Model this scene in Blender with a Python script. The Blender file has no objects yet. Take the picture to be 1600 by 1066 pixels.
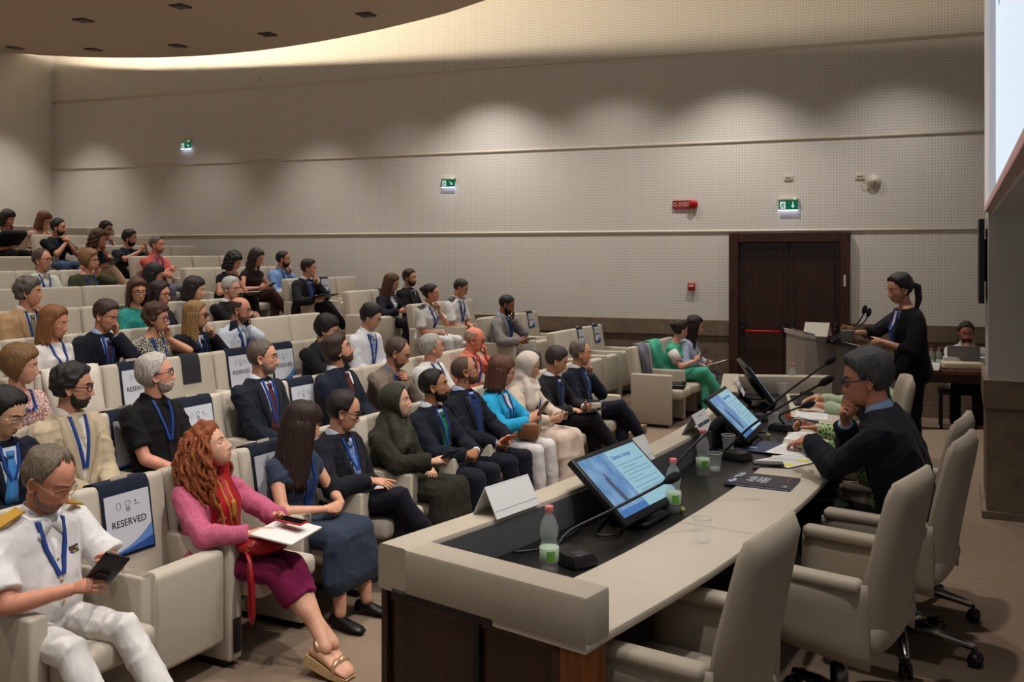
import bpy, bmesh, math, random
import numpy as np
from mathutils import Vector, Matrix
from mathutils.bvhtree import BVHTree

# ------------------------------------------------------------------ camera, world, exposure
SC = bpy.context.scene
ROOT = SC.collection
EYE = 2.05            # camera height above the front-row floor (z = 0)
FPX = 1500.0          # focal length in pixels of the 1600 x 1066 frame
cam_d = bpy.data.cameras.new('camera')
cam = bpy.data.objects.new('camera', cam_d); ROOT.objects.link(cam)
cam.location = (0, 0, EYE); cam.rotation_euler = (math.pi/2, 0, 0)
cam_d.sensor_fit = 'HORIZONTAL'; cam_d.sensor_width = 36.0
cam_d.lens = 36.0*FPX/1600.0
cam_d.shift_y = -(533-396)/1600.0
cam_d.clip_start = 0.05; cam_d.clip_end = 200
SC.camera = cam
SC.view_settings.view_transform = 'Standard'
SC.view_settings.look = 'None'
SC.view_settings.exposure = 0.60
SC.view_settings.gamma = 1.0
SC.view_settings.use_curve_mapping = False
try:
    SC.cycles.use_denoising = True
    SC.cycles.max_bounces = 6
    SC.cycles.sample_clamp_indirect = 4.0
except Exception:
    pass
world = bpy.data.worlds.new('world'); SC.world = world; world.use_nodes = True
world.node_tree.nodes['Background'].inputs[0].default_value = (1.0, 0.965, 0.91, 1)
world.node_tree.nodes['Background'].inputs[1].default_value = 0.17

# ------------------------------------------------------------------ ground plan
A0 = np.array([-1.855, 3.77]); RD = np.array([.446, .895]); RF = np.array([.895, -.446])   # row 1 armrest line, row direction, facing
PITCH, RSP, RISE = .55, .95, .155
WC = np.array([-8.21, 17.17]); WU = np.array([.933, -.359]); WN = np.array([-.359, -.933])  # room corner, along the long wall, into the room
MOD = 1.2
STAGE = .25
def row_pt(k, s, x):            # row k (1..), s metres along the row, x metres forward of the armrest fronts
    p = A0 + s*RD + (x - RSP*(k-1))*RF
    return p[0], p[1], RISE*(k-1)
def row_s(k, px, x):            # where along row k a sight line through picture column px crosses
    r = (px-800)/FPX; o = A0 + (x-RSP*(k-1))*RF
    return (r*o[1]-o[0])/(RD[0]-r*RD[1])
def wall_pt(u, out=0.0, z=0.0): # on the long wall, u metres from the room corner
    p = WC + u*WU + out*WN
    return Vector((p[0], p[1], z))
def wall_u(px):
    r = (px-800)/FPX
    return (r*WC[1]-WC[0])/(WU[0]-r*WU[1])
ceil_z = lambda u: 5.49 - .45*(1-math.exp(-max(u, 0)/2.6))      # the ceiling falls gently away from the back wall
FACE = math.atan2(RF[1], RF[0])

# ------------------------------------------------------------------ the lights of the room, and added fill spots
def spot(name, loc, power, size, blend=.6, color=(1, .945, .885), target=None, rad=.06):
    l = bpy.data.lights.new(name, 'SPOT'); l.energy = power; l.spot_size = math.radians(size); l.spot_blend = blend
    l.color = color; l.shadow_soft_size = rad
    o = bpy.data.objects.new(name, l); o.location = loc; ROOT.objects.link(o)
    if target is not None:
        o.rotation_euler = (Vector(target)-Vector(loc)).to_track_quat('-Z', 'Y').to_euler()
    return o
for a_, b_, pw_ in (((.7, 3.0, 4.95), (-1.7, 4.6, .9), 300), ((1.3, 5.0, 4.95), (-.7, 6.8, .9), 240), ((1.9, 7.2, 4.95), (.2, 9.0, .9), 170), ((-.4, 5.4, 4.95), (-2.9, 7.6, 1.4), 200), ((-1.0, 8.2, 4.95), (-3.6, 10.4, 1.9), 130)):  # aimed fill spots, added to brighten the audience and their faces from the front
    spot('downlight', a_, pw_, 62, 1.0, target=b_)
COVE_BACK, COVE_UP, COVE_E = .30, .012, 105.0
for px_, pw_, an_ in ((150, 185, 80), (330, 90, 80), (505, 150, 84), (640, 40, 100), (772, 195, 112), (960, 80, 112), (1150, 172, 110), (1400, 90, 108)):   # wall side row of downlights
    u_ = wall_u(px_); p = wall_pt(u_, 1.05); spot('downlight', (p.x, p.y, ceil_z(u_)-.03), pw_, an_, 1.0)
for u_ in (0.8, 3.4, 6.0, 8.6, 11.2, 13.6):            # over the audience and the stage
    for v_ in (3.2, 5.8, 8.4, 11.0):
        p = wall_pt(u_, v_); spot('downlight', (p.x, p.y, ceil_z(u_)-.03), 165, 80, .8)

# ------------------------------------------------------------------ materials
def lin(c):
    return tuple(((x/12.92) if x <= .04045 else ((x+.055)/1.055)**2.4) for x in [v/255.0 for v in c])
_M = {}
def mat(name, rgb, rough=.7, metal=0.0, kind=None, spec=.35, emit=0, trans=0, alpha=1, p=None):
    """rgb as 0-255 sRGB. kind: fabric, weave, skin, hair, wood, stone, carpet, paint, leather or None."""
    if name == 'cloth' and max(rgb) < 62: rgb = tuple(int(x*.74) for x in rgb)
    if name == 'hair': rgb = tuple(int(x*.86) for x in rgb)
    key = (name, rgb, rough, kind, emit, p)
    if key in _M: return _M[key]
    m = bpy.data.materials.new(name); m.use_nodes = True; _M[key] = m
    nt = m.node_tree; N = nt.nodes; L = nt.links; b = N['Principled BSDF']
    c = lin(rgb)+(1,)
    b.inputs['Base Color'].default_value = c; b.inputs['Roughness'].default_value = rough
    b.inputs['Metallic'].default_value = metal; b.inputs['Specular IOR Level'].default_value = spec
    if alpha < 1: b.inputs['Alpha'].default_value = alpha
    if trans: b.inputs['Transmission Weight'].default_value = trans; b.inputs['IOR'].default_value = 1.33
    if emit:
        b.inputs['Base Color'].default_value = tuple(x*.12 for x in c[:3])+(1,)
        b.inputs['Emission Color'].default_value = c; b.inputs['Emission Strength'].default_value = emit
    def tex(scale, detail=3, stretch=None, rough_=.55):
        tc = N.new('ShaderNodeTexCoord'); mp = N.new('ShaderNodeMapping'); t = N.new('ShaderNodeTexNoise')
        L.new(tc.outputs['Object'], mp.inputs[0]); L.new(mp.outputs[0], t.inputs['Vector'])
        if stretch: mp.inputs['Scale'].default_value = stretch
        t.inputs['Scale'].default_value = scale; t.inputs['Detail'].default_value = detail; t.inputs['Roughness'].default_value = rough_
        return t
    def ramp(t, lo, hi, a=.35, z=.65, out=0):
        r = N.new('ShaderNodeValToRGB'); r.color_ramp.elements[0].position = a; r.color_ramp.elements[1].position = z
        r.color_ramp.elements[0].color = [min(1, x*lo) for x in c[:3]]+[1]
        r.color_ramp.elements[1].color = [min(1, x*hi) for x in c[:3]]+[1]
        L.new(t.outputs[out], r.inputs[0]); return r
    def bump(t, strength, dist, out=0, prev=None):
        n = N.new('ShaderNodeBump'); n.inputs['Strength'].default_value = strength; n.inputs['Distance'].default_value = dist
        L.new(t.outputs[out], n.inputs['Height'])
        if prev: L.new(prev.outputs[0], n.inputs['Normal'])
        L.new(n.outputs[0], b.inputs['Normal']); return n
    if kind == 'fabric':           # garments: soft creases and a fine weave
        t = tex(9, 2, (1, 1, .55)); n = bump(t, .5, .03); t2 = tex(240, 1); bump(t2, .25, .002, prev=n)
        r = ramp(t2, .94, 1.05); L.new(r.outputs[0], b.inputs['Base Color'])
        b.inputs['Sheen Weight'].default_value = .03; b.inputs['Specular IOR Level'].default_value = .2
    elif kind == 'weave':          # upholstery
        t = tex(420, 2); bump(t, .35, .0015); t2 = tex(3, 3)
        r = ramp(t, .9, 1.07); mx = N.new('ShaderNodeMixRGB'); mx.blend_type = 'MULTIPLY'; mx.inputs[0].default_value = .35
        r2 = N.new('ShaderNodeValToRGB'); r2.color_ramp.elements[0].color = (.72, .7, .68, 1); r2.color_ramp.elements[0].position = .3; r2.color_ramp.elements[1].position = .7
        L.new(t2.outputs[0], r2.inputs[0]); L.new(r.outputs[0], mx.inputs[1]); L.new(r2.outputs[0], mx.inputs[2]); L.new(mx.outputs[0], b.inputs['Base Color'])
    elif kind == 'tweed':
        t = tex(210, 2, None, .7); r = ramp(t, .68, 1.55, .36, .68); L.new(r.outputs[0], b.inputs['Base Color']); bump(t, .5, .004)
    elif kind == 'print':          # patterned cloth: pale marks on the ground colour
        t = N.new('ShaderNodeTexVoronoi'); tc = N.new('ShaderNodeTexCoord'); L.new(tc.outputs['Object'], t.inputs['Vector']); t.inputs['Scale'].default_value = 34
        t.feature = 'DISTANCE_TO_EDGE'; t.inputs['Scale'].default_value = 48
        r = N.new('ShaderNodeValToRGB'); r.color_ramp.interpolation = 'CONSTANT'
        r.color_ramp.elements[0].color = lin(p or (220, 220, 210))+(1,); r.color_ramp.elements[1].color = c; r.color_ramp.elements[1].position = .11
        L.new(t.outputs[0], r.inputs[0]); L.new(r.outputs[0], b.inputs['Base Color'])
    elif kind == 'skin':
        t = tex(22, 3); r = ramp(t, .9, 1.08, .3, .7); L.new(r.outputs[0], b.inputs['Base Color'])
        t2 = tex(260, 2); bump(t2, .12, .001)
    elif kind == 'hair':
        t = tex(60, 3, (2.2, 2.2, .25), .65); r = ramp(t, .45, 1.6, .3, .7); L.new(r.outputs[0], b.inputs['Base Color']); bump(t, .9, .006)
    elif kind == 'curl':
        t = tex(85, 3, None, .65); r = ramp(t, .4, 1.6, .3, .7); L.new(r.outputs[0], b.inputs['Base Color']); bump(t, 1, .008)
    elif kind == 'wood':
        t = tex(5, 5, (5, 5, .5), .6); r = ramp(t, .45, 1.7, .3, .72); L.new(r.outputs[0], b.inputs['Base Color']); bump(t, .05, .002)
    elif kind == 'stone':
        t = tex(7, 6, None, .68); r = ramp(t, .72, 1.2, .32, .68); L.new(r.outputs[0], b.inputs['Base Color'])
        t2 = tex(60, 4); bump(t2, .25, .004)
    elif kind == 'carpet':
        t = tex(9, 4, (1, 5, 1), .7); r = ramp(t, .86, 1.12, .3, .7); t2 = tex(300, 2); bump(t2, .6, .004)
        r2 = N.new('ShaderNodeMixRGB'); r2.blend_type = 'MULTIPLY'; r2.inputs[0].default_value = .6
        L.new(r.outputs[0], r2.inputs[1]); L.new(t2.outputs[0], r2.inputs[2]); L.new(r2.outputs[0], b.inputs['Base Color'])
        g = N.new('ShaderNodeGamma'); g.inputs[1].default_value = .75; L.new(r2.outputs[0], g.inputs[0]); L.new(g.outputs[0], b.inputs['Base Color'])
    elif kind == 'paint':
        t = tex(2.5, 4); r = ramp(t, .95, 1.04); L.new(r.outputs[0], b.inputs['Base Color']); t2 = tex(180, 2); bump(t2, .08, .002)
    elif kind == 'leather':
        t = tex(130, 3); bump(t, .3, .002); t2 = tex(4, 2); r = ramp(t2, .85, 1.12); L.new(r.outputs[0], b.inputs['Base Color'])
    return m

# ------------------------------------------------------------------ mesh helpers
class MB:
    """collects shells (vertices, faces, material number) and links them as one mesh object"""
    def __init__(s): s.v = []; s.f = []; s.m = []; s.n = 0
    def add(s, v, f, m=0):
        v = np.asarray(v, float)
        s.v.append(v); o = s.n
        s.f += [tuple(i+o for i in q) for q in f]; s.m += ([m]*len(f) if np.isscalar(m) else list(m)); s.n += len(v)
        return s
    def data(s, name, mats, smooth=True):
        me = bpy.data.meshes.new(name)
        me.from_pydata((np.concatenate(s.v) if s.v else np.zeros((0, 3))).tolist(), [], s.f)
        for m in mats: me.materials.append(m)
        if len(mats) > 1: me.polygons.foreach_set('material_index', s.m)
        if smooth is True: me.polygons.foreach_set('use_smooth', [True]*len(s.f))
        elif smooth == 'auto':
            me.polygons.foreach_set('use_smooth', [True]*len(s.f)); sharp(me, 38)
        me.update(); return me
    def build(s, name, mats, parent=None, smooth=True):
        if not isinstance(mats, (list, tuple)): mats = [mats]
        o = bpy.data.objects.new(name, s.data(name, mats, smooth)); ROOT.objects.link(o)
        if parent is not None: o.parent = parent
        return o
def sharp(me, deg):
    bm = bmesh.new(); bm.from_mesh(me); bmesh.ops.recalc_face_normals(bm, faces=bm.faces)
    for e in bm.edges:
        if len(e.link_faces) == 2 and e.calc_face_angle(0) > math.radians(deg): e.smooth = False
    bm.to_mesh(me); bm.free()
_boxc = {}
def box(size, loc=(0, 0, 0), bev=0.0, seg=2, rot=None):
    key = (tuple(round(x, 4) for x in size), bev, seg)
    if key not in _boxc:
        bm = bmesh.new(); bmesh.ops.create_cube(bm, size=1)
        for v in bm.verts: v.co = Vector((v.co.x*size[0], v.co.y*size[1], v.co.z*size[2]))
        if bev: bmesh.ops.bevel(bm, geom=list(bm.edges), offset=bev, segments=seg, profile=.5, affect='EDGES')
        bm.verts.index_update()
        _boxc[key] = (np.array([v.co[:] for v in bm.verts]), [tuple(v.index for v in f.verts) for f in bm.faces]); bm.free()
    v, f = _boxc[key]; v = v.copy()
    if rot is not None: v = v @ np.array(rot.to_3x3()).T
    return v+np.array(loc), f
def rings(R, close_u=True, caps=True):
    R = np.asarray(R); n, k = R.shape[:2]; f = []
    for i in range(n-1):
        for j in range(k if close_u else k-1):
            j2 = (j+1) % k
            f.append((i*k+j, i*k+j2, (i+1)*k+j2, (i+1)*k+j))
    if caps and close_u:
        f.append(tuple(range(k-1, -1, -1))); f.append(tuple((n-1)*k+j for j in range(k)))
    return R.reshape(-1, 3), f
def unit(v):
    v = np.asarray(v, float); l = np.linalg.norm(v); return v/l if l > 1e-9 else np.array([0, 0, 1.0])
def tube(pts, rad, n=8, round_ends=False, flat=1.0, up=None):
    pts = [np.asarray(p, float) for p in pts]; rad = list(rad) if hasattr(rad, '__len__') else [rad]*len(pts)
    if round_ends:
        d0 = unit(pts[0]-pts[1]); d1 = unit(pts[-1]-pts[-2]); a, b = rad[0], rad[-1]
        pts = [pts[0]+d0*a*.97, pts[0]+d0*a*.72]+pts+[pts[-1]+d1*b*.72, pts[-1]+d1*b*.97]
        rad = [a*.25, a*.7]+rad+[b*.7, b*.25]
    T = [unit(pts[min(i+1, len(pts)-1)]-pts[max(i-1, 0)]) for i in range(len(pts))]
    ref = np.array(up, float) if up is not None else (np.array([0, 0, 1.0]) if abs(T[0][2]) < .9 else np.array([1.0, 0, 0]))
    a = unit(np.cross(ref, T[0])); R = []
    th = np.linspace(0, 2*math.pi, n, endpoint=False)
    for p, t, r in zip(pts, T, rad):
        a = unit(a-t*np.dot(a, t)); b = np.cross(t, a)
        R.append(p+np.outer(np.cos(th)*r, a)+np.outer(np.sin(th)*r*flat, b))
    return rings(R)
def lathe(prof, n=16, loc=(0, 0, 0)):
    th = np.linspace(0, 2*math.pi, n, endpoint=False)
    R = [np.stack([np.cos(th)*r, np.sin(th)*r, np.full(n, z)], 1)+np.array(loc) for r, z in prof]
    return rings(R)
def ell(c, r, nu=10, nv=8, M=None):
    R = []
    for e in np.linspace(-math.pi/2*.97, math.pi/2*.97, nv):
        th = np.linspace(0, 2*math.pi, nu, endpoint=False)
        R.append(np.stack([np.cos(e)*np.cos(th)*r[0], np.cos(e)*np.sin(th)*r[1], np.full(nu, math.sin(e)*r[2])], 1))
    v, f = rings(R)
    if M is not None: v = v @ np.asarray(M).T
    return v+np.array(c), f
def poly_prism(pts, z0, z1):
    n = len(pts); v = [(x, y, z0) for x, y in pts]+[(x, y, z1) for x, y in pts]
    return np.array(v, float), [tuple(range(n-1, -1, -1)), tuple(range(n, 2*n))]+[(i, (i+1) % n, n+(i+1) % n, n+i) for i in range(n)]
def slab(q, t):
    """a thin solid on four corner points, t thick along its normal"""
    q = [np.asarray(p, float) for p in q]; n = unit(np.cross(q[1]-q[0], q[3]-q[0]))*t
    v = q+[p-n for p in q]
    return np.array(v), [(0, 1, 2, 3), (7, 6, 5, 4)]+[(i, 4+i, 4+(i+1) % 4, (i+1) % 4) for i in range(4)]
def xf(vf, M):
    v, f = vf; M = np.array(M); return v @ M[:3, :3].T+M[:3, 3], f
def thing(name, label, cat, loc=(0, 0, 0), rz=0.0, group=None):
    o = bpy.data.objects.new(name, None); ROOT.objects.link(o); o.empty_display_size = .1
    o.location = loc; o.rotation_euler = (0, 0, rz); o['label'] = label; o['category'] = cat
    if group: o['group'] = group
    return o
def tag(o, label, cat, group=None):
    o['label'] = label; o['category'] = cat
    if group: o['group'] = group
    return o
def struct(o): o['kind'] = 'structure'; return o
def copy_tree(o, parent=None):
    c = o.copy(); ROOT.objects.link(c)
    if parent is not None: c.parent = parent
    for ch in o.children: copy_tree(ch, c)
    return c
_txt = {}
def text_mesh(s, size, m, align='CENTER', bold=0.0):
    """flat lettering as mesh data, in its own xy plane"""
    key = (s, size, m.name, align, bold)
    if key in _txt: return _txt[key]
    cu = bpy.data.curves.new('lettering', 'FONT'); cu.body = s; cu.size = size; cu.align_x = align; cu.align_y = 'CENTER'; cu.extrude = .0006; cu.offset = bold
    cu.resolution_u = 3
    o = bpy.data.objects.new('lettering', cu); ROOT.objects.link(o)
    dg = bpy.context.evaluated_depsgraph_get(); me = bpy.data.meshes.new_from_object(o.evaluated_get(dg))
    bpy.data.objects.remove(o); bpy.data.curves.remove(cu)
    me.name = 'lettering'; me.materials.clear(); me.materials.append(m); _txt[key] = me
    return me
def put(name, me, parent=None, M=None):
    o = bpy.data.objects.new(name, me); ROOT.objects.link(o)
    if parent is not None: o.parent = parent
    if M is not None: o.matrix_local = M
    return o
def frame(o, x, y, z=None):
    x = Vector(x).normalized(); y = Vector(y); z = x.cross(y).normalized(); y = z.cross(x)
    return Matrix(((x.x, y.x, z.x, o[0]), (x.y, y.y, z.y, o[1]), (x.z, y.z, z.z, o[2]), (0, 0, 0, 1)))

# ------------------------------------------------------------------ people: heads, hair, hands
sm = lambda x, a, b: (lambda t: t*t*(3-2*t))(np.clip((x-a)/(b-a), 0, 1))
def nz(P, fr, seed=0):
    rs = np.random.RandomState(seed); o = 0
    for i in range(7):
        k = unit(rs.normal(size=3))*fr*rs.uniform(.6, 1.5); o = o+np.sin(P @ k+rs.uniform(0, 6.28))
    return o/3.2
def folds(P, seed, amp, fr=24):
    """creases of cloth: narrow ridges that wander over the garment"""
    q = P*np.array([1, 1, .75]); q = q+.02*np.stack([nz(P, 14, seed+7), nz(P, 14, seed+8), nz(P, 14, seed+9)], 1)
    a = 1-np.abs(nz(q, fr, seed+3)); b = 1-np.abs(nz(q, fr*1.9, seed+4)); return amp*(np.clip(a, 0, 1)**4+.5*np.clip(b, 0, 1)**4-.3)
def rotm(yaw=0, pitch=0, roll=0):   # degrees; pitch > 0 nods down, roll > 0 tips to the left
    return np.array((Matrix.Rotation(math.radians(yaw), 3, 'Z') @ Matrix.Rotation(math.radians(pitch), 3, 'Y') @ Matrix.Rotation(-math.radians(roll), 3, 'X')))
def head_grid(nu, nv, fem=0, nose=1.0, wide=1.0, jaw=1.0, feat=True):
    t = np.linspace(-math.pi, math.pi, nu, endpoint=False); az = t-.42*np.sin(t)
    q = np.linspace(-1, 1, nv)*.985; el = math.pi/2*(q-.42*np.sin(math.pi*q)/math.pi)
    E, A = np.meshgrid(el, az, indexing='ij')
    D = np.stack([np.cos(E)*np.cos(A), np.cos(E)*np.sin(A), np.sin(E)], -1)
    def ray(c, r):
        r = np.array(r); d = D/r; o = -np.array(c)/r; a = (d*d).sum(-1); b = (d*o).sum(-1); cc = (o*o).sum()-1
        return (-b+np.sqrt(np.maximum(b*b-a*cc, 0)))/a
    p = 18
    r = (ray((-.014, 0, .034), (.098, .076, .088))**p+ray((.028, 0, -.048), (.057, (.054-.006*fem)*jaw, .064-.005*fem))**p
         + ray((.018, 0, -.012), (.066, .066-.002*fem, .074))**p)**(1/p)
    P = D*r[..., None]
    if feat:
        y, z = P[..., 1], P[..., 2]; ay = np.abs(y); fr = sm(P[..., 0], .02, .05)
        g = lambda a, s: np.exp(-(a/s)**2)
        w = np.interp(z, [-.045, -.028, .02], [.0145, .0125, .008])
        dx = nose*np.interp(z, [-.05, -.041, -.03, -.005, .018, .04], [0, .011, .025, .015, .005, .002])*g(y, w)
        dx += .008*g(ay-.013, .006)*g(z+.036, .007)-.0105*g(ay-.031, .015)*g(z-.008, .0105)
        dx += (.006-.003*fem)*g(z-.031, .008)*g(ay-.028, .024)+.004*g(ay-.043, .015)*g(z+.012, .016)
        dx += .005*g(z+.060, .0055)*g(y, .019)+.0062*g(z+.0745, .006)*g(y, .017)-.0045*g(z+.067, .0035)*g(y, .021)
        dx += (.006-.002*fem)*g(z+.101, .012)*g(y, .018)-.004*g(z+.086, .006)*g(y, .02)
        dx -= .004*g(ay-.03, .006)*g(z+.052+(ay-.03)*.8, .014)
        P[..., 0] += dx*fr
    P[..., 1] *= wide
    return P, D, A, E
_ear = None
def ears(wide=1.0):
    mb = MB()
    for s in (1, -1):
        R = []; th = np.linspace(0, 2*math.pi, 14, endpoint=False)
        for rr, h in ((1.0, -.012), (1.0, .0), (.93, .005), (.74, .003), (.6, -.003), (.25, -.005)):
            lob = np.where(np.sin(th) < -.3, .82, 1.0)
            R.append(np.stack([np.cos(th)*.019*rr*lob-.010, np.full(14, h), np.sin(th)*.033*rr-.004], 1))
        v, f = rings(R, caps=True)
        v = v @ rotm(0, -10, 0).T @ np.array(Matrix.Rotation(math.radians(-20), 3, 'Z')).T
        v[:, 1] = s*(v[:, 1]+.075*wide); v[:, 0] += .0
        mb.add(v, [q[::-1] for q in f] if s < 0 else f)
    return np.concatenate(mb.v), mb.f
HZ = {  # hairline height by angle round the head: 0 35 60 75 95 115 180 degrees
 'short':   ([.084, .078, .050, .005, .012, -.045, -.068], .016),
 'crop':    ([.086, .080, .052, .012, .014, -.040, -.062], .008),
 'recede':  ([.100, .112, .075, .015, .014, -.042, -.066], .013),
 'high':    ([.110, .122, .090, .030, .016, -.040, -.066], .012),
 'fringe':  ([.300, .300, .110, .030, .014, -.040, -.066], .009),
 'shaved':  ([.092, .090, .058, .014, .014, -.038, -.060], .003),
 'full':    ([.070, .060, .035, -.010, -.02, -.070, -.085], .026),
 'bob':     ([.068, .058, .030, -.030, -.08, -.10, -.11], .024),
 'long':    ([.085, .070, .035, -.030, -.07, -.09, -.10], .022),
 'bang':    ([.040, .038, .020, -.040, -.09, -.10, -.11], .022),
 'back':    ([.088, .080, .052, .014, .014, -.050, -.075], .012),
}
def hair_cap(P, D, A, style, thick=None, amp=.003, fr=90, seed=0, top_lim=None):
    hz, t = HZ[style]; t = thick or t
    a = np.degrees(np.abs(A)); z = P[..., 2]
    line = np.interp(a, [0, 35, 60, 75, 95, 115, 180], hz)
    m = sm(z-line+.004*np.sin(A*23+seed), -.004, .014)
    if style == 'fringe': m = m*(1-sm(z, .070, .092))
    k = .75+.45*sm(z, .03, .11)+.25*sm(-P[..., 0], .0, .09)
    th = t*m*k-.007*(1-m)
    n = nz(P.reshape(-1, 3), fr, seed).reshape(th.shape)
    th = th+amp*n*m
    return P+D*th[..., None]
def curtain(a0, a1, zt, zb, rt, rb, th, n=30, nzs=14, seed=0, amp=.004, fr=26, back=.0, wave=0.0):
    """hanging hair: a closed shell from angle a0 to a1 (degrees round the head), heights zt to zb"""
    an = np.radians(np.linspace(a0, a1, n)); out = []; inn = []
    rs = np.random.RandomState(seed); ph = rs.uniform(0, 6.28, 4)
    for i in range(nzs):
        u = i/(nzs-1); z = zt+(zb-zt)*u
        r = rt+(rb-rt)*u**.8-.022*max(0, 1-u/.16)**2; e = 1-.35*np.abs(np.linspace(-1, 1, n))**6*(u > .02)
        w = amp*(np.sin(an*fr+ph[0])+.6*np.sin(an*fr*1.9+ph[1]+u*4))+wave*np.sin(u*19+an*5+ph[2])
        edge = np.minimum(1, np.minimum(np.arange(n), np.arange(n)[::-1])/2.5)
        tap = (1-.55*u**5)
        ro = r+w*tap; ri = r-th*edge*tap*e
        jag = .02*np.sin(an*17+ph[3])*(u > .9)
        out.append(np.stack([np.cos(an)*ro*1.05-.014-back*u, np.sin(an)*ro*.92, z+jag], 1))
        inn.append(np.stack([np.cos(an)*ri*1.05-.014-back*u, np.sin(an)*ri*.92, z+jag], 1))
    R = [np.concatenate([o, q[::-1]]) for o, q in zip(out, inn)]
    return rings(R)
def hand(side, curl=.5, spread=1.0, point=False):
    """side +1 left, -1 right; x to the fingers, z the back of the hand, thumb at +y for a right hand"""
    mb = MB(); n = 8; th = np.linspace(0, 2*math.pi, 10, endpoint=False); R = []
    for x, w, h, z in ((-.012, .020, .016, 0), (.012, .026, .0165, 0), (.045, .036, .0165, .001), (.075, .040, .0145, 0), (.093, .038, .010, -.001)):
        R.append(np.stack([np.full(10, x), np.cos(th)*w+.001, np.sin(th)*h+z], 1))
    mb.add(*rings(R))
    for i, (y, l, r) in enumerate(((.029, .071, .0086), (.010, .080, .0088), (-.010, .075, .0084), (-.028, .058, .0074))):
        c = curl*(1+.12*i) if not (point and i == 0) else .12
        p = np.array([.080, y, -.001]); ang = c*.45; d0 = (i-1.5)*-.05*spread; pts = [p]
        for sgl, da in ((.5, 0), (.29, c*.85), (.22, c*.6)):
            ang += da; p = p+l*sgl*np.array([math.cos(ang)*math.cos(d0), math.sin(d0), -math.sin(ang)]); pts.append(p)
            if sgl == .5: pts.insert(-1, (pts[-2]+p)/2)
        mb.add(*tube(pts, [r, r, r*.97, r*.9, r*.72], n, True, up=(0, 1, 0)))
    a = np.array([.018, .022, -.006]); d = unit([.62, .70-.35*curl, -.30-.35*curl]); b = a+d*.036; d2 = unit([.85, .35-.35*curl, -.25-.3*curl]); c = b+d2*.031; e = c+unit(d2+np.array([.25, -.3, -.1]))*.022
    mb.add(*tube([a-d*.01, b, c, e], [.0135, .0115, .0098, .0078], n, True))
    v = np.concatenate(mb.v); f = mb.f
    if side > 0: v[:, 1] *= -1; f = [q[::-1] for q in f]
    return v, f
def capsule(mb, a, b, ra, rb, n=10, m=0):
    mb.add(*tube([a, b], [ra, rb], n, True), m)
def ik(S, T, l1, l2, hint):
    S, T = np.asarray(S, float), np.asarray(T, float); d = T-S; L = np.linalg.norm(d)
    if L > (l1+l2)*.985: T = S+d/L*(l1+l2)*.985; d = T-S; L = np.linalg.norm(d)
    L = max(L, abs(l1-l2)*1.05+.02); x = (l1*l1-l2*l2+L*L)/(2*L); h = math.sqrt(max(l1*l1-x*x, 0))
    u = unit(d); p = np.asarray(hint, float); p = unit(p-u*np.dot(p, u))
    return S+u*x+p*h, T
BATCH = []
def remesh_later(mb, vox, smooth=4):
    me = mb.data('raw', [], False); o = bpy.data.objects.new('raw', me); ROOT.objects.link(o)
    r = o.modifiers.new('r', 'REMESH'); r.mode = 'VOXEL'; r.voxel_size = vox; r.use_smooth_shade = True
    s = o.modifiers.new('s', 'SMOOTH'); s.factor = .5; s.iterations = smooth
    BATCH.append(o); return o
def remesh_all():
    dg = bpy.context.evaluated_depsgraph_get(); res = {}
    for o in BATCH:
        me = bpy.data.meshes.new_from_object(o.evaluated_get(dg)); n = len(me.vertices); v = np.empty(n*3); me.vertices.foreach_get('co', v)
        nl = len(me.loops); li = np.empty(nl, int); me.loops.foreach_get('vertex_index', li)
        ls = np.empty(len(me.polygons), int); me.polygons.foreach_get('loop_start', ls); ls = list(ls)+[nl]
        f = [tuple(li[ls[i]:ls[i+1]].tolist()) for i in range(len(ls)-1)]
        nr = np.empty(n*3); me.vertices.foreach_get('normal', nr)
        res[o.name] = (v.reshape(-1, 3), f, nr.reshape(-1, 3)); bpy.data.meshes.remove(me)
    for o in list(BATCH):
        me = o.data; bpy.data.objects.remove(o); bpy.data.meshes.remove(me)
    BATCH.clear(); return res

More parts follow.
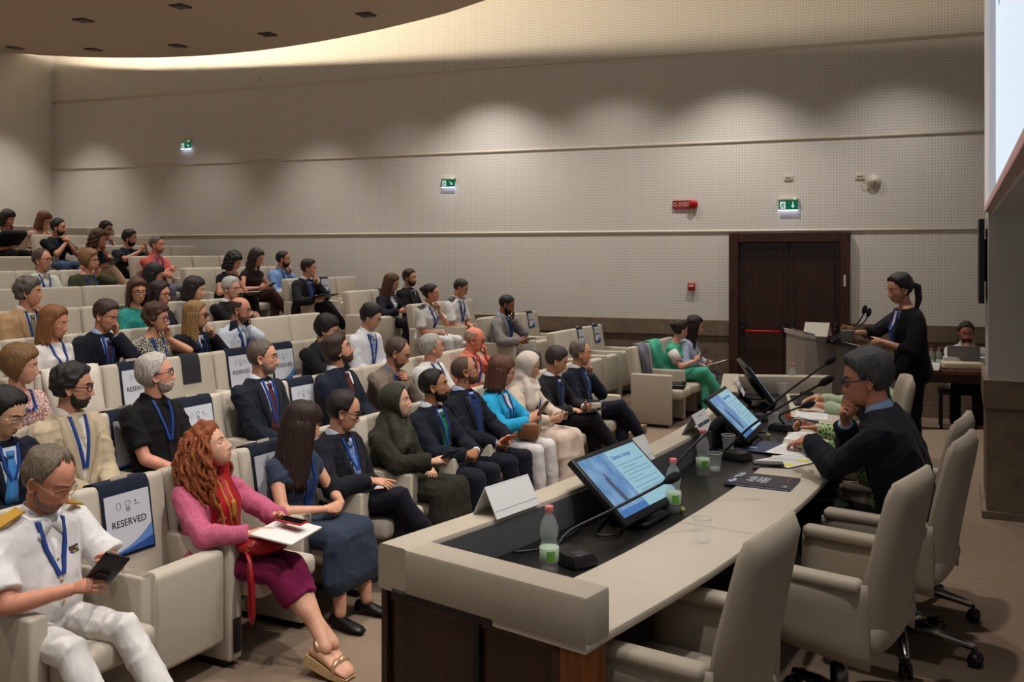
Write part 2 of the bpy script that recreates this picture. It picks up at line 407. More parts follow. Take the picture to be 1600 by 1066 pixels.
# arm presets: wrist target, finger direction, back-of-hand direction, curl, elbow hint, all for the LEFT side (y mirrored for the right)
def arm(name, P):
    Hc, R = P.Hc, P.HR; x = P.kx
    if name == 'lap':    return (x-.17, .055, .585), (.55, -.8, -.1), (.3, -.1, 1), .55, (-.5, .7, -.6)
    if name == 'lap2':   return (x-.14, .075, .61), (.35, -.9, -.15), (.5, .0, .9), .8, (-.4, .8, -.6)
    if name == 'clasp':  return (x-.11, .075, .625), (.25, -.95, -.1), (.75, .3, .7), .95, (-.3, .8, -.6)
    if name == 'thigh':  return (x-.17, .13, .60), (.95, -.15, -.15), (.1, .2, 1), .35, (-.5, .8, -.4)
    if name == 'rest':   return (.14, .27, .655), (.95, .0, -.2), (.0, .2, 1), .45, (-.6, .4, -.7)
    if name == 'phone':  return (x-.08, .07, .715), (.55, -.55, .5), (.55, .6, .2), .8, (-.3, .8, -.7)
    if name == 'tablet': return (x-.12, .12, .645), (.75, -.45, .1), (-.2, .9, -.2), .6, (-.3, .9, -.6)
    if name == 'write':  return (x-.16, .09, .65), (.7, -.6, -.25), (.3, .3, .9), .7, (-.3, .9, -.5)
    if name == 'cross':  return (.115, -.12, .75), (.1, -.95, .1), (.9, .1, .3), .4, (.1, .9, -.5)
    if name == 'cross2': return (.15, -.10, .70), (.1, -.95, .25), (.9, .1, .3), .4, (.2, .9, -.5)
    o = {'chin': ((.098, .035, -.205), (.05, -.35, 1), (.75, .65, 0), 1.15), 'cheek': ((.045, .115, -.17), (.0, -.25, 1), (.1, .95, .0), .55),
         'mouth': ((.125, .035, -.185), (.0, -.5, .9), (.85, .5, .1), 1.2), 'nose': ((.135, .02, -.13), (-.3, -.1, .95), (.9, .4, .3), .9),
         'brow': ((.11, .04, -.125), (-.15, -.05, 1), (.75, .6, .1), .75), 'fist2': ((.135, .028, -.20), (-.1, -.75, .65), (.8, .55, .2), 1.25)}[name]
    return tuple(Hc+R @ np.array(o[0])), tuple(R @ np.array(o[1])), tuple(R @ np.array(o[2])), o[3], (.25, .6, -.9)

class Person:
    def __init__(s, label, loc, rz, **k):
        s.label = label; s.loc = loc; s.rz = rz
        s.k = dict(fem=0, lean=-11, slump=10, side=0, twist=0, yaw=0, pitch=0, roll=0, nfwd=.02, tl=1.0, belly=0.0, ws=1.0, hs=1.0, skin=(196, 148, 122), hair=('short', (50, 38, 30)), L='lap', R='lap',
                   legs='sit', top=('suit', (28, 30, 42), (205, 210, 222), None), bot=('trousers', (28, 30, 42)), lod=1, lanyard=1, feet=0, brow=None, eyes='open', hipz=.50, gl=None, beard=None, nose=1.0, wide=1.0, jaw=1.0, cuff=None)
        s.k.update(k)
    def joints(s):
        k = s.k; fem = k['fem']; D = lambda a: math.radians(a)
        stand = k['legs'] == 'stand'
        H = np.array([0, 0, k['hipz']]); tl = k['tl']*(1-.03*fem)
        up = lambda a: np.array([math.sin(D(a)), math.sin(D(k['side']))*1.0, math.cos(D(a))])
        W = H+up(k['lean'])*.15*tl; C = W+up(k['lean']+k['slump']*.5)*.165*tl; S = C+up(k['lean']+k['slump'])*.125*tl; Nk = S+up(k['lean']+k['slump']*1.3)*.055
        s.HR = rotm(k['yaw'], k['pitch'], k['roll'])
        s.Hc = Nk+np.array([.014+k['nfwd'], 0, .110])+s.HR @ np.array([.012, 0, .012]); s.kx = .41
        s.sp = [(H, k['lean'], 0), (W, k['lean']+k['slump']*.25, .15*tl), (C, k['lean']+k['slump']*.7, .315*tl), (S, k['lean']+k['slump'], .44*tl), (Nk, k['lean']+k['slump']*1.2, .495*tl)]
        s.fr = []
        for p, a, h in s.sp:
            u = unit(up(a)); tw = D(k['twist'])*min(1, h/.3); lat = unit(np.array([-math.sin(tw), math.cos(tw), 0])-u*np.dot(u, [-math.sin(tw), math.cos(tw), 0])); s.fr.append((np.cross(lat, u), lat, u))
        ws = k['ws']; bl = k['belly']
        def torso(mb, inf, low=-.07, neck=True, hem=None, n=18, shrink=1.0):
            prof = ((low, .168, .105, .118), (0, .172+.006*fem, .112, .122), (.075*tl, .160-.012*fem, .108+bl*.9, .108), (.15*tl, .150-.018*fem, .104+bl, .100), (.24*tl, .160-.016*fem, .110+bl*.55+.016*fem, .102),
                    (.315*tl, .168-.014*fem, .108+.024*fem+bl*.15, .104), (.375*tl, .172-.018*fem, .094, .094), (.412*tl, .160-.016*fem, .080, .084), (.440*tl, .126-.012*fem, .068, .076), (.462*tl, .092-.006*fem, .062, .070), (.482*tl, .068, .056, .063), (.50*tl, .056, .053, .058))
            R = []; th = np.linspace(0, 2*math.pi, n, endpoint=False)
            for h, rx, rf, rb in prof:
                if not neck and h > (.49 if not fem else .465)*tl: continue
                p, (F, Lt, U) = s.at(h); e = .86
                cx = np.sign(np.cos(th))*np.abs(np.cos(th))**e; cy = np.sign(np.sin(th))*np.abs(np.sin(th))**e
                ry = np.where(cx > 0, rf, rb)*ws
                R.append(p+np.outer(cx*(ry*shrink+inf), F)+np.outer(cy*(rx*ws*shrink+inf), Lt))
            mb.add(*rings(R))
        s.torso = torso
        ShP, (SF, SL, SU) = s.at(.388*tl); half = (.176-.020*fem)*ws
        s.arms = {}
        for sd, nm in ((1, 'L'), (-1, 'R')):
            sh = ShP+SL*half*sd-SF*.008; spec = k[nm]
            if isinstance(spec, str): spec = arm(spec, s)
            else: spec = list(spec); spec = [None if q is None else q for q in spec]
            T, fd, bn, cu, hint = spec; mir = np.array([1, sd, 1])
            if isinstance(k[nm], str) and k[nm] in ('chin', 'cheek', 'mouth', 'nose', 'brow', 'fist2'):
                loc = (np.array(T)-s.Hc) @ s.HR; loc[1] *= sd; T = s.Hc+s.HR @ loc
                l2 = np.array(fd) @ s.HR; l2[1] *= sd; fd = s.HR @ l2; l3 = np.array(bn) @ s.HR; l3[1] *= sd; bn = s.HR @ l3; hint = np.array(hint)*mir
            else: T, fd, bn, hint = [np.array(q)*mir for q in (T, fd, bn, hint)]
            fa = (.275, .235) if not stand else (.29, .25)
            E, Wr = ik(sh, T, fa[0]*(1-.04*fem), fa[1]*(1-.04*fem), hint)
            s.arms[nm] = (sh, E, Wr, unit(fd), unit(bn), cu)
        lg = {}; hz = k['hipz']; kx = s.kx
        for sd, nm in ((1, 'L'), (-1, 'R')):
            hj = H+np.array([0, .085*sd, -.01])
            if stand: kn = hj+np.array([.03, .0, -.40]); an = hj+np.array([0, .01*sd, -.80])
            elif k['legs'] == 'ext': kn = np.array([.38, .13*sd, .48]); an = np.array([.70, .15*sd, .10])
            elif k['legs'] == 'office': kn = np.array([.40, .13*sd, hz-.02]); an = np.array([.34, .13*sd, .09])
            elif k['legs'] == ('crossR' if sd < 0 else 'crossL'): kn = np.array([kx+.02, .02*sd, .585]); an = np.array([kx+.19, -.13*sd, .27])
            elif k['legs'] in ('crossR', 'crossL'): kn = np.array([kx, .06*sd, .475]); an = np.array([kx+.02, .04*sd, .085])
            elif k['legs'] == 'ankles': kn = np.array([kx+.05, .065*sd, .475]); an = np.array([kx+.33, -.03*sd, .145])
            else: kn = np.array([kx, .115*sd, .485]); an = np.array([kx+.03, .12*sd, .085])
            lg[nm] = (hj, kn, an)
        s.lg = lg
        s.loc3 = (H, W, C, S, Nk, SF, SL, SU); return s
    def prep(s):
        k = s.k; fem = k['fem']; tl = k['tl']*(1-.03*fem); lg = s.lg; H, W, C, S, Nk, SF, SL, SU = s.loc3; torso = s.torso; ws = k['ws']; bl = k['belly']
        vox = {0: .0085, 1: .0125, 2: .017}[k['lod']]
        kind, col = k['top'][0], k['top'][1]
        sleeve = {'suit': 1.0, 'shirt': .97, 'short': .42, 'tee': .45, 'cap': .17, 'none': 0.08, 'blouse': .8, 'uniform': .46, 'robe': 1.0, 'vest': .12}[kind]
        s.sleeve = sleeve
        # body: one continuous surface (torso, neck, arms, legs)
        mb = MB(); torso(mb, 0, shrink=.88)
        capsule(mb, Nk-(s.fr[4][2])*.05, s.Hc+s.HR @ np.array([-.022, 0, -.035]), .056-.007*fem, .054-.006*fem, 12)
        cov = lambda f: .88
        for nm in 'LR':
            sh, E, Wr, fd, bn, cu = s.arms[nm]; m = 1-.12*fem
            capsule(mb, sh, E, .050*m*(.9 if sleeve > .3 else 1), .039*m); capsule(mb, E, E+(Wr-E)*.3, .040*m, .040*m); capsule(mb, E+(Wr-E)*.25, Wr, .040*m, .026*m)
            hj, kn, an = lg[nm]; capsule(mb, hj, kn, .068, .050); capsule(mb, kn, kn+(an-kn)*.35, .050, .052); capsule(mb, kn+(an-kn)*.3, an, .052, .034)
        s.rb = remesh_later(mb, max(vox, .0105) if k['lod'] else .0095, 3).name
        # upper garment
        mb = MB(); inf = {'suit': .017, 'shirt': .012, 'robe': .026, 'uniform': .013, 'blouse': .013}.get(kind, .010)
        torso(mb, inf, low=-.10 if kind in ('suit', 'robe') else -.06, neck=False)
        cf = k['cuff'] or sleeve
        for nm in 'LR':
            sh, E, Wr, fd, bn, cu = s.arms[nm]; m = 1-.12*fem; i2 = inf+.003
            if sleeve < .3: capsule(mb, sh, sh+(E-sh)*max(sleeve*1.6, .1), .050*m+inf, .047*m+i2); continue
            if sleeve < .6:
                e = sh+(E-sh)*min(1, sleeve*1.75); mb.add(*ell(sh, [.053*m+inf]*3)); mb.add(*tube([sh-(E-sh)*.02, sh+(e-sh)*.5, e], [.052*m+inf, .052*m+i2, .052*m+i2+.006], 12)); continue
            capsule(mb, sh, E, .053*m+inf, .042*m+i2)
            mb.add(*ell(E, [.043*m+i2]*3)); we = E+(Wr-E)*(cf if cf < 1 else .97)
            mb.add(*tube([E, E+(we-E)*.3, we], [.042*m+i2, .042*m+i2, .030*m+i2], 12))
        s.rt = remesh_later(mb, vox, 4).name
        # lower garment
        mb = MB(); bk = k['bot'][0]
        p0 = (.068, .082)[1]
        for nm in 'LR':
            hj, kn, an = lg[nm]
            if bk == 'trousers':
                capsule(mb, hj, kn, .082, .064); mb.add(*ell(kn, [.066]*3)); mb.add(*tube([kn, kn+(an-kn)*.5, kn+(an-kn)*.97], [.063, .062, .058], 12))
            elif bk == 'jeans':
                capsule(mb, hj, kn, .078, .058); mb.add(*tube([kn, kn+(an-kn)*.5, kn+(an-kn)*.97], [.058, .054, .044], 12)); mb.add(*ell(kn, [.060]*3))
            elif bk == 'crop':
                capsule(mb, hj, kn, .082, .066); mb.add(*tube([kn, kn+(an-kn)*.38], [.066, .070], 12)); mb.add(*ell(kn, [.068]*3))
            elif bk in ('skirt', 'robe'):
                q = .55 if bk == 'skirt' else .93
                for o in (0, .5, 1.0):
                    a2 = (hj*(1-o*.5)+lg['R' if nm == 'L' else 'L'][0]*o*.5); k2 = kn*(1-o*.5)+lg['R' if nm == 'L' else 'L'][1]*o*.5; n2 = an*(1-o*.5)+lg['R' if nm == 'L' else 'L'][2]*o*.5
                    capsule(mb, a2, k2, .090, .076); capsule(mb, k2, k2+(n2-k2)*q+np.array([.0, .02*(1 if nm == 'L' else -1), 0]), .076, .082)
        p, _ = s.at(0); mb.add(*ell(p+np.array([0, 0, .0]), (.135, .178*ws, .10), 14, 10)); mb.add(*ell(p+np.array([.0, 0, .07]), (.118+bl*.6, .162*ws, .09), 14, 10))
        s.rl = remesh_later(mb, vox*1.05, 4).name
        if k['hair'][0] == 'hijab':
            mb = MB(); q = s.HR
            a = s.Hc+q @ np.array([-.034, 0, -.075]); b = Nk+np.array([-.01, 0, -.0])
            mb.add(*tube([s.Hc+q @ np.array([-.05, 0, .0]), a, (a+b)/2, b, S+np.array([.0, 0, .0]), S+np.array([.025, 0, -.06])], [.058, .078, .086, .100, .130, .15], 18, False))
            mb.add(*ell(S+SF*.06+np.array([0, 0, -.015]), (.075, .13, .07), 14, 10)); mb.add(*ell(C+SF*.075+np.array([0, 0, .03]), (.075, .12, .13), 14, 10))
            mb.add(*tube([Nk+SF*.07+SL*.07, S+SF*.11+SL*.03, C+SF*.15-SL*.07], [.035, .042, .045], 10, True)); mb.add(*tube([Nk+SF*.065-SL*.07, S+SF*.10-SL*.09, C+SF*.13-SL*.11-SU*.02], [.035, .045, .05], 10, True))
            mb.add(*tube([Nk+SF*.06+SL*.06+SU*.015, Nk+SF*.085, Nk+SF*.06-SL*.06+SU*.02], [.026]*3, 10, True))
            s.rh = remesh_later(mb, vox, 3).name
    def at(s, h):
        hs = [q[2] for q in s.sp]; i = max(0, min(len(hs)-2, int(np.searchsorted(hs, h))-1)); t = (h-hs[i])/(hs[i+1]-hs[i])
        p = s.sp[i][0]*(1-t)+s.sp[i+1][0]*t; t2 = min(max(t, 0), 1)
        F = unit(s.fr[i][0]*(1-t2)+s.fr[i+1][0]*t2); L = unit(s.fr[i][1]*(1-t2)+s.fr[i+1][1]*t2); return p, (F, L, np.cross(F, L))
    def hit(s, lat, h, off):
        p, (F, L, U) = s.at(h); o = p+L*lat+F*(.215+s.k['belly'])
        r = s.bvh.ray_cast(Vector(o), Vector(-F), .3)
        q = np.array(r[0]) if r[0] is not None else p+L*lat+F*.05
        return q+F*off
    def strip(s, mb, pts, w, off, m=0, sub=5):
        """a band laid over the chest along (lateral, height) points"""
        P = []
        for (a, b), (w0, w1) in zip(zip(pts, pts[1:]), zip(w, w[1:])):
            for i in range(sub): t = i/sub; P.append((a[0]*(1-t)+b[0]*t, a[1]*(1-t)+b[1]*t, w0*(1-t)+w1*t))
        P.append((pts[-1][0], pts[-1][1], w[-1])); R = []
        for i, (a, h, ww) in enumerate(P):
            q = P[min(i+1, len(P)-1)]; z = P[max(i-1, 0)]; t = unit([q[0]-z[0], q[1]-z[1], 0]); n = (-t[1]*ww/2, t[0]*ww/2)
            R.append([s.hit(a+n[0], h+n[1], off), s.hit(a-n[0], h-n[1], off), s.hit(a-n[0], h-n[1], -.004), s.hit(a+n[0], h+n[1], -.004)])
        mb.add(*rings(R), m)
    def finish(s, RES):
        k = s.k; fem = k['fem']; lod = k['lod']; tl = k['tl']*(1-.03*fem)
        root = thing('person', s.label, 'person', s.loc, s.rz); s.root = root
        if 'group' in k: root['group'] = k['group']
        skin = mat('skin', k['skin'], .52, kind='skin'); lip = mat('lips', tuple(int(a*b) for a, b in zip(k['skin'], (.80, .60, .62) if fem else (.86, .72, .70))), .4)
        hairc = k['hair'][1]; hm = mat('hair', hairc, .5, kind='curl' if k['hair'][0] in ('curly', 'bigcurl') else 'hair')
        toh = lambda v: s.Hc+(v*k['hs']) @ s.HR.T
        nu, nv = {0: (84, 72), 1: (56, 48), 2: (36, 32)}[lod]
        Hf, D, A, E = head_grid(nu, nv, fem, k['nose'], k['wide'], k['jaw'])
        Hp, _, _, _ = head_grid(nu, nv, fem, 1, k['wide'], k['jaw'], False)
        mb = MB(); v, f, n = RES[s.rb]; mb.add(v, f, 0)
        hv, hf = rings(Hf.copy()); z = Hf[..., 2]; y = Hf[..., 1]
        isl = ((np.abs(z+.067) < .0125*(1-np.abs(y)/.034)) & (Hf[..., 0] > .05)).reshape(-1)
        fm = [1 if len(q) == 4 and all(isl[i] for i in q) else 0 for q in hf]
        mb.add(toh(hv), hf, fm); ev, ef = ears(k['wide'])
        if k['hair'][0] not in ('hijab', 'bob', 'bang'): mb.add(toh(ev), ef, 0)
        # eyelids
        ec = [np.array([.0625, .031*sd*k['wide'], .008]) for sd in (1, -1)]
        lo = {'open': 12, 'down': -22, 'shut': -32, 'up': 16}[k['eyes']]
        for c in ec:
            for e0, e1, rr in ((lo, 88, .0142), (-88, -30, .0138)):
                R = []; th = np.radians(np.linspace(-95, 95, 9))
                for e in np.radians(np.linspace(e0, e1, 5)): R.append(np.stack([np.cos(e)*np.cos(th)*rr, np.cos(e)*np.sin(th)*rr*1.15, np.full(9, np.sin(e)*rr)], 1)+c)
                q, w = rings(R, close_u=False, caps=False); mb.add(toh(q), w, 0)
        for sd, nm in ((1, 'L'), (-1, 'R')):
            sh, El, Wr, fd, bn, cu = s.arms[nm]
            x = fd; zz = unit(bn-x*np.dot(bn, x)); yy = np.cross(zz, x); q, w = hand(sd, cu, point=k.get('point') == nm)
            q = q*(.96 if not fem else .87); mb.add(Wr+q @ np.array([x, yy, zz]), w, 0)
        body = mb.build('body', [skin, lip], root)
        # eyes
        for c in ec:
            mb = MB(); v, f = ell((0, 0, 0), (.0125, .0125, .0125), 16, 13, M=np.array([[0, 0, 1], [0, 1, 0], [-1, 0, 0]])); cx = np.array([np.mean([v[i] for i in q], 0) for q in f])
            gz = unit([1, k.get('gaze', 0), .25 if k['eyes'] == 'up' else 0]); an = np.arccos(np.clip((cx/np.linalg.norm(cx, axis=1)[:, None]) @ gz, -1, 1))
            mb.add(toh(v+c), f, [2 if a < .26 else 1 if a < .58 else 0 for a in an])
            mb.build('eye', [mat('eye white', (190, 180, 170), .2), mat('iris', k.get('iris', (58, 40, 28)), .15), mat('pupil', (8, 8, 8), .1)], root)
        # brows
        bc = k['brow'] or tuple(int(x*.75) for x in hairc)
        for sd in (1, -1):
            pts = []; mb = MB()
            for yy, zz in ((.012, .0275), (.022, .032), (.034, .034), (.046, .028)):
                i = np.argmin(np.abs(Hf[..., 1]-yy*sd*k['wide'])+np.abs(Hf[..., 2]-zz)+(Hf[..., 0] < 0)*9); pts.append(Hf.reshape(-1, 3)[i]*np.array([1, 0, 0])+np.array([.0005, yy*sd*k['wide'], zz]))
            mb.add(*tube([toh(p) for p in pts], [.0028, .004, .0038, .0018] if not fem else [.002, .0028, .0024, .001], 6, True))
            mb.build('eyebrow', mat('hair', bc, .6, kind='hair'), root)
        # hair
        hs = k['hair'][0]; seed = abs(hash(s.label)) % 97 if False else (sum(map(ord, s.label)) % 97)
        hp = k['hair'][2] if len(k['hair']) > 2 else {}
        HR2 = rotm(k['yaw'], k['pitch']*.45, k['roll']*.5); toc = lambda v: s.Hc+(v*k['hs']) @ HR2.T
        mb = MB(); capst = {'curly': 'full', 'bigcurl': 'long', 'wavy': 'full', 'pony': 'back', 'bun': 'back', 'curlyshort': 'short'}.get(hs, hs)
        if hs == 'hijab':
            a = np.degrees(np.abs(A)); zz = Hp[..., 2]; lim = np.sqrt((A/math.radians(62))**2+((zz+.012)/.098)**2)
            m = sm(lim, .93, 1.10); q = Hp+D*((.016*m-.012*(1-m)+.002*nz(Hp.reshape(-1, 3), 60, 3).reshape(m.shape)*m)[..., None]); v, f = rings(q)
            keep = (m > .02).reshape(-1); mb.add(toh(v), [x for x in f if any(keep[i] for i in x)])
            v, f, n = RES[s.rh]; mb.add(v+n*(nz(v*np.array([1, 1, .45]), 55, 5)*.003)[:, None], f)
            mb.build('headscarf', mat('scarf', hairc, .75, kind='fabric'), root)
        elif hs != 'bald':
            amp, fr = {'curly': (.011, 150), 'bigcurl': (.012, 120), 'wavy': (.006, 80), 'curlyshort': (.007, 170), 'shaved': (.0006, 200), 'crop': (.0015, 150), 'fringe': (.0012, 120)}.get(hs, (.003, 90))
            q = hair_cap(Hp, D, A, capst, hp.get('t'), amp, fr, seed); v, f = rings(q); mb.add(toh(v), f)
            if hs in ('bob', 'bang', 'wavy', 'curly', 'long', 'bigcurl') and 'len' in hp:
                sd = hp.get('side', 58); l = hp['len']
                mb.add(*(lambda vf: (toc(vf[0]), vf[1]))(curtain(sd, 360-sd, .062, -l, .104, hp.get('rb', .105), .05, 44 if lod < 2 else 28, 18, seed, hp.get('amp', .0035), 26, hp.get('back', .02), hp.get('wave', 0))))
            if hs == 'pony':
                b = s.Hc+s.HR @ np.array([-.115, 0, .02]); mb.add(*tube([b, b+np.array([-.05, 0, -.02]), b+np.array([-.06, 0, -.12]), b+np.array([-.03, .0, -.26])], [.022, .03, .028, .01], 10, True))
            if hs == 'bun': mb.add(*ell(s.Hc+s.HR @ np.array([-.115, 0, .055]), (.042, .045, .04), 12, 9))
            if hs == 'bigcurl':
                rs = np.random.RandomState(4)
                for i in range(150):
                    a = math.radians(rs.uniform(62, 298)); z0 = rs.uniform(-.02, .09); L = rs.uniform(.20, .36); r0 = .09+rs.uniform(0, .02); ph = rs.uniform(0, 6.3); pts = []
                    for j in range(17):
                        u = j/16; z = z0-L*u; rr = r0+.055*math.sin(min(1, u*1.15)*2.3)+rs.uniform(-.004, .004); c = .011*(.35+u)
                        pts.append(np.array([math.cos(a)*rr*1.05-.02-.02*u+c*math.cos(ph+u*15), math.sin(a)*rr+c*math.sin(ph+u*15), z]))
                    mb.add(*tube([toc(p) for p in pts], [.009]*3+[.010]*11+[.008, .006, .003], 6))
            mb.build('hair', hm, root)
        if k['beard']:
            bc2, bt = k['beard'][0], k['beard'][1]; mixk = min(1, .35+bt*130); bc2 = tuple(int(a_*mixk+b_*(1-mixk)) for a_, b_ in zip(bc2, k['skin'])); a = np.degrees(np.abs(A)); z = Hf[..., 2]; full = len(k['beard']) < 3
            zb = np.interp(a, [0, 22, 35, 60, 82, 100], [-.043, -.045, -.052, -.050, -.016, .0]) if full else np.interp(a, [0, 22, 30, 40], [-.043, -.047, -.2, -.2])
            m = sm(zb-z, -.004, .010)*(1-sm(a, 88, 100)); m = m*(1-np.exp(-((Hf[..., 1]/.021)**2+((z+.068)/.0075)**2)**2))
            q = Hf+D*((bt*m*(1+.25*nz(Hf.reshape(-1, 3), 190, seed).reshape(m.shape))-.004*(1-m))[..., None]); v, f = rings(q); kp = (m > .03).reshape(-1)
            bb = MB().add(toh(v), [x for x in f if any(kp[i] for i in x)]).build('beard', mat('hair', bc2, .7, kind='curl'), root)
        # clothes
        kind, col = k['top'][0], k['top'][1]; fk = k.get('fk', 'fabric'); tm = mat('cloth', col, .85, kind=fk, p=k.get('pc'))
        v, f, n = RES[s.rt]; am = .0042 if lod < 2 else .0028
        v = v+n*(nz(v*np.array([1, 1, .6]), 42, seed)*am+nz(v*np.array([.6, .6, 1]), 95, seed+1)*am*.4+folds(v, seed, .0085 if lod == 0 else .007 if lod == 1 else .005))[:, None]
        s.bvh2 = BVHTree.FromPolygons(v.tolist(), f); tb = MB(); s.torso(tb, {'suit': .017, 'shirt': .012, 'robe': .026, 'uniform': .013, 'blouse': .013}.get(kind, .010)-.001, low=-.1, neck=False, n=28)
        s.bvh = BVHTree.FromPolygons(np.concatenate(tb.v).tolist(), tb.f)
        tn = {'suit': 'jacket', 'robe': 'robe', 'uniform': 'uniform_shirt', 'tee': 't_shirt', 'blouse': 'blouse', 'vest': 'vest'}.get(kind, 'shirt')
        MB().add(v, f).build(tn, tm, root)
        v, f, n = RES[s.rl]; v = v+n*(nz(v*np.array([.6, 1, 1]), 38, seed+2)*am*.7+folds(v, seed+20, .0065 if lod < 2 else .005, 20))[:, None]
        MB().add(v, f).build({'trousers': 'trousers', 'jeans': 'jeans', 'crop': 'trousers', 'skirt': 'skirt', 'robe': 'robe_skirt'}[k['bot'][0]], mat('cloth', k['bot'][1], .85, kind='fabric'), root)
        nt = .455*tl; sc = k['top'][2] if len(k['top']) > 2 else None; vb = k.get('vb', .10)
        Nk, (NF, NL, NU) = s.at(.485*tl)
        def collar(cmat, r=.063, op=22, hgt=.036):
            R = []; an = np.radians(np.linspace(op, 360-op, 22))
            for dz, rr, o in ((-.012, .006, 0), (hgt*.7, -.002, 0), (hgt, .001, 0), (hgt*.75, .006, 0), (-.022, .020, 0)):
                fl = 1-.75*np.exp(-(np.minimum(an, 2*math.pi-an)/.5)**2)*(dz > .01)
                R.append(Nk+np.outer(np.cos(an)*(r+rr)*1.0, NF)+np.outer(np.sin(an)*(r+rr), NL)+np.outer(dz*fl+np.full(22, -.008)-.035*np.maximum(0, np.cos(an))**2, NU))
            q, w = rings(R, close_u=False, caps=False); MB().add(q, w).build('collar', cmat, root)
        if kind == 'suit' and sc is not None:
            sm_ = mat('cloth', sc, .8, kind='fabric'); mb = MB(); R = []
            for i in range(9):
                t = i/8; h = nt*(1-t)+vb*t; w = .084*(1-t)**.8+.004; R.append([s.hit(w*(j/3-1), h, .0025) for j in range(7)])
            mb.add(*rings(R, close_u=False, caps=False)); mb.build('shirt', sm_, root)
            if not k.get('nocollar'): collar(sm_)
            lw = k.get('lapel', .052)
            for sd in (1, -1):
                mb = MB(); s.strip(mb, [(.084*sd, nt+.012), (.086*sd, nt*.86), (.070*sd, nt*.62), (.006*sd, vb-.015)], [.03, lw, lw*1.1, .012], .007)
                mb.build('lapel', tm, root)
            if not fem:
                for a_, b_ in (((.085, .335*tl), (.125, .338*tl)), ((.095, .05*tl), (.15, .055*tl)), ((-.095, .05*tl), (-.15, .055*tl))):
                    mb = MB(); s.strip(mb, [a_, b_], [.013, .013], .004); mb.build('pocket', tm, root)
            tie = k['top'][3] if len(k['top']) > 3 else None
            if tie:
                mb = MB(); s.strip(mb, [(0, nt-.045), (0, nt-.075), (.0, vb+.02 if not k.get('longtie') else .02)], [.030, .042, .078], .010); s.strip(mb, [(0, nt-.018), (0, nt-.05)], [.042, .030], .017, sub=2); mb.build('tie', mat('tie', tie, .6, kind='print' if k.get('tp') else 'fabric', p=k.get('tp')), root)
            if sleeve_vis(k):
                for nm in 'LR':
                    mb = MB(); sh, El, Wr, fd, bn, cu = s.arms[nm]; a = El+(Wr-El)*.90; mb.add(*tube([a, a+(Wr-El)*.09], [.0345, .034], 14))
                    mb.build('cuff', sm_, root)
        elif kind in ('shirt', 'short', 'uniform'):
            collar(tm, op=26); mb = MB()
            if kind != 'uniform' and sc is None: s.strip(mb, [(0, nt-.05), (0, .02)], [.024, .024], .004); mb.build('placket', tm, root)
            for sd in (1, -1): mb = MB(); s.strip(mb, [(.018*sd, nt+.005), (.062*sd, nt-.055)], [.05, .02], .010, sub=4); mb.build('collar_point', tm, root)
            if kind == 'uniform':
                mb = MB(); s.strip(mb, [(0, nt-.05), (0, .02)], [.026, .026], .004); mb.build('placket', tm, root)
                for h_ in (.30, .20, .10): MB().add(*ell(s.hit(0, h_*tl, .009), (.004, .006, .006), 8, 6)).build('button', mat('gold braid', (196, 150, 62), .45, .6), root)
            if sc is not None and kind == 'shirt':   # a tie on a shirt
                s.strip(mb, [(0, nt-.045), (0, nt-.075), (.0, .03)], [.030, .042, .078], .008); s.strip(mb, [(0, nt-.018), (0, nt-.05)], [.042, .030], .014, sub=2)
                mb.build('tie', mat('tie', sc, .6, kind='print' if k.get('tp') else 'fabric', p=k.get('tp')), root)
        if kind == 'uniform':
            gold = mat('gold braid', (196, 150, 62), .45, .6, kind='leather')
            for sd in (1, -1):
                p, (F, L, U) = s.at(.445*tl); x = L*sd
                def top(l):
                    q = p+x*l; r = s.bvh2.ray_cast(Vector(q+U*.2), Vector(-U), .4); return np.array(r[0]) if r[0] is not None else q
                a = top(.085)+U*.006; b = top(.195)+U*.004; d = b-a; u_ = unit(np.cross(d, F)*sd); u_ = u_*np.sign(u_[2]); w = F*.03
                mb = MB(); mb.add(*slab([a-w+u_*.012, b-w*1.05+u_*.006, b+w*1.05+u_*.006, a+w+u_*.012] if sd > 0 else [a+w+u_*.012, b+w*1.05+u_*.006, b-w*1.05+u_*.006, a-w+u_*.012], .008)); mb.build('epaulette', gold if k.get('gold', 1) else mat('navy braid', (24, 26, 38), .6), root, False)
                if not k.get('gold', 1):
                    mb = MB(); m_ = (a+b)/2+u_*.012; mb.add(*box((.03, .03, .004), m_, .006)); mb.add(*box((.012, .05, .003), a*.25+b*.75+u_*.009, .001)); mb.build('braid', mat('gold braid', (196, 150, 62), .45, .6), root)
            mb = MB(); cols = [(40, 90, 60), (150, 40, 40), (40, 60, 140), (180, 160, 60)]
            for r in range(3):
                for c in range(3): q = s.hit(.075+.018*c, .325*tl-.012*r, .003); mb.add(*box((.004, .016, .009), q), (r+c) % 4)
            mb.build('medal_ribbon', [mat('ribbon', c, .6) for c in cols], root)
        if k['lanyard']:
            lc = mat('lanyard', (29, 62, 132), .6); mb = MB(); lb = k.get('lb', .16*tl); wd = .0145
            ow = .058 if kind != 'suit' else .050
            s.strip(mb, [(ow, nt+.012), (ow*.8, nt-.09), (.012, lb)], [wd]*3, .0135); s.strip(mb, [(-ow, nt+.012), (-ow*.8, nt-.09), (-.006, lb)], [wd]*3, .015)
            mb.build('lanyard', lc, root, False)
            if k.get('badge', 0):
                a, b, c, d = s.hit(-.043, lb, .018), s.hit(.043, lb, .018), s.hit(.043, lb-.115, .020), s.hit(-.043, lb-.115, .020)
                MB().add(*slab([a, b, c, d][::-1], .003)).build('badge', mat('badge', (188, 196, 196), .3), root, False)
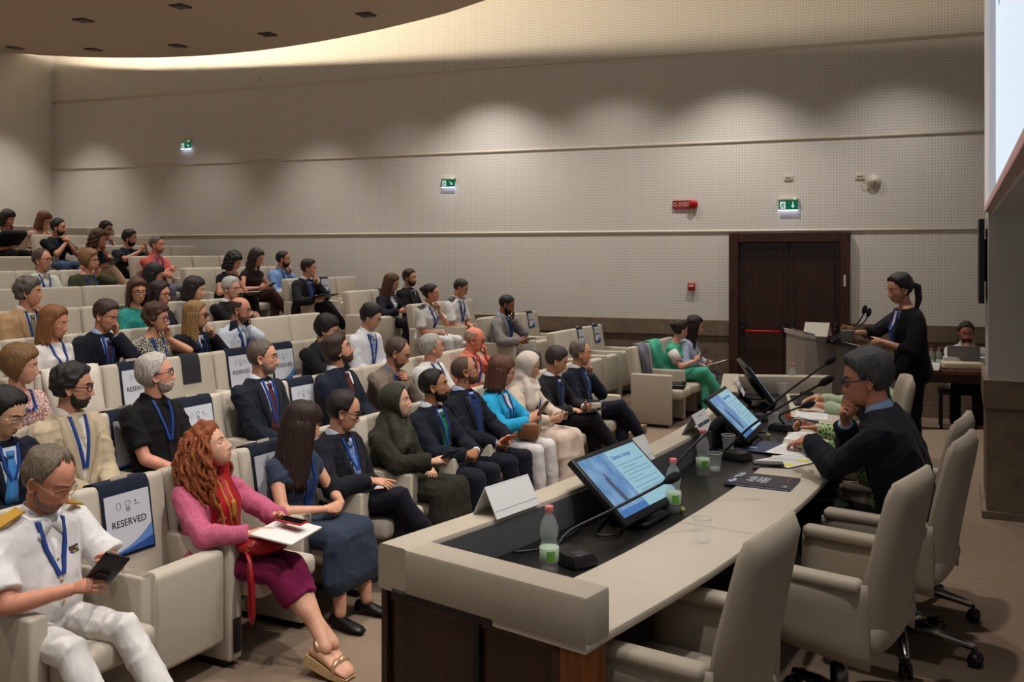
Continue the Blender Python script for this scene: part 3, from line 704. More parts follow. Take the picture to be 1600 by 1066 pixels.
        # glasses
        if k['gl']:
            gc = k['gl'] if isinstance(k['gl'], tuple) else (18, 18, 20); rr = .0018 if k.get('thin') else .0029; mb = MB(); gx = .0925
            for sd in (1, -1):
                th = np.linspace(0, 2*math.pi, 17); c = np.array([gx, .032*sd, .006]); P2 = [c+np.array([-.010*(abs(np.sin(t)*0+np.cos(t)*sd) if np.cos(t)*sd > 0 else 0), np.sign(np.cos(t))*abs(np.cos(t))**.75*.026, np.sign(np.sin(t))*abs(np.sin(t))**.75*.0195]) for t in th]
                mb.add(*tube([toh(p) for p in P2], rr, 6)); mb.add(*tube([toh(p) for p in (c+np.array([-.010, .026*sd, .008]), np.array([.06, .079*sd*k['wide'], .012]), np.array([-.008, .083*sd*k['wide'], .012]), np.array([-.03, .082*sd*k['wide'], -.006]))], rr, 6))
            mb.add(*tube([toh(p) for p in (np.array([gx, .007, .010]), np.array([gx+.004, 0, .012]), np.array([gx, -.007, .010]))], rr, 6))
            g = mb.build('glasses', mat('spectacle frame', gc, .3, .6 if k.get('thin') else 0), root)
            if k.get('dark'):
                mb = MB()
                for sd in (1, -1): mb.add(*tube([toh(np.array([gx-.003, .032*sd, .006])), toh(np.array([gx-.0035, .032*sd, .006]))], [.023, .023], 16, flat=.85))
                mb.build('lens', mat('tinted lens', (40, 34, 34), .1), g)
        if k['feet']:
            for sd, nm in ((1, 'L'), (-1, 'R')):
                hj, kn, an = s.lg[nm]; fd = k.get('fd', {}).get(nm); x = unit(fd if fd is not None else np.array([1, .12*sd, 0 if an[2] < .13 else -.45])); zz = unit(np.array([0, 0, 1])-x*x[2]); yy = np.cross(zz, x); M = np.array([x, yy, zz]); R = []; th = np.linspace(0, 2*math.pi, 12, endpoint=False)
                for px, w, zt in ((-.075, .022, .045), (-.065, .033, .075), (-.02, .036, .085), (.04, .038, .062), (.10, .046, .042), (.15, .042, .034), (.185, .024, .022)):
                    R.append(np.stack([np.full(12, px), np.cos(th)*w, np.maximum(np.sin(th), -.9)*(zt/2)+zt/2-.08], 1))
                if k.get('wedge'):
                    q, w = rings(np.array([[[px, y_*ww, z_] for y_, z_ in ((-1, -.075), (1, -.075), (1, zz_), (-1, zz_))] for px, ww, zz_ in ((-.08, .030, -.118), (-.075, .036, -.130), (.02, .038, -.125), (.10, .046, -.112), (.165, .040, -.098), (.19, .022, -.088))])); MB().add(an+(q*.9) @ M, w).build('wedge_sole', mat('woven sole', (176, 146, 104), .8, kind='tweed'), root, False)
                    q, w = rings(np.array(R)); MB().add(an+(q*.88) @ M, w).build('foot', skin, root)
                    for c_, r_, d_ in ((np.array([-.03, 0, -.005]), .040, np.array([.5, 0, 1])), (np.array([.09, 0, -.055]), .047, np.array([1, 0, .3]))): MB().add(*tube([an+c_ @ M-unit(d_) @ M*.011, an+c_ @ M+unit(d_) @ M*.011], [r_*.9, r_*.9], 14)).build('strap', mat('gold leather', (196, 160, 128), .3, .5), root)
                    continue
                q, w = rings(R); MB().add(an+(q*(.9 if fem else 1)) @ M, w).build('shoe', mat('shoe leather', k.get('shoe', (22, 20, 20)), .35), root)
        return root
def sleeve_vis(k): return k['lod'] < 2 and not k.get('nocuff')

# ------------------------------------------------------------------ colours
BEIGE = mat('beige upholstery', (186, 176, 160), .85, kind='weave')
DARK = mat('dark steel', (22, 22, 24), .5)
CARPET = mat('brown carpet', (122, 98, 77), .95, kind='carpet')
WOOD = mat('dark walnut', (46, 22, 13), .32, kind='wood', spec=.5)
WOOD2 = mat('walnut edge', (118, 66, 28), .4, kind='wood')
STONE = mat('travertine', (122, 106, 88), .7, kind='stone')
PLASTIC = mat('black plastic', (20, 20, 22), .4)
WHITEP = mat('off white plastic', (205, 196, 180), .5)
CHROME = mat('polished aluminium', (150, 148, 145), .22, 1.0)

# ------------------------------------------------------------------ floor and the stepped seating platforms
struct(MB().add(*box((24, 24, .2), (0, 8, -.1))).build('floor', CARPET, None, False))
def wall_cut(k, x):      # s at which row k's line x reaches the long wall
    p = A0+(x-RSP*(k-1))*RF; return ((WC-p) @ WN)/(RD @ WN)
LEND = {1: 6.45, 2: 6.2, 3: 6.15, 4: 5.95, 5: 5.85, 6: 5.75, 7: 5.7, 8: 6.1, 9: 6.4, 10: 6.4, 11: 6.4, 12: 6.4}
RBEG = {1: 8.31, 2: 8.2, 3: 8.05, 4: 7.85, 5: 7.75, 6: 7.6, 7: 6.75, 8: 6.75, 9: 7.0, 10: 7.1, 11: 7.2, 12: 7.2}
NROW = 12
for k in range(2, NROW+1):
    back = -.55 if k < NROW else -3.0
    pts = []
    for s_, x in ((-4, .40), (wall_cut(k, .40), .40), (wall_cut(k, back), back), (-4, back)):
        p = row_pt(k, s_, x); pts.append((p[0], p[1]))
    o = MB().add(*poly_prism(pts[::-1], 0, RISE*(k-1))).build('floor_step', CARPET, None, False); struct(o)
    s0, s1 = LEND[k]+.15, RBEG[k]-.15
    if s1-s0 > .5:
        pts = [row_pt(k, a, x)[:2] for a, x in ((s0, .75), (s1, .75), (s1, .40), (s0, .40))]
        struct(MB().add(*poly_prism(pts[::-1], 0, RISE*(k-1.5))).build('floor_step', CARPET, None, False))
# the stage
D2 = np.array([.424, .9057]); N2 = np.array([.9057, -.424])     # stage back wall: along, and away from the audience
SW = np.array([3.24, 6.53])                                     # its far corner
# ------------------------------------------------------------------ long perforated wall
def perforated():
    m = mat('perforated panel', (220, 214, 206), .75); nt = m.node_tree; N = nt.nodes; L = nt.links; b = N['Principled BSDF']
    tc = N.new('ShaderNodeTexCoord'); sp = N.new('ShaderNodeSeparateXYZ'); L.new(tc.outputs['Object'], sp.inputs[0])
    def mth(op, a, c=None):
        n = N.new('ShaderNodeMath'); n.operation = op
        for i, q in enumerate((a, c)):
            if q is None: continue
            if isinstance(q, (int, float)): n.inputs[i].default_value = q
            else: L.new(q, n.inputs[i])
        return n.outputs[0]
    def cell(o): return mth('ABSOLUTE', mth('SUBTRACT', mth('FRACT', mth('MULTIPLY', o, 1/.0375)), .5))
    r = mth('MAXIMUM', cell(sp.outputs['X']), cell(sp.outputs['Z']))
    hole = mth('LESS_THAN', r, .2)
    ns = N.new('ShaderNodeTexNoise'); ns.inputs['Scale'].default_value = 1.3; ns.inputs['Detail'].default_value = 4
    mp = N.new('ShaderNodeMapping'); mp.inputs['Scale'].default_value = (9, 1, .6); L.new(tc.outputs['Object'], mp.inputs[0]); L.new(mp.outputs[0], ns.inputs[0])
    k = mth('MULTIPLY', hole, mth('ADD', mth('MULTIPLY', ns.outputs[0], .5), .10))
    mx = N.new('ShaderNodeMixRGB'); L.new(k, mx.inputs[0]); mx.inputs[1].default_value = lin((220, 214, 206))+(1,); mx.inputs[2].default_value = lin((62, 54, 46))+(1,)
    L.new(mx.outputs[0], b.inputs['Base Color']); return m
PERF = perforated(); TRIMM = mat('wall trim', (214, 203, 186), .6)
WALLM = Matrix(((WU[0], -WN[0], 0, WC[0]), (WU[1], -WN[1], 0, WC[1]), (0, 0, 1, 0), (0, 0, 0, 1)))   # local x along the wall, -y into the room
ULEN = 17.5
def wobj(mb, name, m, parent=None, smooth=False):
    o = mb.build(name, m, None, smooth)
    if parent is None: o.matrix_world = WALLM
    else: o.parent = parent
    return o
DU0, DU1 = wall_u(1140), wall_u(1329)      # door frame
ww = MB()
ww.add(*box((ULEN, .2, 7.2), (ULEN/2, .125, 3.6)))
wallr = struct(wobj(ww, 'wall_right', mat('wall core', (150, 140, 126), .8)))
TR = [1.148+MOD*i for i in range(5)]
for i in range(5):
    z0, z1 = TR[i], TR[i]+MOD-.004
    if i == 0:
        for a, b_ in ((0, DU0-.0), (DU1, ULEN)): wobj(MB().add(*box((b_-a, .025, z1-z0), ((a+b_)/2, .0125, (z0+z1)/2))), 'wall_panel', PERF, wallr)
    else: wobj(MB().add(*box((ULEN, .025, z1-z0), (ULEN/2, .0125, (z0+z1)/2))), 'wall_panel', PERF, wallr)
for i in (1, 2, 3):
    pts = [(0.0, -.0), (0, .022)]
    mb = MB(); th = np.linspace(-math.pi/2, math.pi/2, 7)
    R = [np.stack([np.full(7, u), -.022*np.cos(th), TR[i]+.022*np.sin(th)], 1) for u in (0, ULEN)]
    mb.add(*rings(R)); struct(wobj(mb, 'trim_%d' % i, TRIMM, None, True))
rs = random.Random(3)
for a, b_ in ((0, DU0), (DU1, ULEN)):      # travertine wainscot in slabs
    u = a
    while u < b_-.05:
        w = min(1.25, b_-u)
        wobj(MB().add(*box((w-.005, .05, .21), (u+w/2, -.018, 1.045), .004, 1)), 'stone_slab', STONE, wallr)
        wobj(MB().add(*box((w-.005, .03, .80), (u+w/2, -.002+rs.uniform(-.002, .002), .535), .004, 1)), 'stone_slab', STONE, wallr)
        wobj(MB().add(*box((w-.005, .04, .13), (u+w/2, -.012, .065), .004, 1)), 'skirting_slab', STONE, wallr)
        u += w
# back wall, at the end of the rows
WL = MB().add(*poly_prism([tuple(WC), tuple(WC-WU*.2), tuple(WC-WU*.2+WN*14), tuple(WC+WN*14)], 0, 7.2))
struct(WL.build('wall_left', mat('painted wall', (216, 211, 202), .85, kind='paint'), None, False))
# ------------------------------------------------------------------ ceiling with its curved edge and light cove
def ceil_hit(px, py, dz=0):
    r = (px-800)/FPX; v = (396-py)/FPX
    Y = 13.0
    for _ in range(60): Y = .5*Y+.5*(ceil_z((np.array([r*Y, Y])-WC) @ WU)-EYE)/v
    return np.array([r*Y, Y, EYE+v*Y-dz])
EDGE = [ceil_hit(*p) for p in ((60, 86), (83, 87.2), (130, 89.2), (200, 90.3), (250, 89.8), (300, 88), (350, 84.5), (400, 79.5), (450, 73), (500, 65), (550, 55.5), (600, 45), (650, 33), (700, 20), (760, 0), (830, -26), (910, -60), (1000, -103))]
e0, e1 = EDGE[-2], EDGE[-1]; dd = (e1-e0)/np.linalg.norm((e1-e0)[:2])
for i in range(1, 6): EDGE.append(e1+np.append(np.array([dd[0]-.06*i, dd[1]]), dd[2])*1.6*i)
def cz(p): return ceil_z((np.asarray(p)[:2]-WC) @ WU)
ue = [(e[:2]-WC) @ WU for e in EDGE]; ve = [(e[:2]-WC) @ WN for e in EDGE]; CR = []
for u in sorted(set(list(np.linspace(-.15, ue[-1], 34))+ue)):
    v0 = float(np.interp(u, ue, ve)); p0, p1 = WC+WU*u+WN*v0, WC+WU*u+WN*max(19, v0+2); z = ceil_z(u)
    CR.append([(p0[0], p0[1], z), (p1[0], p1[1], z), (p1[0], p1[1], z+.03), (p0[0], p0[1], z+.03)])
def ceil_mat():
    m = mat('ceiling', (196, 176, 152), .9); nt = m.node_tree; N = nt.nodes; L = nt.links; b = N['Principled BSDF']
    tc = N.new('ShaderNodeTexCoord'); mp = N.new('ShaderNodeMapping'); mp.inputs['Rotation'].default_value = (0, 0, .37); L.new(tc.outputs['Object'], mp.inputs[0])
    w = N.new('ShaderNodeTexWave'); w.inputs['Scale'].default_value = 10; w.bands_direction = 'X'; L.new(mp.outputs[0], w.inputs[0])
    bp = N.new('ShaderNodeBump'); bp.inputs['Strength'].default_value = .25; bp.inputs['Distance'].default_value = .006; L.new(w.outputs[0], bp.inputs['Height']); L.new(bp.outputs[0], b.inputs['Normal'])
    r = N.new('ShaderNodeValToRGB'); r.color_ramp.elements[0].color = lin((172, 156, 136))+(1,); r.color_ramp.elements[1].color = lin((200, 183, 162))+(1,); r.color_ramp.elements[0].position = .0; r.color_ramp.elements[1].position = .35
    L.new(w.outputs[0], r.inputs[0]); L.new(r.outputs[0], b.inputs['Base Color']); return m
struct(MB().add(*rings(np.array(CR))).build('ceiling', ceil_mat(), None, False))
struct(MB().add(*box((34, 34, .2), (0, 8, 7.3))).build('ceiling_upper', mat('upper ceiling', (84, 79, 72), .85, kind='paint'), None, False))
# the warm light line that lies in the cove, behind the ceiling's edge
pts = []
for i, e in enumerate(EDGE):
    a = EDGE[max(i-1, 0)]; b_ = EDGE[min(i+1, len(EDGE)-1)]; t = unit(b_[:2]-a[:2]); nrm = np.array([t[1], -t[0]])   # away from the wall
    pts.append(np.array([*(e[:2]+nrm*COVE_BACK), cz(e)+.03+COVE_UP]))
o = MB().add(*tube(pts, .022, 6)).build('cove_light', mat('warm led', (255, 236, 204), .5, emit=COVE_E), None, False)
tag(o, 'warm light line hidden above the curved ceiling edge along the perforated wall', 'light')
o = None
# recessed downlights
DL = MB(); DL.add(*box((.20, .20, .02), (0, 0, -.008), .004, 1)); dlm = DL.data('frame', [mat('downlight frame', (70, 62, 54), .6)], False)
DI = MB(); DI.add(*lathe([(.085, -.019), (.08, -.021), (.0, -.021)], 16)); dim = DI.data('lens', [mat('downlight lens', (12, 11, 10), .3)], False)
DPX = [(24, 74), (146, 77), (278, 71), (418, 53), (572, 22), (130, 31), (282, 9)]
where = ['nearest the back wall corner', 'second along the curved edge from the back wall', 'third along the curved edge from the back wall', 'fourth along the curved ceiling edge', 'fifth and last along the curved edge', 'inner row, over the back rows', 'inner row, near the view top']
for (px, py), w_ in zip(DPX, where):
    p = ceil_hit(px, py); t = thing('ceiling_light', 'square dark recessed downlight in the ceiling, '+w_, 'light', p, math.atan2(WU[1], WU[0])); t.rotation_euler[1] = .02
    put('frame', dlm, t); put('lens', dim, t)
# ------------------------------------------------------------------ door
dw = DU1-DU0
dr = thing('door_1', 'double door of dark walnut in a wide walnut frame, with red push bar', 'door'); dr['kind'] = 'structure'; del dr['label']; del dr['category']
dr.matrix_world = WALLM @ Matrix.Translation((DU0, 0, 0))
mb = MB(); fw = .125; top = TR[1]-.024
mb.add(*box((fw, .12, top), (fw/2, -.02, top/2), .006, 1)); mb.add(*box((fw, .12, top), (dw-fw/2, -.02, top/2), .006, 1)); mb.add(*box((dw-2*fw, .12, fw), (dw/2, -.02, top-fw/2), .006, 1))
mb.build('door_frame', mat('walnut frame', (58, 30, 18), .35, kind='wood', spec=.5), dr, False)
lw = (dw-2*fw)/2
for i in (0, 1):
    x = fw+lw*(i+.5); h = top-fw
    lf = MB().add(*box((lw-.006, .045, h-.01), (x, .03, h/2), .004, 1)).build('door_leaf', WOOD, dr, False)
    mb = MB()
    for dx, dz, sx, sz in ((0, h-.09, lw-.14, .018), (0, .16, lw-.14, .018), (-(lw-.14)/2, h/2+.03, .018, h-.25), ((lw-.14)/2, h/2+.03, .018, h-.25)): mb.add(*box((sx, .014, sz), (x+dx, .004, dz), .004, 1))
    mb.build('moulding', WOOD, lf, False)
    mb = MB(); rb = MB()
    rb.add(*tube([(x-lw*.36, -.07, 1.02), (x+lw*.36, -.07, 1.02)], .017, 10)); 
    for q in (-1, 1): mb.add(*box((.035, .05, .20), (x+q*lw*.42, -.015, 1.05), .01)); mb.add(*tube([(x+q*lw*.42, -.03, 1.10), (x+q*lw*.41, -.07, 1.06), (x+q*lw*.35, -.07, 1.02)], .014, 8))
    pb = rb.build('push_bar', mat('red push bar', (168, 22, 20), .35), lf); mb.build('bracket', PLASTIC, pb)
MB().add(*box((.028, .006, .15), (dw-fw*.55, -.084, 1.70), .002, 1)).build('door_plate', WHITEP, dr, False)
mb = MB().add(*box((.03, .05, .10), (dw/2, 0, top-fw-.06), .006)); mb.build('door_closer', PLASTIC, dr, False)
# ------------------------------------------------------------------ things on the wall
def on_wall(name, px, py, label, cat):
    u = wall_u(px); p = wall_pt(u); Y = p.y; z = EYE-(py-396)/FPX*Y
    t = thing(name, label, cat); t.matrix_world = WALLM @ Matrix.Translation((u, 0, z)); return t
XZ = lambda x, y, z: Matrix(((1, 0, 0, x), (0, 0, -1, y), (0, 1, 0, z), (0, 0, 0, 1)))    # lettering plane on a wall, facing -y
GREEN = mat('exit green', (0, 118, 84), .4, emit=.35); SIGNW = mat('sign white', (225, 240, 235), .4, emit=.55)
def exit_sign(px, py, w, kind, label):
    t = on_wall('exit_sign', px, py, label, 'sign'); h = w*.5
    MB().add(*box((w*1.06, .06, .035), (0, -.03, h/2+.02), .006)).build('housing', WHITEP, t)
    pn = MB().add(*box((w, .012, h), (0, -.04, 0), .002, 1)).build('panel', GREEN, t, False)
    MB().add(*box((w, .014, .008), (0, -.04, -h/2-.004))).build('light_strip', mat('edge light', (205, 215, 255), .4, emit=5), pn, False)
    y = -.0475; mb = MB(); flat = lambda P: mb.add([(a*w, yy, b_*h) for yy in (y, y+.003) for a, b_ in P], [tuple(range(len(P))), tuple(range(2*len(P)-1, len(P)-1, -1))])
    flat([(-.42, -.38), (-.14, -.38), (-.14, .38), (-.42, .38)]); mb.build('doorway', SIGNW, pn, False)
    # running figure
    mb = MB(); y = -.050
    def limb(P, r):
        for a, b_ in zip(P, P[1:]):
            a, b_ = np.array(a), np.array(b_); q = unit(np.append(b_-a, 0))[:2]; nn = np.array([-q[1], q[0]])*r; flat([tuple(a*np.array([1, 1])+nn*np.array([1, 2])), tuple(a-nn*np.array([1, 2])), tuple(b_-nn*np.array([1, 2])), tuple(b_+nn*np.array([1, 2]))])
    th = np.linspace(0, 6.28, 9)[:-1]; flat([(-.25+.032*math.cos(a), .24+.064*math.sin(a)) for a in th])
    limb([(-.27, .15), (-.29, -.08)], .032); limb([(-.29, -.06), (-.22, -.16), (-.25, -.33)], .022); limb([(-.29, -.06), (-.34, -.22), (-.43, -.26)], .022); limb([(-.27, .13), (-.19, .04), (-.15, .10)], .016); limb([(-.28, .13), (-.36, .06), (-.38, -.04)], .016)
    mb.build('figure', GREEN, pn, False)
    mb = MB(); y = -.0475; c, s_ = (0, -1) if kind == 'down' else (.7071, -.7071)
    def ar(P): flat([(.24+(c*b_-s_*a)*.42*h/w, (s_*b_+c*a)*.42) for a, b_ in P])
    ar([(-.1, -.85), (.1, -.85), (.1, .2), (-.1, .2)]); ar([(-.42, .1), (-.28, -.1), (.1, .55), (0, .75)]); ar([(.42, .1), (0, .75), (-.1, .55), (.28, -.1)])
    mb.build('arrow', SIGNW, pn, False)
    MB().add(*ell((w*.34, -.062, h/2+.02), (.006, .006, .006), 8, 6)).build('indicator', mat('green led', (120, 255, 140), .4, emit=4), t)
exit_sign(293, 228, .205, 'diag', 'green exit sign with slanting arrow high on the wall over the back rows')
exit_sign(702, 287, .215, 'diag', 'green exit sign with slanting arrow, middle one along the perforated wall')
exit_sign(1232, 321, .245, 'down', 'green exit sign with downward arrow above the double door')
RED = mat('alarm red', (176, 24, 28), .4)
t = on_wall('alarm_sign', 1066, 320, 'red fire alarm plate with white lettering and round red bell', 'sign')
MB().add(*box((.25, .03, .115), (0, -.015, 0), .004, 1)).build('plate', mat('alarm plate red', (150, 34, 34), .5), t, False)
lt = mat('white print', (225, 215, 205), .6)
put('lettering', text_mesh('ALLARME\nINCENDIO', .034, lt), t, XZ(.03, -.0315, .004))
mb = MB(); th = np.linspace(0, 6.28, 13); mb.add(*tube([(-.093+.022*math.cos(a), -.032, .022*math.sin(a)) for a in th], .003, 5)); mb.build('emblem', lt, t)
v, f = lathe([(.0, .075), (.045, .07), (.06, .05), (.062, .0)], 20); MB().add(np.stack([v[:, 0]+.155, -v[:, 2], v[:, 1]], 1), f).build('bell', RED, t)
t = on_wall('call_point', 1081, 448, 'small square red manual call point on the wall beside the door', 'alarm')
MB().add(*box((.10, .05, .10), (0, -.025, 0), .008)).build('housing', RED, t); MB().add(*box((.062, .006, .03), (0, -.052, .012), .003, 1)).build('window', lt, t, False); MB().add(*box((.03, .004, .008), (0, -.054, .012))).build('mark', PLASTIC, t, False)
def socket(px, py, label):
    t = on_wall('wall_socket', px, py, label, 'socket')
    MB().add(*box((.115, .014, .075), (0, -.007, 0), .004)).build('plate', WHITEP, t)
    for q in (-.018, .018): v, f = lathe([(.010, .0), (.010, .003), (0, .003)], 12); MB().add(np.stack([v[:, 0]+q, -.0135-v[:, 2], v[:, 1]+.0], 1), f).build('hole', PLASTIC, t)
    return t
socket(1232, 278, 'white two-hole wall socket plate above the exit sign over the door')
socket(1344, 276, 'white two-hole wall socket plate beside the round detector')
t = on_wall('detector', 1366, 283, 'round off-white wall detector with its cable looping to a socket', 'detector')
v, f = lathe([(.082, .0), (.082, .03), (.07, .05), (.03, .055), (.028, .06), (0, .06)], 24); MB().add(np.stack([v[:, 0], -v[:, 2], v[:, 1]], 1), f).build('housing', WHITEP, t)
MB().add(*box((.022, .006, .03), (0, -.062, 0), .002, 1)).build('mark', mat('grey mark', (150, 140, 128), .6), t, False)
MB().add(*tube([(-.15, -.02, .03), (-.11, -.025, .03), (-.085, -.02, .0)], .004, 6)).build('cable', WHITEP, t)
MB().add(*tube([(-.16, -.012, .0), (-.14, -.015, -.08), (-.10, -.015, -.10), (-.07, -.015, -.06)], .004, 6)).build('cable', WHITEP, t)
t = on_wall('wall_plate', 405, 124, 'small pale blank cover plate high on the perforated wall', 'plate'); MB().add(*box((.085, .012, .115), (0, -.006, 0), .004)).build('cover', WHITEP, t); MB().add(*lathe([(.006, 0), (.005, .004), (0, .004)], 8)).build('screw', CHROME, t)
t.children[-1].location = (0, -.012, 0); t.children[-1].rotation_euler = (math.pi/2, 0, 0)

# ------------------------------------------------------------------ stage platform, stage back wall and big screen
def sw(a, b_):   # a metres from the far corner towards the camera, b metres away from the audience
    p = SW-D2*a+N2*b_; return (p[0], p[1])
def crom(P, n=8):
    P = [np.asarray(p, float) for p in P]; P = [2*P[0]-P[1]]+P+[2*P[-1]-P[-2]]; out = []
    for i in range(1, len(P)-2):
        for j in range(n):
            t = j/n; a, b, c, d = P[i-1:i+3]
            out.append(.5*((2*b)+(-a+c)*t+(2*a-5*b+4*c-d)*t*t+(-a+3*b-3*c+d)*t**3))
    return out+[P[-2]]
DK = crom([(-.43, 3.09), (.10, 3.79), (.68, 4.72), (1.08, 5.55), (1.36, 6.35), (1.63, 7.42)], 7)     # outer edge of the panel desk
DKN = []
for i, p in enumerate(DK):
    t = unit(DK[min(i+1, len(DK)-1)]-DK[max(i-1, 0)]); DKN.append(np.array([t[1], -t[0]]))
DKN[0] = np.array([.79, -.62]); DKN[-1] = np.array([.992, -.10])
off = lambda o: [p+n_*o for p, n_ in zip(DK, DKN)]
st = [tuple(q) for q in off(-.04)]+[(1.72, 7.7), (2.2, 9.8), (7.5, 9.8), (7.5, .3), (.25, .3), (.14, 2.55)]
struct(MB().add(*poly_prism(st[::-1], 0, STAGE)).build('floor_stage', CARPET, None, False))
GREYW = mat('grey wall', (196, 194, 190), .8, kind='paint')
wst = struct(MB().add(*poly_prism([sw(0, 0), sw(0, 3), sw(-.9, 3), sw(-.9, 0)], 1.15, 3.2)).build('wall_stage', GREYW, None, False))
MB().add(*poly_prism([sw(.03, -.03), sw(.03, 3), sw(-.9, 3), sw(-.9, -.03)], 1.0, 1.19)).build('stone_slab', STONE, wst, False)
MB().add(*poly_prism([sw(.012, -.012), sw(.012, 3), sw(-.9, 3), sw(-.9, -.012)], STAGE+.05, .995)).build('stone_slab', STONE, wst, False)
MB().add(*poly_prism([sw(.03, -.04), sw(.03, 3), sw(-.9, 3), sw(-.9, -.04)], STAGE-.25, STAGE+.05)).build('skirting_slab', STONE, wst, False)
scr = struct(MB().add(*poly_prism([sw(6.5, .02), sw(6.5, 3), sw(-.1, 3), sw(-.1, .02)], 2.31, 7.2)).build('wall_screen', GREYW, None, False))
# the projection screen on that wall
t = thing('projection_screen', 'large bright projection screen high on the stage wall showing a pale slide', 'screen')
def scr_quad(mb, a0, a1, z0, z1, d0, d1, m=0): mb.add(*poly_prism([sw(a1, -d1), sw(a1, -d0), sw(a0, -d0), sw(a0, -d1)][::-1], z0, z1), m)
mb = MB(); scr_quad(mb, -.02, 6.4, 2.33, 7.1, -.02, .02); mb.build('frame', mat('screen frame', (196, 172, 160), .6), t, False)
mb = MB(); scr_quad(mb, .04, 6.3, 2.335, 2.36, .02, .026); mb.build('lower_edge', mat('screen lower edge', (222, 170, 160), .6, emit=.25), t, False)
def pic_mat():
    m = mat('projected picture', (176, 180, 190), .6); nt = m.node_tree; N = nt.nodes; L = nt.links; b = N['Principled BSDF']
    tc = N.new('ShaderNodeTexCoord'); ns = N.new('ShaderNodeTexNoise'); ns.inputs['Scale'].default_value = 1.1; ns.inputs['Detail'].default_value = 5; L.new(tc.outputs['Object'], ns.inputs[0])
    r = N.new('ShaderNodeValToRGB'); e = r.color_ramp.elements; e[0].position = .35; e[1].position = .62; e[0].color = lin((150, 156, 172))+(1,); e[1].color = lin((196, 184, 176))+(1,)
    L.new(ns.outputs[0], r.inputs[0]); L.new(r.outputs[0], b.inputs['Emission Color']); b.inputs['Emission Strength'].default_value = .55; b.inputs['Base Color'].default_value = (.05, .05, .05, 1); return m
mb = MB(); scr_quad(mb, .05, 2.4, 2.36, 7.0, .02, .024); mb.build('picture', pic_mat(), t, False)
mb = MB(); scr_quad(mb, 2.4, 6.3, 2.36, 7.0, .02, .024); pn = mb.build('slide', mat('projected slide', (226, 240, 252), .6, emit=.60), t, False)
grey = mat('projected text', (120, 150, 180), .6, emit=.6); rs = random.Random(5)
for i in range(9):
    z = 4.6-.19*i; mb = MB(); a = 2.7+(.12 if i % 3 else 0)
    while a < 5.6-.9*rs.random()*(i % 3 == 2): w = rs.uniform(.08, .3); scr_quad(mb, a, a+w, z, z+.07, .024, .027); a += w+.06
    o = mb.build('text_line', grey, pn, False)
put('lettering', text_mesh('Climate change', .30, mat('projected title', (70, 120, 170), .6, emit=.6), 'LEFT'), pn, frame((*sw(2.75, -.026), 5.2), (-D2[0], -D2[1], 0), (0, 0, 1)))
t = thing('wall_monitor', 'thin black monitor mounted edge-on to the stage wall under the screen', 'monitor')
mb = MB(); mb.add(*poly_prism([sw(-.15, -.055), sw(-.15, -.02), sw(-.8, -.02), sw(-.8, -.055)], 1.70, 2.29)); mb.build('panel', PLASTIC, t, False); MB().add(*poly_prism([sw(-.3, -.02), sw(-.3, .0), sw(-.65, .0), sw(-.65, -.02)], 1.85, 2.15)).build('bracket', DARK, t, False)

# ------------------------------------------------------------------ the curved panel desk
dk = thing('panel_desk', 'long curved panel desk with beige upholstered rim, black inset and walnut front', 'desk', (0, 0, 0))
UPH = mat('desk upholstery', (176, 164, 147), .75, kind='weave'); TOPM = mat('desk laminate', (190, 179, 163), .45, kind='paint', spec=.4); GREYIN = mat('dark grey inner face', (92, 92, 94), .7, kind='weave'); BLK = mat('black inset', (14, 13, 13), .33, spec=.5)
ZL, ZT = 1.12, .99
def sweep(o_z, i0=0, i1=None, m=0):   # sweep an (offset, height) outline along the desk
    i1 = len(DK) if i1 is None else i1; R = []
    for p, n_ in list(zip(DK, DKN))[i0:i1]: R.append([(p[0]+n_[0]*o, p[1]+n_[1]*o, z) for o, z in o_z])
    return rings(np.array(R))
def rr(o0, o1, z0, z1, r=.012): return [(o0, z0+r), (o0, z1-r), (o0+r*.3, z1-r*.3), (o0+r, z1), (o1-r, z1), (o1-r*.3, z1-r*.3), (o1, z1-r), (o1, z0+r), (o1-r*.3, z0+r*.3), (o1-r, z0), (o0+r, z0), (o0+r*.3, z0+r*.3)]
MB().add(*sweep(rr(0, .125, ZL-.145, ZL)[::-1])).build('rim', UPH, dk, 'auto')
MB().add(*sweep([(.125, ZT-.01), (.130, ZT-.01), (.130, ZL-.016), (.125, ZL-.016)])).build('inner_face', GREYIN, dk, False)
MB().add(*sweep([(.06, ZT-.03), (.06, ZT-.004), (.47, ZT-.004), (.47, ZT-.03)][::-1])).build('inset', BLK, dk, False)
cuts = [0, 9, 17, 24, 30, len(DK)-1]
for a, b_ in zip(cuts, cuts[1:]):
    v, f = sweep(rr(.465, .80, ZT-.028, ZT, .006)[::-1], a, b_+1)
    k = 12; nr = len(v)//k; d = unit(v[k]-v[0])*.0022; v[:k] += d; d = unit(v[-1]-v[-1-k])*.0022; v[-k:] -= d     # open joints between the tops
    MB().add(v, f).build('worktop', TOPM, dk, 'auto')
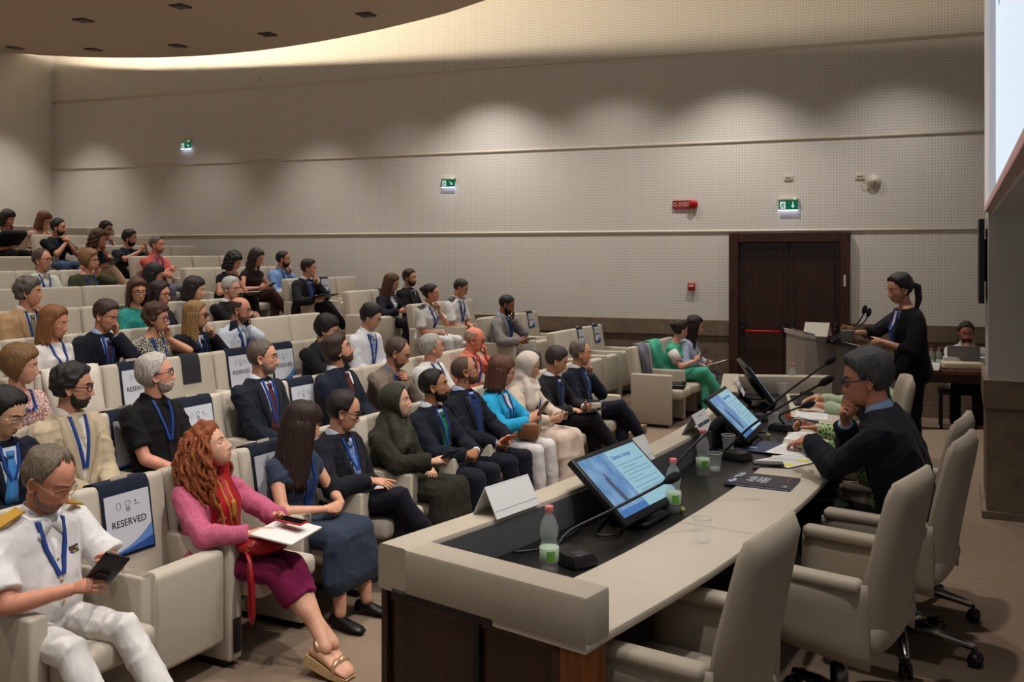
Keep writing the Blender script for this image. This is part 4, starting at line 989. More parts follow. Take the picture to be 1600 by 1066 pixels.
for e, (i, sg) in enumerate(((0, 1), (-1, -1))):     # the closed ends
    p, n_ = DK[i], DKN[i]; u = np.array([-n_[1], n_[0]]); L_ = .80
    M = Matrix(((n_[0], u[0], 0, p[0]), (n_[1], u[1], 0, p[1]), (0, 0, 1, 0), (0, 0, 0, 1)))
    MB().add(*xf(box((L_-.112, .122, .1455), (L_/2+.056, .0592*sg, ZL-.0737), .012), M)).build('end_rim', UPH, dk, 'auto')
    en = MB().add(*xf(box((L_-.10, .03, .70), (L_/2-.03, .03*sg, STAGE+.36), .003, 1), M)).build('end_panel', WOOD, dk, False)
    mb = MB()
    for x in (.02, L_-.11): mb.add(*xf(box((.035, .045, .72), (x, .03*sg, STAGE+.365), .004, 1), M))
    mb.add(*xf(box((L_-.1, .045, .035), (L_/2-.04, .03*sg, STAGE+.71), .004, 1), M)); mb.build('end_frame', mat('walnut frame', (58, 30, 18), .35, kind='wood', spec=.5), en, False)
    MB().add(*xf(box((.09, .10, .725), (L_-.05, .055*sg, STAGE+.3625), .004, 1), M)).build('end_post', WOOD2, dk, False)
for a, b_ in zip(cuts, cuts[1:]):
    v, f = sweep([(.015, STAGE), (.015, ZL-.145), (.04, ZL-.145), (.04, STAGE)][::-1], a, b_+1); MB().add(v, f).build('front_panel', WOOD, dk, False)
MB().add(*sweep([(.40, STAGE), (.40, ZT-.03), (.42, ZT-.03), (.42, STAGE)][::-1])).build('modesty_panel', mat('black board', (16, 15, 15), .6), dk, False)

def desk_pt(px, py, z=ZT):
    Y = FPX*(EYE-z)/(py-396); return Vector(((px-800)/FPX*Y, Y, z))
# ------------------------------------------------------------------ conference chairs
CHB = mat('chair upholstery', (166, 154, 137), .8, kind='weave')
def office_chair():
    t = thing('conference_chair', '', 'chair')
    # local x forward, origin on the floor
    def grid(fn, nu, nv, th): # a padded sheet: front surface fn(u,v), given thickness
        A_ = np.array([[fn(u, v) for u in np.linspace(-1, 1, nu)] for v in np.linspace(0, 1, nv)])
        du = np.gradient(A_, axis=1); dv = np.gradient(A_, axis=0); N_ = np.cross(du, dv); N_ /= np.linalg.norm(N_, axis=2)[..., None]
        uu = np.abs(np.linspace(-1, 1, nu))[None, :]; vv = np.abs(np.linspace(-1, 1, nv))[:, None]; e = np.sqrt(np.clip(1-np.maximum(uu, vv)**8, 0, 1))[..., None]*.8+.2
        F_, B_ = A_+N_*th/2*e, A_-N_*th/2*e; v1, f1 = rings(F_, close_u=False, caps=False); v2, f2 = rings(B_, close_u=False, caps=False); n_ = len(v1); f = f1+[tuple(i+n_ for i in q[::-1]) for q in f2]
        bd = [j for j in range(nu)]+[i*nu+nu-1 for i in range(1, nv)]+[(nv-1)*nu+j for j in range(nu-2, -1, -1)]+[i*nu for i in range(nv-2, 0, -1)]
        f += [(bd[i], bd[i]+n_, bd[(i+1) % len(bd)]+n_, bd[(i+1) % len(bd)]) for i in range(len(bd))]
        return np.concatenate([v1, v2]), [q[::-1] for q in f]
    def back(u, v):
        w = .225+.02*math.sin(v*2.6)-.035*max(0, v-.55)*2; z = .36+.66*v
        return (-.185-.05*v-.10*v*v+.04*v**3+.05*u*u*(1-.4*v), u*w, z-.02*u*u*(v > .9))
    MB().add(*grid(back, 11, 16, .075)).build('backrest', CHB, t)
    mb = MB()
    for sg in (-1, 1): mb.add(*tube([(back(sg*.80, v)[0]-.0335, back(sg*.80, v)[1], back(sg*.80, v)[2]) for v in np.linspace(.06, .90, 12)], .003, 5))
    mb.add(*tube([(back(u, .80)[0]-.0335, back(u, .80)[1], back(u, .80)[2]) for u in np.linspace(-.78, .78, 8)], .0025, 5)); mb.build('piping', mat('piping', (128, 118, 104), .8), t)
    MB().add(*box((.48, .46, .10), (.02, 0, .44), .04, 3)).build('seat', CHB, t)
    for sg in (-1, 1):
        def arm_(u, v):
            x = -.20+.46*(v); top = .655-.02*v; bot = .35+.06*v; z = (top+bot)/2+u*(top-bot)/2
            return (x+.02*u*0, sg*(.265+.02*math.sin(v*2.5)+.012*u), z)
        v_, f_ = grid(arm_, 7, 9, .045); MB().add(v_, f_ if sg > 0 else [q[::-1] for q in f_]).build('arm', CHB, t)
        pass
    for sg in (-1, 1): MB().add(*box((.43, .074, .046), (.035, sg*.280, .648), .02, 3)).build('arm_pad', CHB, t)
    MB().add(*box((.26, .22, .05), (.0, 0, .365), .01)).build('mechanism', DARK, t)
    MB().add(*lathe([(.0, .12), (.033, .12), (.033, .24), (.020, .245), (.020, .35), (0, .35)], 14)).build('gas_column', mat('dark chrome', (90, 88, 86), .25, 1.0), t)
    for i in range(5):
        a = math.radians(36+72*i); d = np.array([math.cos(a), math.sin(a), 0])
        lg = MB().add(*tube([d*.02+np.array([0, 0, .125]), d*.14+np.array([0, 0, .118]), d*.31+np.array([0, 0, .085])], [.030, .026, .017], 8)).build('leg', CHROME, t)
        c = d*.315; q = np.array([-d[1], d[0], 0])
        mb = MB()
        for sg in (-1, 1): mb.add(*tube([c+q*sg*.008+np.array([0, 0, .032]), c+q*sg*.026+np.array([0, 0, .032])], .031, 14))
        mb.add(*tube([c+np.array([0, 0, .03]), c+np.array([0, 0, .085])], .008, 6)); ca = mb.build('caster', PLASTIC, lg)
    return t
c0 = office_chair()
CH = [((.58, 2.93), 'beige conference chair nearest the camera, empty, tucked under the near end of the panel desk'),
      ((1.28, 3.61), 'empty beige conference chair beside the brochure, its whole back in view'),
      ((1.80, 4.33), 'beige conference chair that the man in the dark navy suit leans forward from'),
      ((2.03, 4.83), 'beige conference chair just behind the seated man, under the woman in leafy green print'),
      ((2.32, 6.22), 'farthest beige conference chair, only its top seen in front of the lectern')]
CHA = [.60, .68, .62, .58, .25]
for i, ((x, y), lb) in enumerate(CH):
    c = c0 if i == 0 else copy_tree(c0); c.location = (x-.05*math.cos(CHA[i]), y+.05*math.sin(CHA[i]), STAGE); c.rotation_euler = (0, 0, math.pi-CHA[i]); c['label'] = lb; c['group'] = 'conference chairs at the panel desk'

# ------------------------------------------------------------------ things on the desk
SCREENB = None
def slide_mat():
    m = mat('monitor picture', (90, 140, 190), .25); nt = m.node_tree; N = nt.nodes; L = nt.links; b = N['Principled BSDF']
    tc = N.new('ShaderNodeTexCoord'); mp = N.new('ShaderNodeMapping'); mp.inputs['Scale'].default_value = (1, 3, 3); L.new(tc.outputs['Object'], mp.inputs[0])
    ns = N.new('ShaderNodeTexNoise'); ns.inputs['Scale'].default_value = 6; ns.inputs['Detail'].default_value = 5; L.new(mp.outputs[0], ns.inputs[0])
    r = N.new('ShaderNodeValToRGB'); e = r.color_ramp.elements; e[0].position = .35; e[1].position = .68; e[0].color = lin((84, 132, 186))+(1,); e[1].color = lin((136, 176, 212))+(1,)
    L.new(ns.outputs[0], r.inputs[0]); L.new(r.outputs[0], b.inputs['Emission Color']); b.inputs['Emission Strength'].default_value = .5; b.inputs['Base Color'].default_value = (.02, .03, .04, 1); return m
def monitor(loc, ang, tilt, label, on=True):
    """local y across, face towards +x tilted up"""
    t = thing('desk_monitor', label, 'monitor', loc, ang, 'low tilted monitors set in the desk'); W, H = .53, .325
    M = Matrix.Translation((.03, 0, .035)) @ Matrix.Rotation(-math.radians(tilt), 4, 'Y')
    T = lambda vf: xf(vf, M)
    MB().add(*T(box((.030, W, H), (0, 0, H/2), .006))).build('housing', PLASTIC, t)
    MB().add(*T(box((.03, W*.6, H*.5), (-.024, 0, H*.45), .012))).build('back_cover', PLASTIC, t)
    x = .0155
    def q(y0, y1, z0, z1, d): return box((.002, (y1-y0), z1-z0), (x+d, (y0+y1)/2, (z0+z1)/2))
    W2, z0, z1 = W-.04, .028, H-.022
    if on:
        pn = MB().add(*T(q(-W2/2, W2/2, z0, z1, 0))).build('screen', mat('monitor slide', (150, 192, 208), .25, emit=.52), t, False)
        sp = lambda u0, u1, v0, v1, d, mb: mb.add(*T(q(-W2/2+u0*W2, -W2/2+u1*W2, z1-v1*(z1-z0), z1-v0*(z1-z0), d)))
        mb = MB(); sp(0, .44, 0, 1, .0012, mb); mb.build('picture', slide_mat(), pn, False)
        mb = MB(); gm = mat('lighthouse', (86, 92, 118), .4, emit=.35)
        for i in range(6): sp(.17+.004*i, .215+.012*i*.5, .42+.07*i, .49+.07*i, .0025, mb)
        sp(.165, .225, .395, .42, .0025, mb); sp(.18, .21, .36, .395, .0025, mb); mb.build('lighthouse_picture', gm, pn, False)
        mb = MB(); sp(.185, .205, .31, .345, .0026, mb); mb.build('lamp_picture', mat('lighthouse red', (150, 50, 70), .4, emit=.4), pn, False)
        mb = MB(); sp(.0, .44, .90, 1.0, .0022, mb); mb.build('sea_picture', mat('sea blue', (64, 110, 170), .4, emit=.6), pn, False)
        gt = mat('slide text', (98, 146, 170), .4, emit=.52)
        for i, (u1, v) in enumerate(((.97, .27), (.78, .335), (.95, .40), (.96, .465), (.74, .53), (.93, .595), (.95, .68), (.94, .745), (.72, .81))):
            mb = MB(); sp(.51 if i % 2 else .48, u1, v, v+.010, .0015, mb); mb.build('text_line', gt, pn, False)
        o = put('lettering', text_mesh('Climate change', .027, mat('slide title', (66, 118, 168), .4, emit=.55), 'LEFT'), pn, M @ frame((x+.0022, -W2/2+.47*W2, z1-.14*(z1-z0)), (0, 1, 0), (0, 0, 1)))
    MB().add(*box((.16, .24, .016), (-.03, 0, .008), .004)).build('stand', PLASTIC, t)
    MB().add(*tube([(-.10, 0, .012), (-.16, 0, .06), (-.15, 0, .12)], [.02, .018, .016], 8)).build('strut', PLASTIC, t)
    c = MB().add(*tube([(-.14, .10, .10), (-.15, .16, .03), (-.03, .22, .008), (.04, .24, .012), (.065, .19, .012)], .005, 6)).build('cable', PLASTIC, t)
    MB().add(*tube([(.065, .19, .012), (.083, .165, .012)], .009, 8)).build('plug', mat('lime plug', (150, 170, 90), .4), c)
    return t
def face(px_from):  # direction towards panelists at the nearest desk point
    i = int(np.argmin([np.linalg.norm(p+n_*.4-np.array(px_from)) for p, n_ in zip(DK, DKN)])); return math.atan2(DKN[i][1], DKN[i][0])
for (px, py), da, tl_, lb in (((1012, 812), .0, 48, 'tilted black monitor with blue lighthouse slide at the near end of the desk'), ((1172, 690), -.02, 46, 'second tilted monitor with the blue slide, beside the papers with yellow marks')):
    p = desk_pt(px, py); monitor(p, face(p[:2])+da, tl_, lb)
p = desk_pt(1196, 634); monitor(p, face(p[:2])+.12, 36, 'third monitor seen almost edge-on, dark, by the keyboard', True)
def mic(loc, ang, pts, label, two=False):
    t = thing('gooseneck_microphone', label, 'microphone', loc, ang, 'gooseneck microphones'); 
    MB().add(*rings([[(x*sx, y*sx, z) for x, y in ((-.09, -.045), (.04, -.06), (.085, -.05), (.09, 0), (.085, .05), (.04, .06), (-.09, .045))] for z, sx in ((0, 1), (.012, 1), (.035, .82))])).build('base', PLASTIC, t, 'auto')
    MB().add(*box((.05, .05, .006), (.045, 0, .036), .004)).build('button', mat('dark grey', (48, 48, 50), .4), t)
    P = [Vector(p)-Vector(loc) for p in pts]; R_ = Matrix.Rotation(-ang, 3, 'Z'); P = [np.array(R_ @ p) for p in P]; C = crom(P, 6)
    MB().add(*tube(C, .006, 8)).build('gooseneck', PLASTIC, t)
    d = unit(C[-1]-C[-2]); MB().add(*tube([C[-1]-d*.01, C[-1]+d*.012, C[-1]+d*.05, C[-1]+d*.062], [.009, .019, .019, .012], 12, True)).build('windscreen', mat('foam', (14, 14, 15), .95), t)
    return t
def at_depth(px, py, Y): return Vector(((px-800)/FPX*Y, Y, EYE-(py-396)/FPX*Y))
b = desk_pt(893, 876); a_ = face(b[:2])
mic(b, a_-.35, [b+Vector((-.05, .03, .03)), at_depth(872, 852, b.y+.10), at_depth(893, 828, b.y+.18), at_depth(960, 795, b.y+.30), at_depth(1042, 752, b.y+.42)], 'long gooseneck microphone bending in front of the nearest monitor')
b = desk_pt(1030, 782); mic(b, face(b[:2])-.2, [b+Vector((0, 0, .03)), at_depth(1040, 747, b.y+.02), at_depth(1075, 705, b.y+.06), at_depth(1112, 669, b.y+.10)], 'gooseneck microphone rising between the two water bottles')
b = desk_pt(1146, 716); mic(b, face(b[:2])-.3, [b+Vector((-.05, .04, .03)), at_depth(1138, 700, b.y+.02), at_depth(1175, 665, b.y-.02), at_depth(1230, 630, b.y-.1), at_depth(1283, 600, b.y-.2)], 'gooseneck microphone crossing the second monitor')
b = desk_pt(1178, 655); mic(b, face(b[:2])-.3, [b+Vector((0, 0, .03)), at_depth(1195, 643, b.y-.02), at_depth(1230, 613, b.y-.1), at_depth(1292, 568, b.y-.25)], 'tall gooseneck microphone reaching up in front of the lectern')
b = desk_pt(1188, 655+12); mic(b+Vector((.12, -.1, 0)), face(b[:2])-.2, [b+Vector((.12, -.1, .03)), at_depth(1218, 650, b.y-.15), at_depth(1240, 640, b.y-.2), at_depth(1255, 635, b.y-.22)], 'short gooseneck microphone lying low near the loose papers')
PET = mat('clear plastic', (225, 230, 230), .08, spec=.8, alpha=.07); PETB = mat('bottle plastic', (205, 214, 214), .08, spec=.9, alpha=.12); CAP = mat('pink cap', (214, 120, 118), .4); LBL = mat('bottle label', (176, 196, 170), .5); LBG = mat('bottle label green', (98, 156, 62), .5)
bme = None
def bottle(loc, label, cap=CAP):
    t = thing('water_bottle', label, 'bottle', loc, 0, 'small plastic water bottles')
    prof = [(0, 0), (.026, 0), (.031, .006), (.030, .02), (.032, .03), (.0315, .085), (.028, .095), (.0255, .105), (.029, .115), (.0325, .13), (.031, .15), (.024, .172), (.014, .19), (.0125, .20), (.0125, .206)]
    inn = [(max(r-.0012, 0), z+.0012) for r, z in prof]
    MB().add(*lathe(prof+inn[::-1], 22)).build('bottle_body', PETB, t)
    MB().add(*lathe([(.0318, .036), (.0328, .037), (.0328, .082), (.0318, .083)], 22)).build('label', LBL, t)
    for a in (.3, 2.4, 4.4):
        mb = MB(); v, f = rings([[(math.cos(a+u)*.0331, math.sin(a+u)*.0331, z) for u in np.linspace(0, .9, 5)] for z in (.042, .060, .074)], close_u=False, caps=False); mb.add(v, f)
        mb.build('label_print', LBG, t)
    MB().add(*lathe([(0, .219), (.0135, .219), (.0145, .217), (.0145, .200), (.013, .199)], 18)).build('cap', cap, t)
    return t
for (px, py), lb in (((858, 893), 'water bottle standing by the near end rim of the panel desk, pink cap'), ((1052, 800), 'water bottle partly behind the nearest microphone head, pink cap'), ((1098, 743), 'water bottle beside a glass of water behind the brochure'), ((1238, 613), 'water bottle at the far end of the desk in front of the walnut door')):
    bottle(desk_pt(px, py), lb)
def cup(loc, label, water=0.0):
    t = thing('plastic_cup', label, 'cup', loc, 0, 'clear plastic cups')
    MB().add(*lathe([(0, .002), (.024, 0), (.026, .003), (.036, .088), (.0375, .09), (.0365, .0915), (.0345, .088), (.0245, .005), (0, .005)], 24)).build('cup_body', PET, t)
    MB().add(*tube([(.0365*math.cos(a), .0365*math.sin(a), .0905) for a in np.linspace(0, 2*math.pi, 21)], .0016, 5)).build('cup_lip', mat('cup lip', (205, 205, 200), .2, alpha=.6), t)
    if water: MB().add(*lathe([(0, .006), (.0242, .006), (.0242+.1*water, water), (0, water)], 20)).build('water', mat('water', (205, 212, 212), .02, spec=.8, alpha=.35), t)
    return t
for (px, py), lb, w in (((1097, 848), 'empty clear cup standing alone on the beige desk top', 0), ((1117, 737), 'clear cup with a little water beside the bottle', .022), ((1138, 706), 'clear cup behind the base of the middle microphone', 0), ((1208, 668), 'clear cup beside the second monitor, nearest the eyeglasses', 0), ((1222, 618), 'clear cup left of the farthest water bottle', 0)):
    cup(desk_pt(px, py), lb, w)
CARD = mat('white card', (206, 204, 202), .7); INK = mat('dark print', (52, 52, 62), .7); FAINT = mat('pale print', (165, 168, 172), .7)
def tent(px, py, w, label, text=None, ang=None, z=ZL, dz=0, sc_=1.0, loc=None, faint=False):
    p = desk_pt(px, py, z) if loc is None else Vector(loc); a = face(p[:2]) if ang is None else ang
    t = thing('name_card', label, 'card', p, a, 'folded name cards'); w *= sc_; h = .105*sc_; b_ = .055*sc_; th = .0022
    for sg in (1, -1):
        q = [(sg*b_, -w/2, 0), (sg*b_, w/2, 0), (0, w/2, h), (0, -w/2, h)]
        MB().add(*slab(q if sg > 0 else q[::-1], th)).build('card_front' if sg > 0 else 'card_back', CARD, t, False)
    M = frame((b_*.5+.0008, 0, h*.5), (0, 1, 0), (-b_, 0, h))
    if text: put('lettering', text_mesh(text, .024*sc_, INK, 'CENTER', .0006), t, M @ Matrix.Translation((0, -.005, .0005)))
    mb = MB(); mb.add(*box((.07*sc_, .006, .0006), (0, .040*sc_, .0004)))
    if faint: MB().add(*xf(box((w*.62, .026, .0006), (0, -.002, .0004)), M)).build('print', mat('blurred print', (120, 116, 118), .7), t, False)
    if text: v = xf((np.concatenate(mb.v), mb.f), M); MB().add(*v).build('emblem', FAINT, t, False)
    else: MB().add(*xf(box((w*.98, .0012, .0006), (0, -.032*sc_, .0004)), M)).build('fold_line', FAINT, t, False)
    return t
tent(792, 796, .26, 'blank white folded name card on the rim, nearest the camera')
tent(993, 720, .19, 'white folded name card on the rim behind the nearest monitor')
tent(1091, 675, .25, 'white folded name card with a printed name above the pink-capped bottle', 'GIUSEPPE BORTONE')
tent(1150, 616, .19, 'white folded name card with faint print on the far curve of the rim', None, faint=True)
# papers, brochure, phone, pen, keyboard
def sheet(name, q, label, cat, m, th=.003, group=None):
    c = np.mean(q, 0); t = thing(name, label, cat, tuple(c), 0, group); MB().add(*slab([np.array(p)-c for p in q], th)).build('pages', m, t, False); return t
P3 = lambda px, py, z=ZT: np.array(desk_pt(px, py, z))
def rect_on(c, ang, l, w, z):   # long axis at ang
    c = np.array([c[0], c[1]]); u = np.array([math.cos(ang), math.sin(ang)]); v = np.array([-u[1], u[0]])
    return [np.append(c+u*a*l/2+v*b_*w/2, z) for a, b_ in ((-1, -1), (1, -1), (1, 1), (-1, 1))]
q = [P3(*c) for c in ((1131, 758), (1235, 770), (1253, 750), (1148, 741))]; c0_ = np.mean(q, 0); ux = unit(q[1]-q[0]); BL, BW = np.linalg.norm(q[1]-q[0]), np.linalg.norm(q[3]-q[0])
t = thing('brochure', 'dark blue conference brochure with pale lettering lying on the desk', 'brochure', (c0_[0], c0_[1], ZT), math.atan2(ux[1], ux[0]))
MB().add(*box((BL*.99, BW*.985, .008), (0, 0, .006), .002, 1)).build('pages', mat('brochure edge', (150, 165, 190), .5), t, False)
cv = MB().add(*box((BL, BW, .0025), (0, 0, .0112), .001, 1)).build('cover', mat('brochure cover', (22, 27, 40), .3), t, False)
MB().add(*box((BL, BW, .002), (0, 0, .001), .001, 1)).build('back_cover', mat('brochure cover', (22, 27, 40), .3), t, False)
sil = mat('silver print', (172, 176, 184), .4); org = mat('copper print', (170, 116, 72), .4)
rs = random.Random(2); mb = MB(); mo = MB()
for i, (x, w, n_) in enumerate(((-.20, .024, 2), (-.14, .05, 5), (-.04, .028, 6), (.03, .028, 7), (.085, .016, 7))):   # the cover's lettering, too small to read
    for r in range(n_): (mo if i == 2 and r == 0 else mb).add(*box((w*BL*rs.uniform(1.3, 2.2), BW*.055, .0006), (x*BL, BW*(-.24+.48*(r+.5)/n_), .0127)))
for r in range(3): mo.add(*box((BL*.012, BW*.09, .0006), (BL*.36, BW*(.12+.11*r), .0127)))
mb.add(*box((BL*.05, BW*.06, .0006), (BL*.40, -BW*.30, .0127))); mb.add(*box((BL*.07, BW*.04, .0006), (BL*.40, -BW*.38, .0127)))
o = mb.build('cover_print', sil, cv, False); o['kind'] = 'stuff'; o = mo.build('copper_print', org, cv, False); o['kind'] = 'stuff'
mb = MB()
for i in range(16): y = rs.uniform(-.42, .42); mb.add(*ell((BL*(-.42+rs.uniform(-.04, .05)+.04*y), BW*y, .0126), (rs.uniform(.006, .018), rs.uniform(.008, .018), .0006), 7, 4))
o = mb.build('pale_pattern', mat('pale print', (176, 190, 210), .5), cv); o['kind'] = 'stuff'
PAPER = mat('white paper', (214, 212, 208), .8); 
def paper(px, py, ang, l, w, dz, label, lines=True, marks=()):
    p = P3(px, py); t = thing('paper_sheet', label, 'paper', (p[0], p[1], ZT+dz), ang, 'papers spread on the desk')
    MB().add(*box((l, w, .0015), (0, 0, .00075))).build('sheet', PAPER, t, False)
    if lines:
        mb = MB()
        for i in range(16): mb.add(*box((.0022, w*.8*(1 if i % 5 else .5), .0003), (-l*.42+i*l*.053, 0, .0017)))
        o = mb.build('printed_lines', FAINT, t, False); o['kind'] = 'stuff'
    for x, y in marks: MB().add(*box((.05, .045, .0004), (x, y, .0019))).build('highlight', mat('yellow marker', (224, 206, 40), .6), t, False)
    return t
a_ = face(P3(1235, 712)[:2])
bk = P3(1215, 703); t = thing('booklet', 'dark blue booklet lying under the white printed papers', 'booklet', (bk[0]-.05, bk[1]+.05, ZT), a_-.2); MB().add(*box((.21, .29, .006), (0, 0, .003), .001, 1)).build('cover', mat('navy booklet', (44, 58, 88), .4), t, False); MB().add(*box((.05, .02, .0006), (-.05, -.06, .0064))).build('emblem', FAINT, t, False)
paper(1232, 722, a_-.5, .21, .28, .0065, 'white printed sheet with yellow highlighted passages', True, ((.06, -.08), (.05, .06)))
paper(1240, 706, a_-.2, .21, .29, .0085, 'white printed sheet lying under the silver pen')
paper(1262, 683, a_-.1, .21, .28, .001, 'white sheet near the hands holding eyeglasses, second from the pen')
paper(1268, 650, a_+.1, .20, .27, .001, 'white sheet farthest along the desk, beyond the hands')
p = P3(1200, 729); t = thing('mobile_phone', 'black mobile phone lying on the printed sheets', 'phone', (p[0], p[1], ZT+.010), a_+.25); MB().add(*box((.15, .072, .010), (0, 0, .005), .004)).build('body', PLASTIC, t); MB().add(*box((.135, .064, .001), (0, 0, .0103))).build('screen', mat('dark glass', (8, 8, 9), .08), t, False)
p = P3(1262, 708); t = thing('pen', 'silver pen lying across the printed sheet', 'pen', (p[0], p[1], ZT+.0145), a_-.55); MB().add(*tube([(-.07, 0, 0), (.05, 0, 0), (.066, 0, 0), (.072, 0, 0)], [.0045, .0045, .003, .001], 8)).build('barrel', CHROME, t); MB().add(*box((.04, .003, .002), (-.045, 0, .0055))).build('clip', CHROME, t, False)
p = P3(1255, 628); t = thing('keyboard', 'black computer keyboard at the far end of the desk', 'keyboard', (p[0], p[1], ZT), face(p[:2])+.05); MB().add(*box((.15, .40, .018), (0, 0, .009), .005)).build('base', PLASTIC, t)
mb = MB()
for r in range(5):
    for c in range(15): mb.add(*box((.018, .018, .006), (-.045+r*.023, -.17+c*.0243, .0205)))
o = mb.build('keys', mat('key black', (40, 40, 42), .5), t, False); o['kind'] = 'stuff'
p = P3(1262, 618); t = thing('computer_mouse', 'black computer mouse behind the keyboard', 'mouse', (p[0]+.0, p[1]+.02, ZT), 0); MB().add(*ell((0, 0, .012), (.055, .032, .018), 14, 9)).build('shell', PLASTIC, t); MB().add(*box((.012, .005, .004), (.03, 0, .028), .001)).build('wheel', DARK, t)
p = P3(1285, 622); t = thing('card_reader', 'small flat black box beside the computer mouse', 'device', (p[0]+.03, p[1], ZT), .2); MB().add(*box((.09, .07, .018), (0, 0, .009), .004)).build('case', PLASTIC, t); MB().add(*box((.05, .004, .002), (0, -.02, .019))).build('slot', DARK, t, False)
p = P3(1232, 655); t = thing('small_bottle', 'tiny orange-red bottle among the papers near the cup', 'bottle', p); MB().add(*lathe([(0, 0), (.014, 0), (.015, .004), (.015, .03), (.009, .038), (.009, .042)], 14)).build('body', mat('orange plastic', (206, 84, 34), .3), t); MB().add(*lathe([(.011, .040), (.011, .052), (0, .053)], 14)).build('cap', mat('orange cap', (150, 50, 24), .4), t)
p = P3(1245, 665); t = thing('folder', 'flat navy folder under the hands at the far desk', 'folder', (p[0], p[1]+.05, ZT), a_-.1); MB().add(*box((.23, .31, .008), (0, 0, .004), .002, 1)).build('cover', mat('navy booklet', (36, 42, 58), .4), t, False); MB().add(*box((.02, .08, .001), (.07, 0, .0084))).build('emblem', FAINT, t, False)
for i, P_ in enumerate(([(905, 830), (880, 845), (850, 860), (800, 866)], [(1140, 690), (1170, 650), (1190, 655), (1180, 640)], [(960, 800), (930, 835), (960, 838), (975, 825)])):
    lb = ['black cable trailing across the inset behind the near bottle', 'black cable bundle behind the second monitor', 'black cable looping under the nearest monitor'][i]
    pts = crom([np.array(desk_pt(x, y))+np.array([0, 0, .006]) for x, y in P_], 6); c = pts[0].copy(); tag(MB().add(*tube([q-c for q in pts], .005, 6)).build('cable', PLASTIC), lb, 'cable').location = c

# ------------------------------------------------------------------ lectern, side table
def lectern():
    t = thing('lectern', 'grey lectern with sloping top and bowed front, speaker standing behind it', 'lectern', (2.69, 7.98, STAGE))
    pl = []
    for a in np.linspace(-1, 1, 11): pl.append((-.335-.05*(1-a*a), a*-.25))
    pl += [(.335, .25), (.335, -.25)]
    R = []
    for zf, o in ((0.0, 0), (.04, 0), (1, 0)):
        R.append([(x*(1-o), y*(1-o), zf*(1.13-.17*(x+.36)/.7)) for x, y in pl])
    MB().add(*rings(np.array(R))).build('body', mat('lectern grey', (158, 150, 138), .7, kind='paint'), t, False)
    R = [[(x*1.04, y*1.06, 1.13-.17*(x+.36)/.7+dz) for x, y in pl] for dz in (.0, .035)]
    MB().add(*rings(np.array(R))).build('top_rim', mat('lectern top', (178, 170, 158), .6), t, False)
    R = [[(x*.9, y*.88, 1.13-.17*(x+.36)/.7+dz) for x, y in pl] for dz in (.03, .038)]
    MB().add(*rings(np.array(R))).build('top_board', mat('lectern grey board', (120, 120, 122), .6), t, False)
    MB().add(*box((.60, .42, .06), (0, 0, .03))).build('plinth', DARK, t, False)
    return t
lectern()
zt = STAGE+1.13
t = thing('name_card', 'white folded name card on the highest corner of the lectern', 'card', (2.50, 7.86, zt-.005), -2.2)
for sg in (1, -1):
    q = [(sg*.06, -.10, 0), (sg*.06, .10, 0), (0, .10, .11), (0, -.10, .11)]; MB().add(*slab(q if sg > 0 else q[::-1], .002)).build('card_front' if sg > 0 else 'card_back', mat('cream card', (206, 198, 182), .7), t, False)
for i, (dx, dy, lb) in enumerate(((0, 0, 'slim gooseneck microphone of the lectern, upper of the pair'), (.012, -.06, 'slim gooseneck microphone of the lectern, lower of the pair'))):
    p = Vector((2.73+dx, 7.93+dy, STAGE+1.075)); t = thing('gooseneck_microphone', lb, 'microphone', p, 0, 'lectern microphones')
    C = crom([(-.12, 0, 0), (0, 0, .07), (.10, 0, .125), (.155, 0, .19-.015*i), (.175, 0, .235-.02*i)], 6); MB().add(*tube(C, .006, 8)).build('gooseneck', PLASTIC, t)
    MB().add(*tube([C[-1], C[-1]+np.array([.006, 0, .02]), C[-1]+np.array([.012, 0, .045])], [.014, .022, .018], 10, True)).build('windscreen', mat('foam', (14, 14, 15), .95), t); MB().add(*lathe([(.03, -.012), (.03, .008), (.01, .014)], 12, (-.12, 0, 0))).build('mount', PLASTIC, t)
t = thing('tablet_device', 'small grey tablet standing up on the lectern top', 'tablet', (2.72, 7.8, STAGE+1.085), 1.5); MB().add(*xf(box((.012, .10, .10), (0, 0, .05), .004), Matrix.Rotation(-.35, 4, 'Y'))).build('case', mat('grey case', (120, 122, 126), .4), t); MB().add(*xf(box((.002, .09, .085), (.0065, 0, .05)), Matrix.Rotation(-.35, 4, 'Y'))).build('screen', mat('dark glass', (8, 8, 9), .08), t, False)
TB = (4.95, 10.95)
t = thing('side_table', 'dark wooden side table against the far wall behind the lectern', 'table', (TB[0], TB[1], 0), -.37)
MB().add(*box((1.15, .60, .05), (0, 0, .725), .006, 1)).build('table_top', mat('table wood', (92, 54, 32), .35, kind='wood'), t, False)
MB().add(*box((1.02, .50, .10), (0, 0, .65), .004, 1)).build('apron', WOOD, t, False)
for x in (-.5, .5):
    for y in (-.25, .25): MB().add(*box((.08, .06, .60), (x, y, .30), .004, 1)).build('leg', WOOD, t, False)
def on_tb(px, dy, z=.75): Y = TB[1]+dy; return Vector(((px-800)/FPX*Y, Y, z))
t = thing('laptop', 'grey laptop open in front of the man at the side table', 'laptop', on_tb(1504, .10), -1.95)
MB().add(*box((.24, .34, .016), (.0, 0, .008), .004)).build('base', mat('laptop grey', (120, 120, 122), .35), t); 
MB().add(*xf(box((.010, .34, .24), (0, 0, .12), .004), Matrix.Translation((.12, 0, .014)) @ Matrix.Rotation(math.radians(12), 4, 'Y'))).build('lid', mat('laptop lid', (112, 112, 114), .4), t)
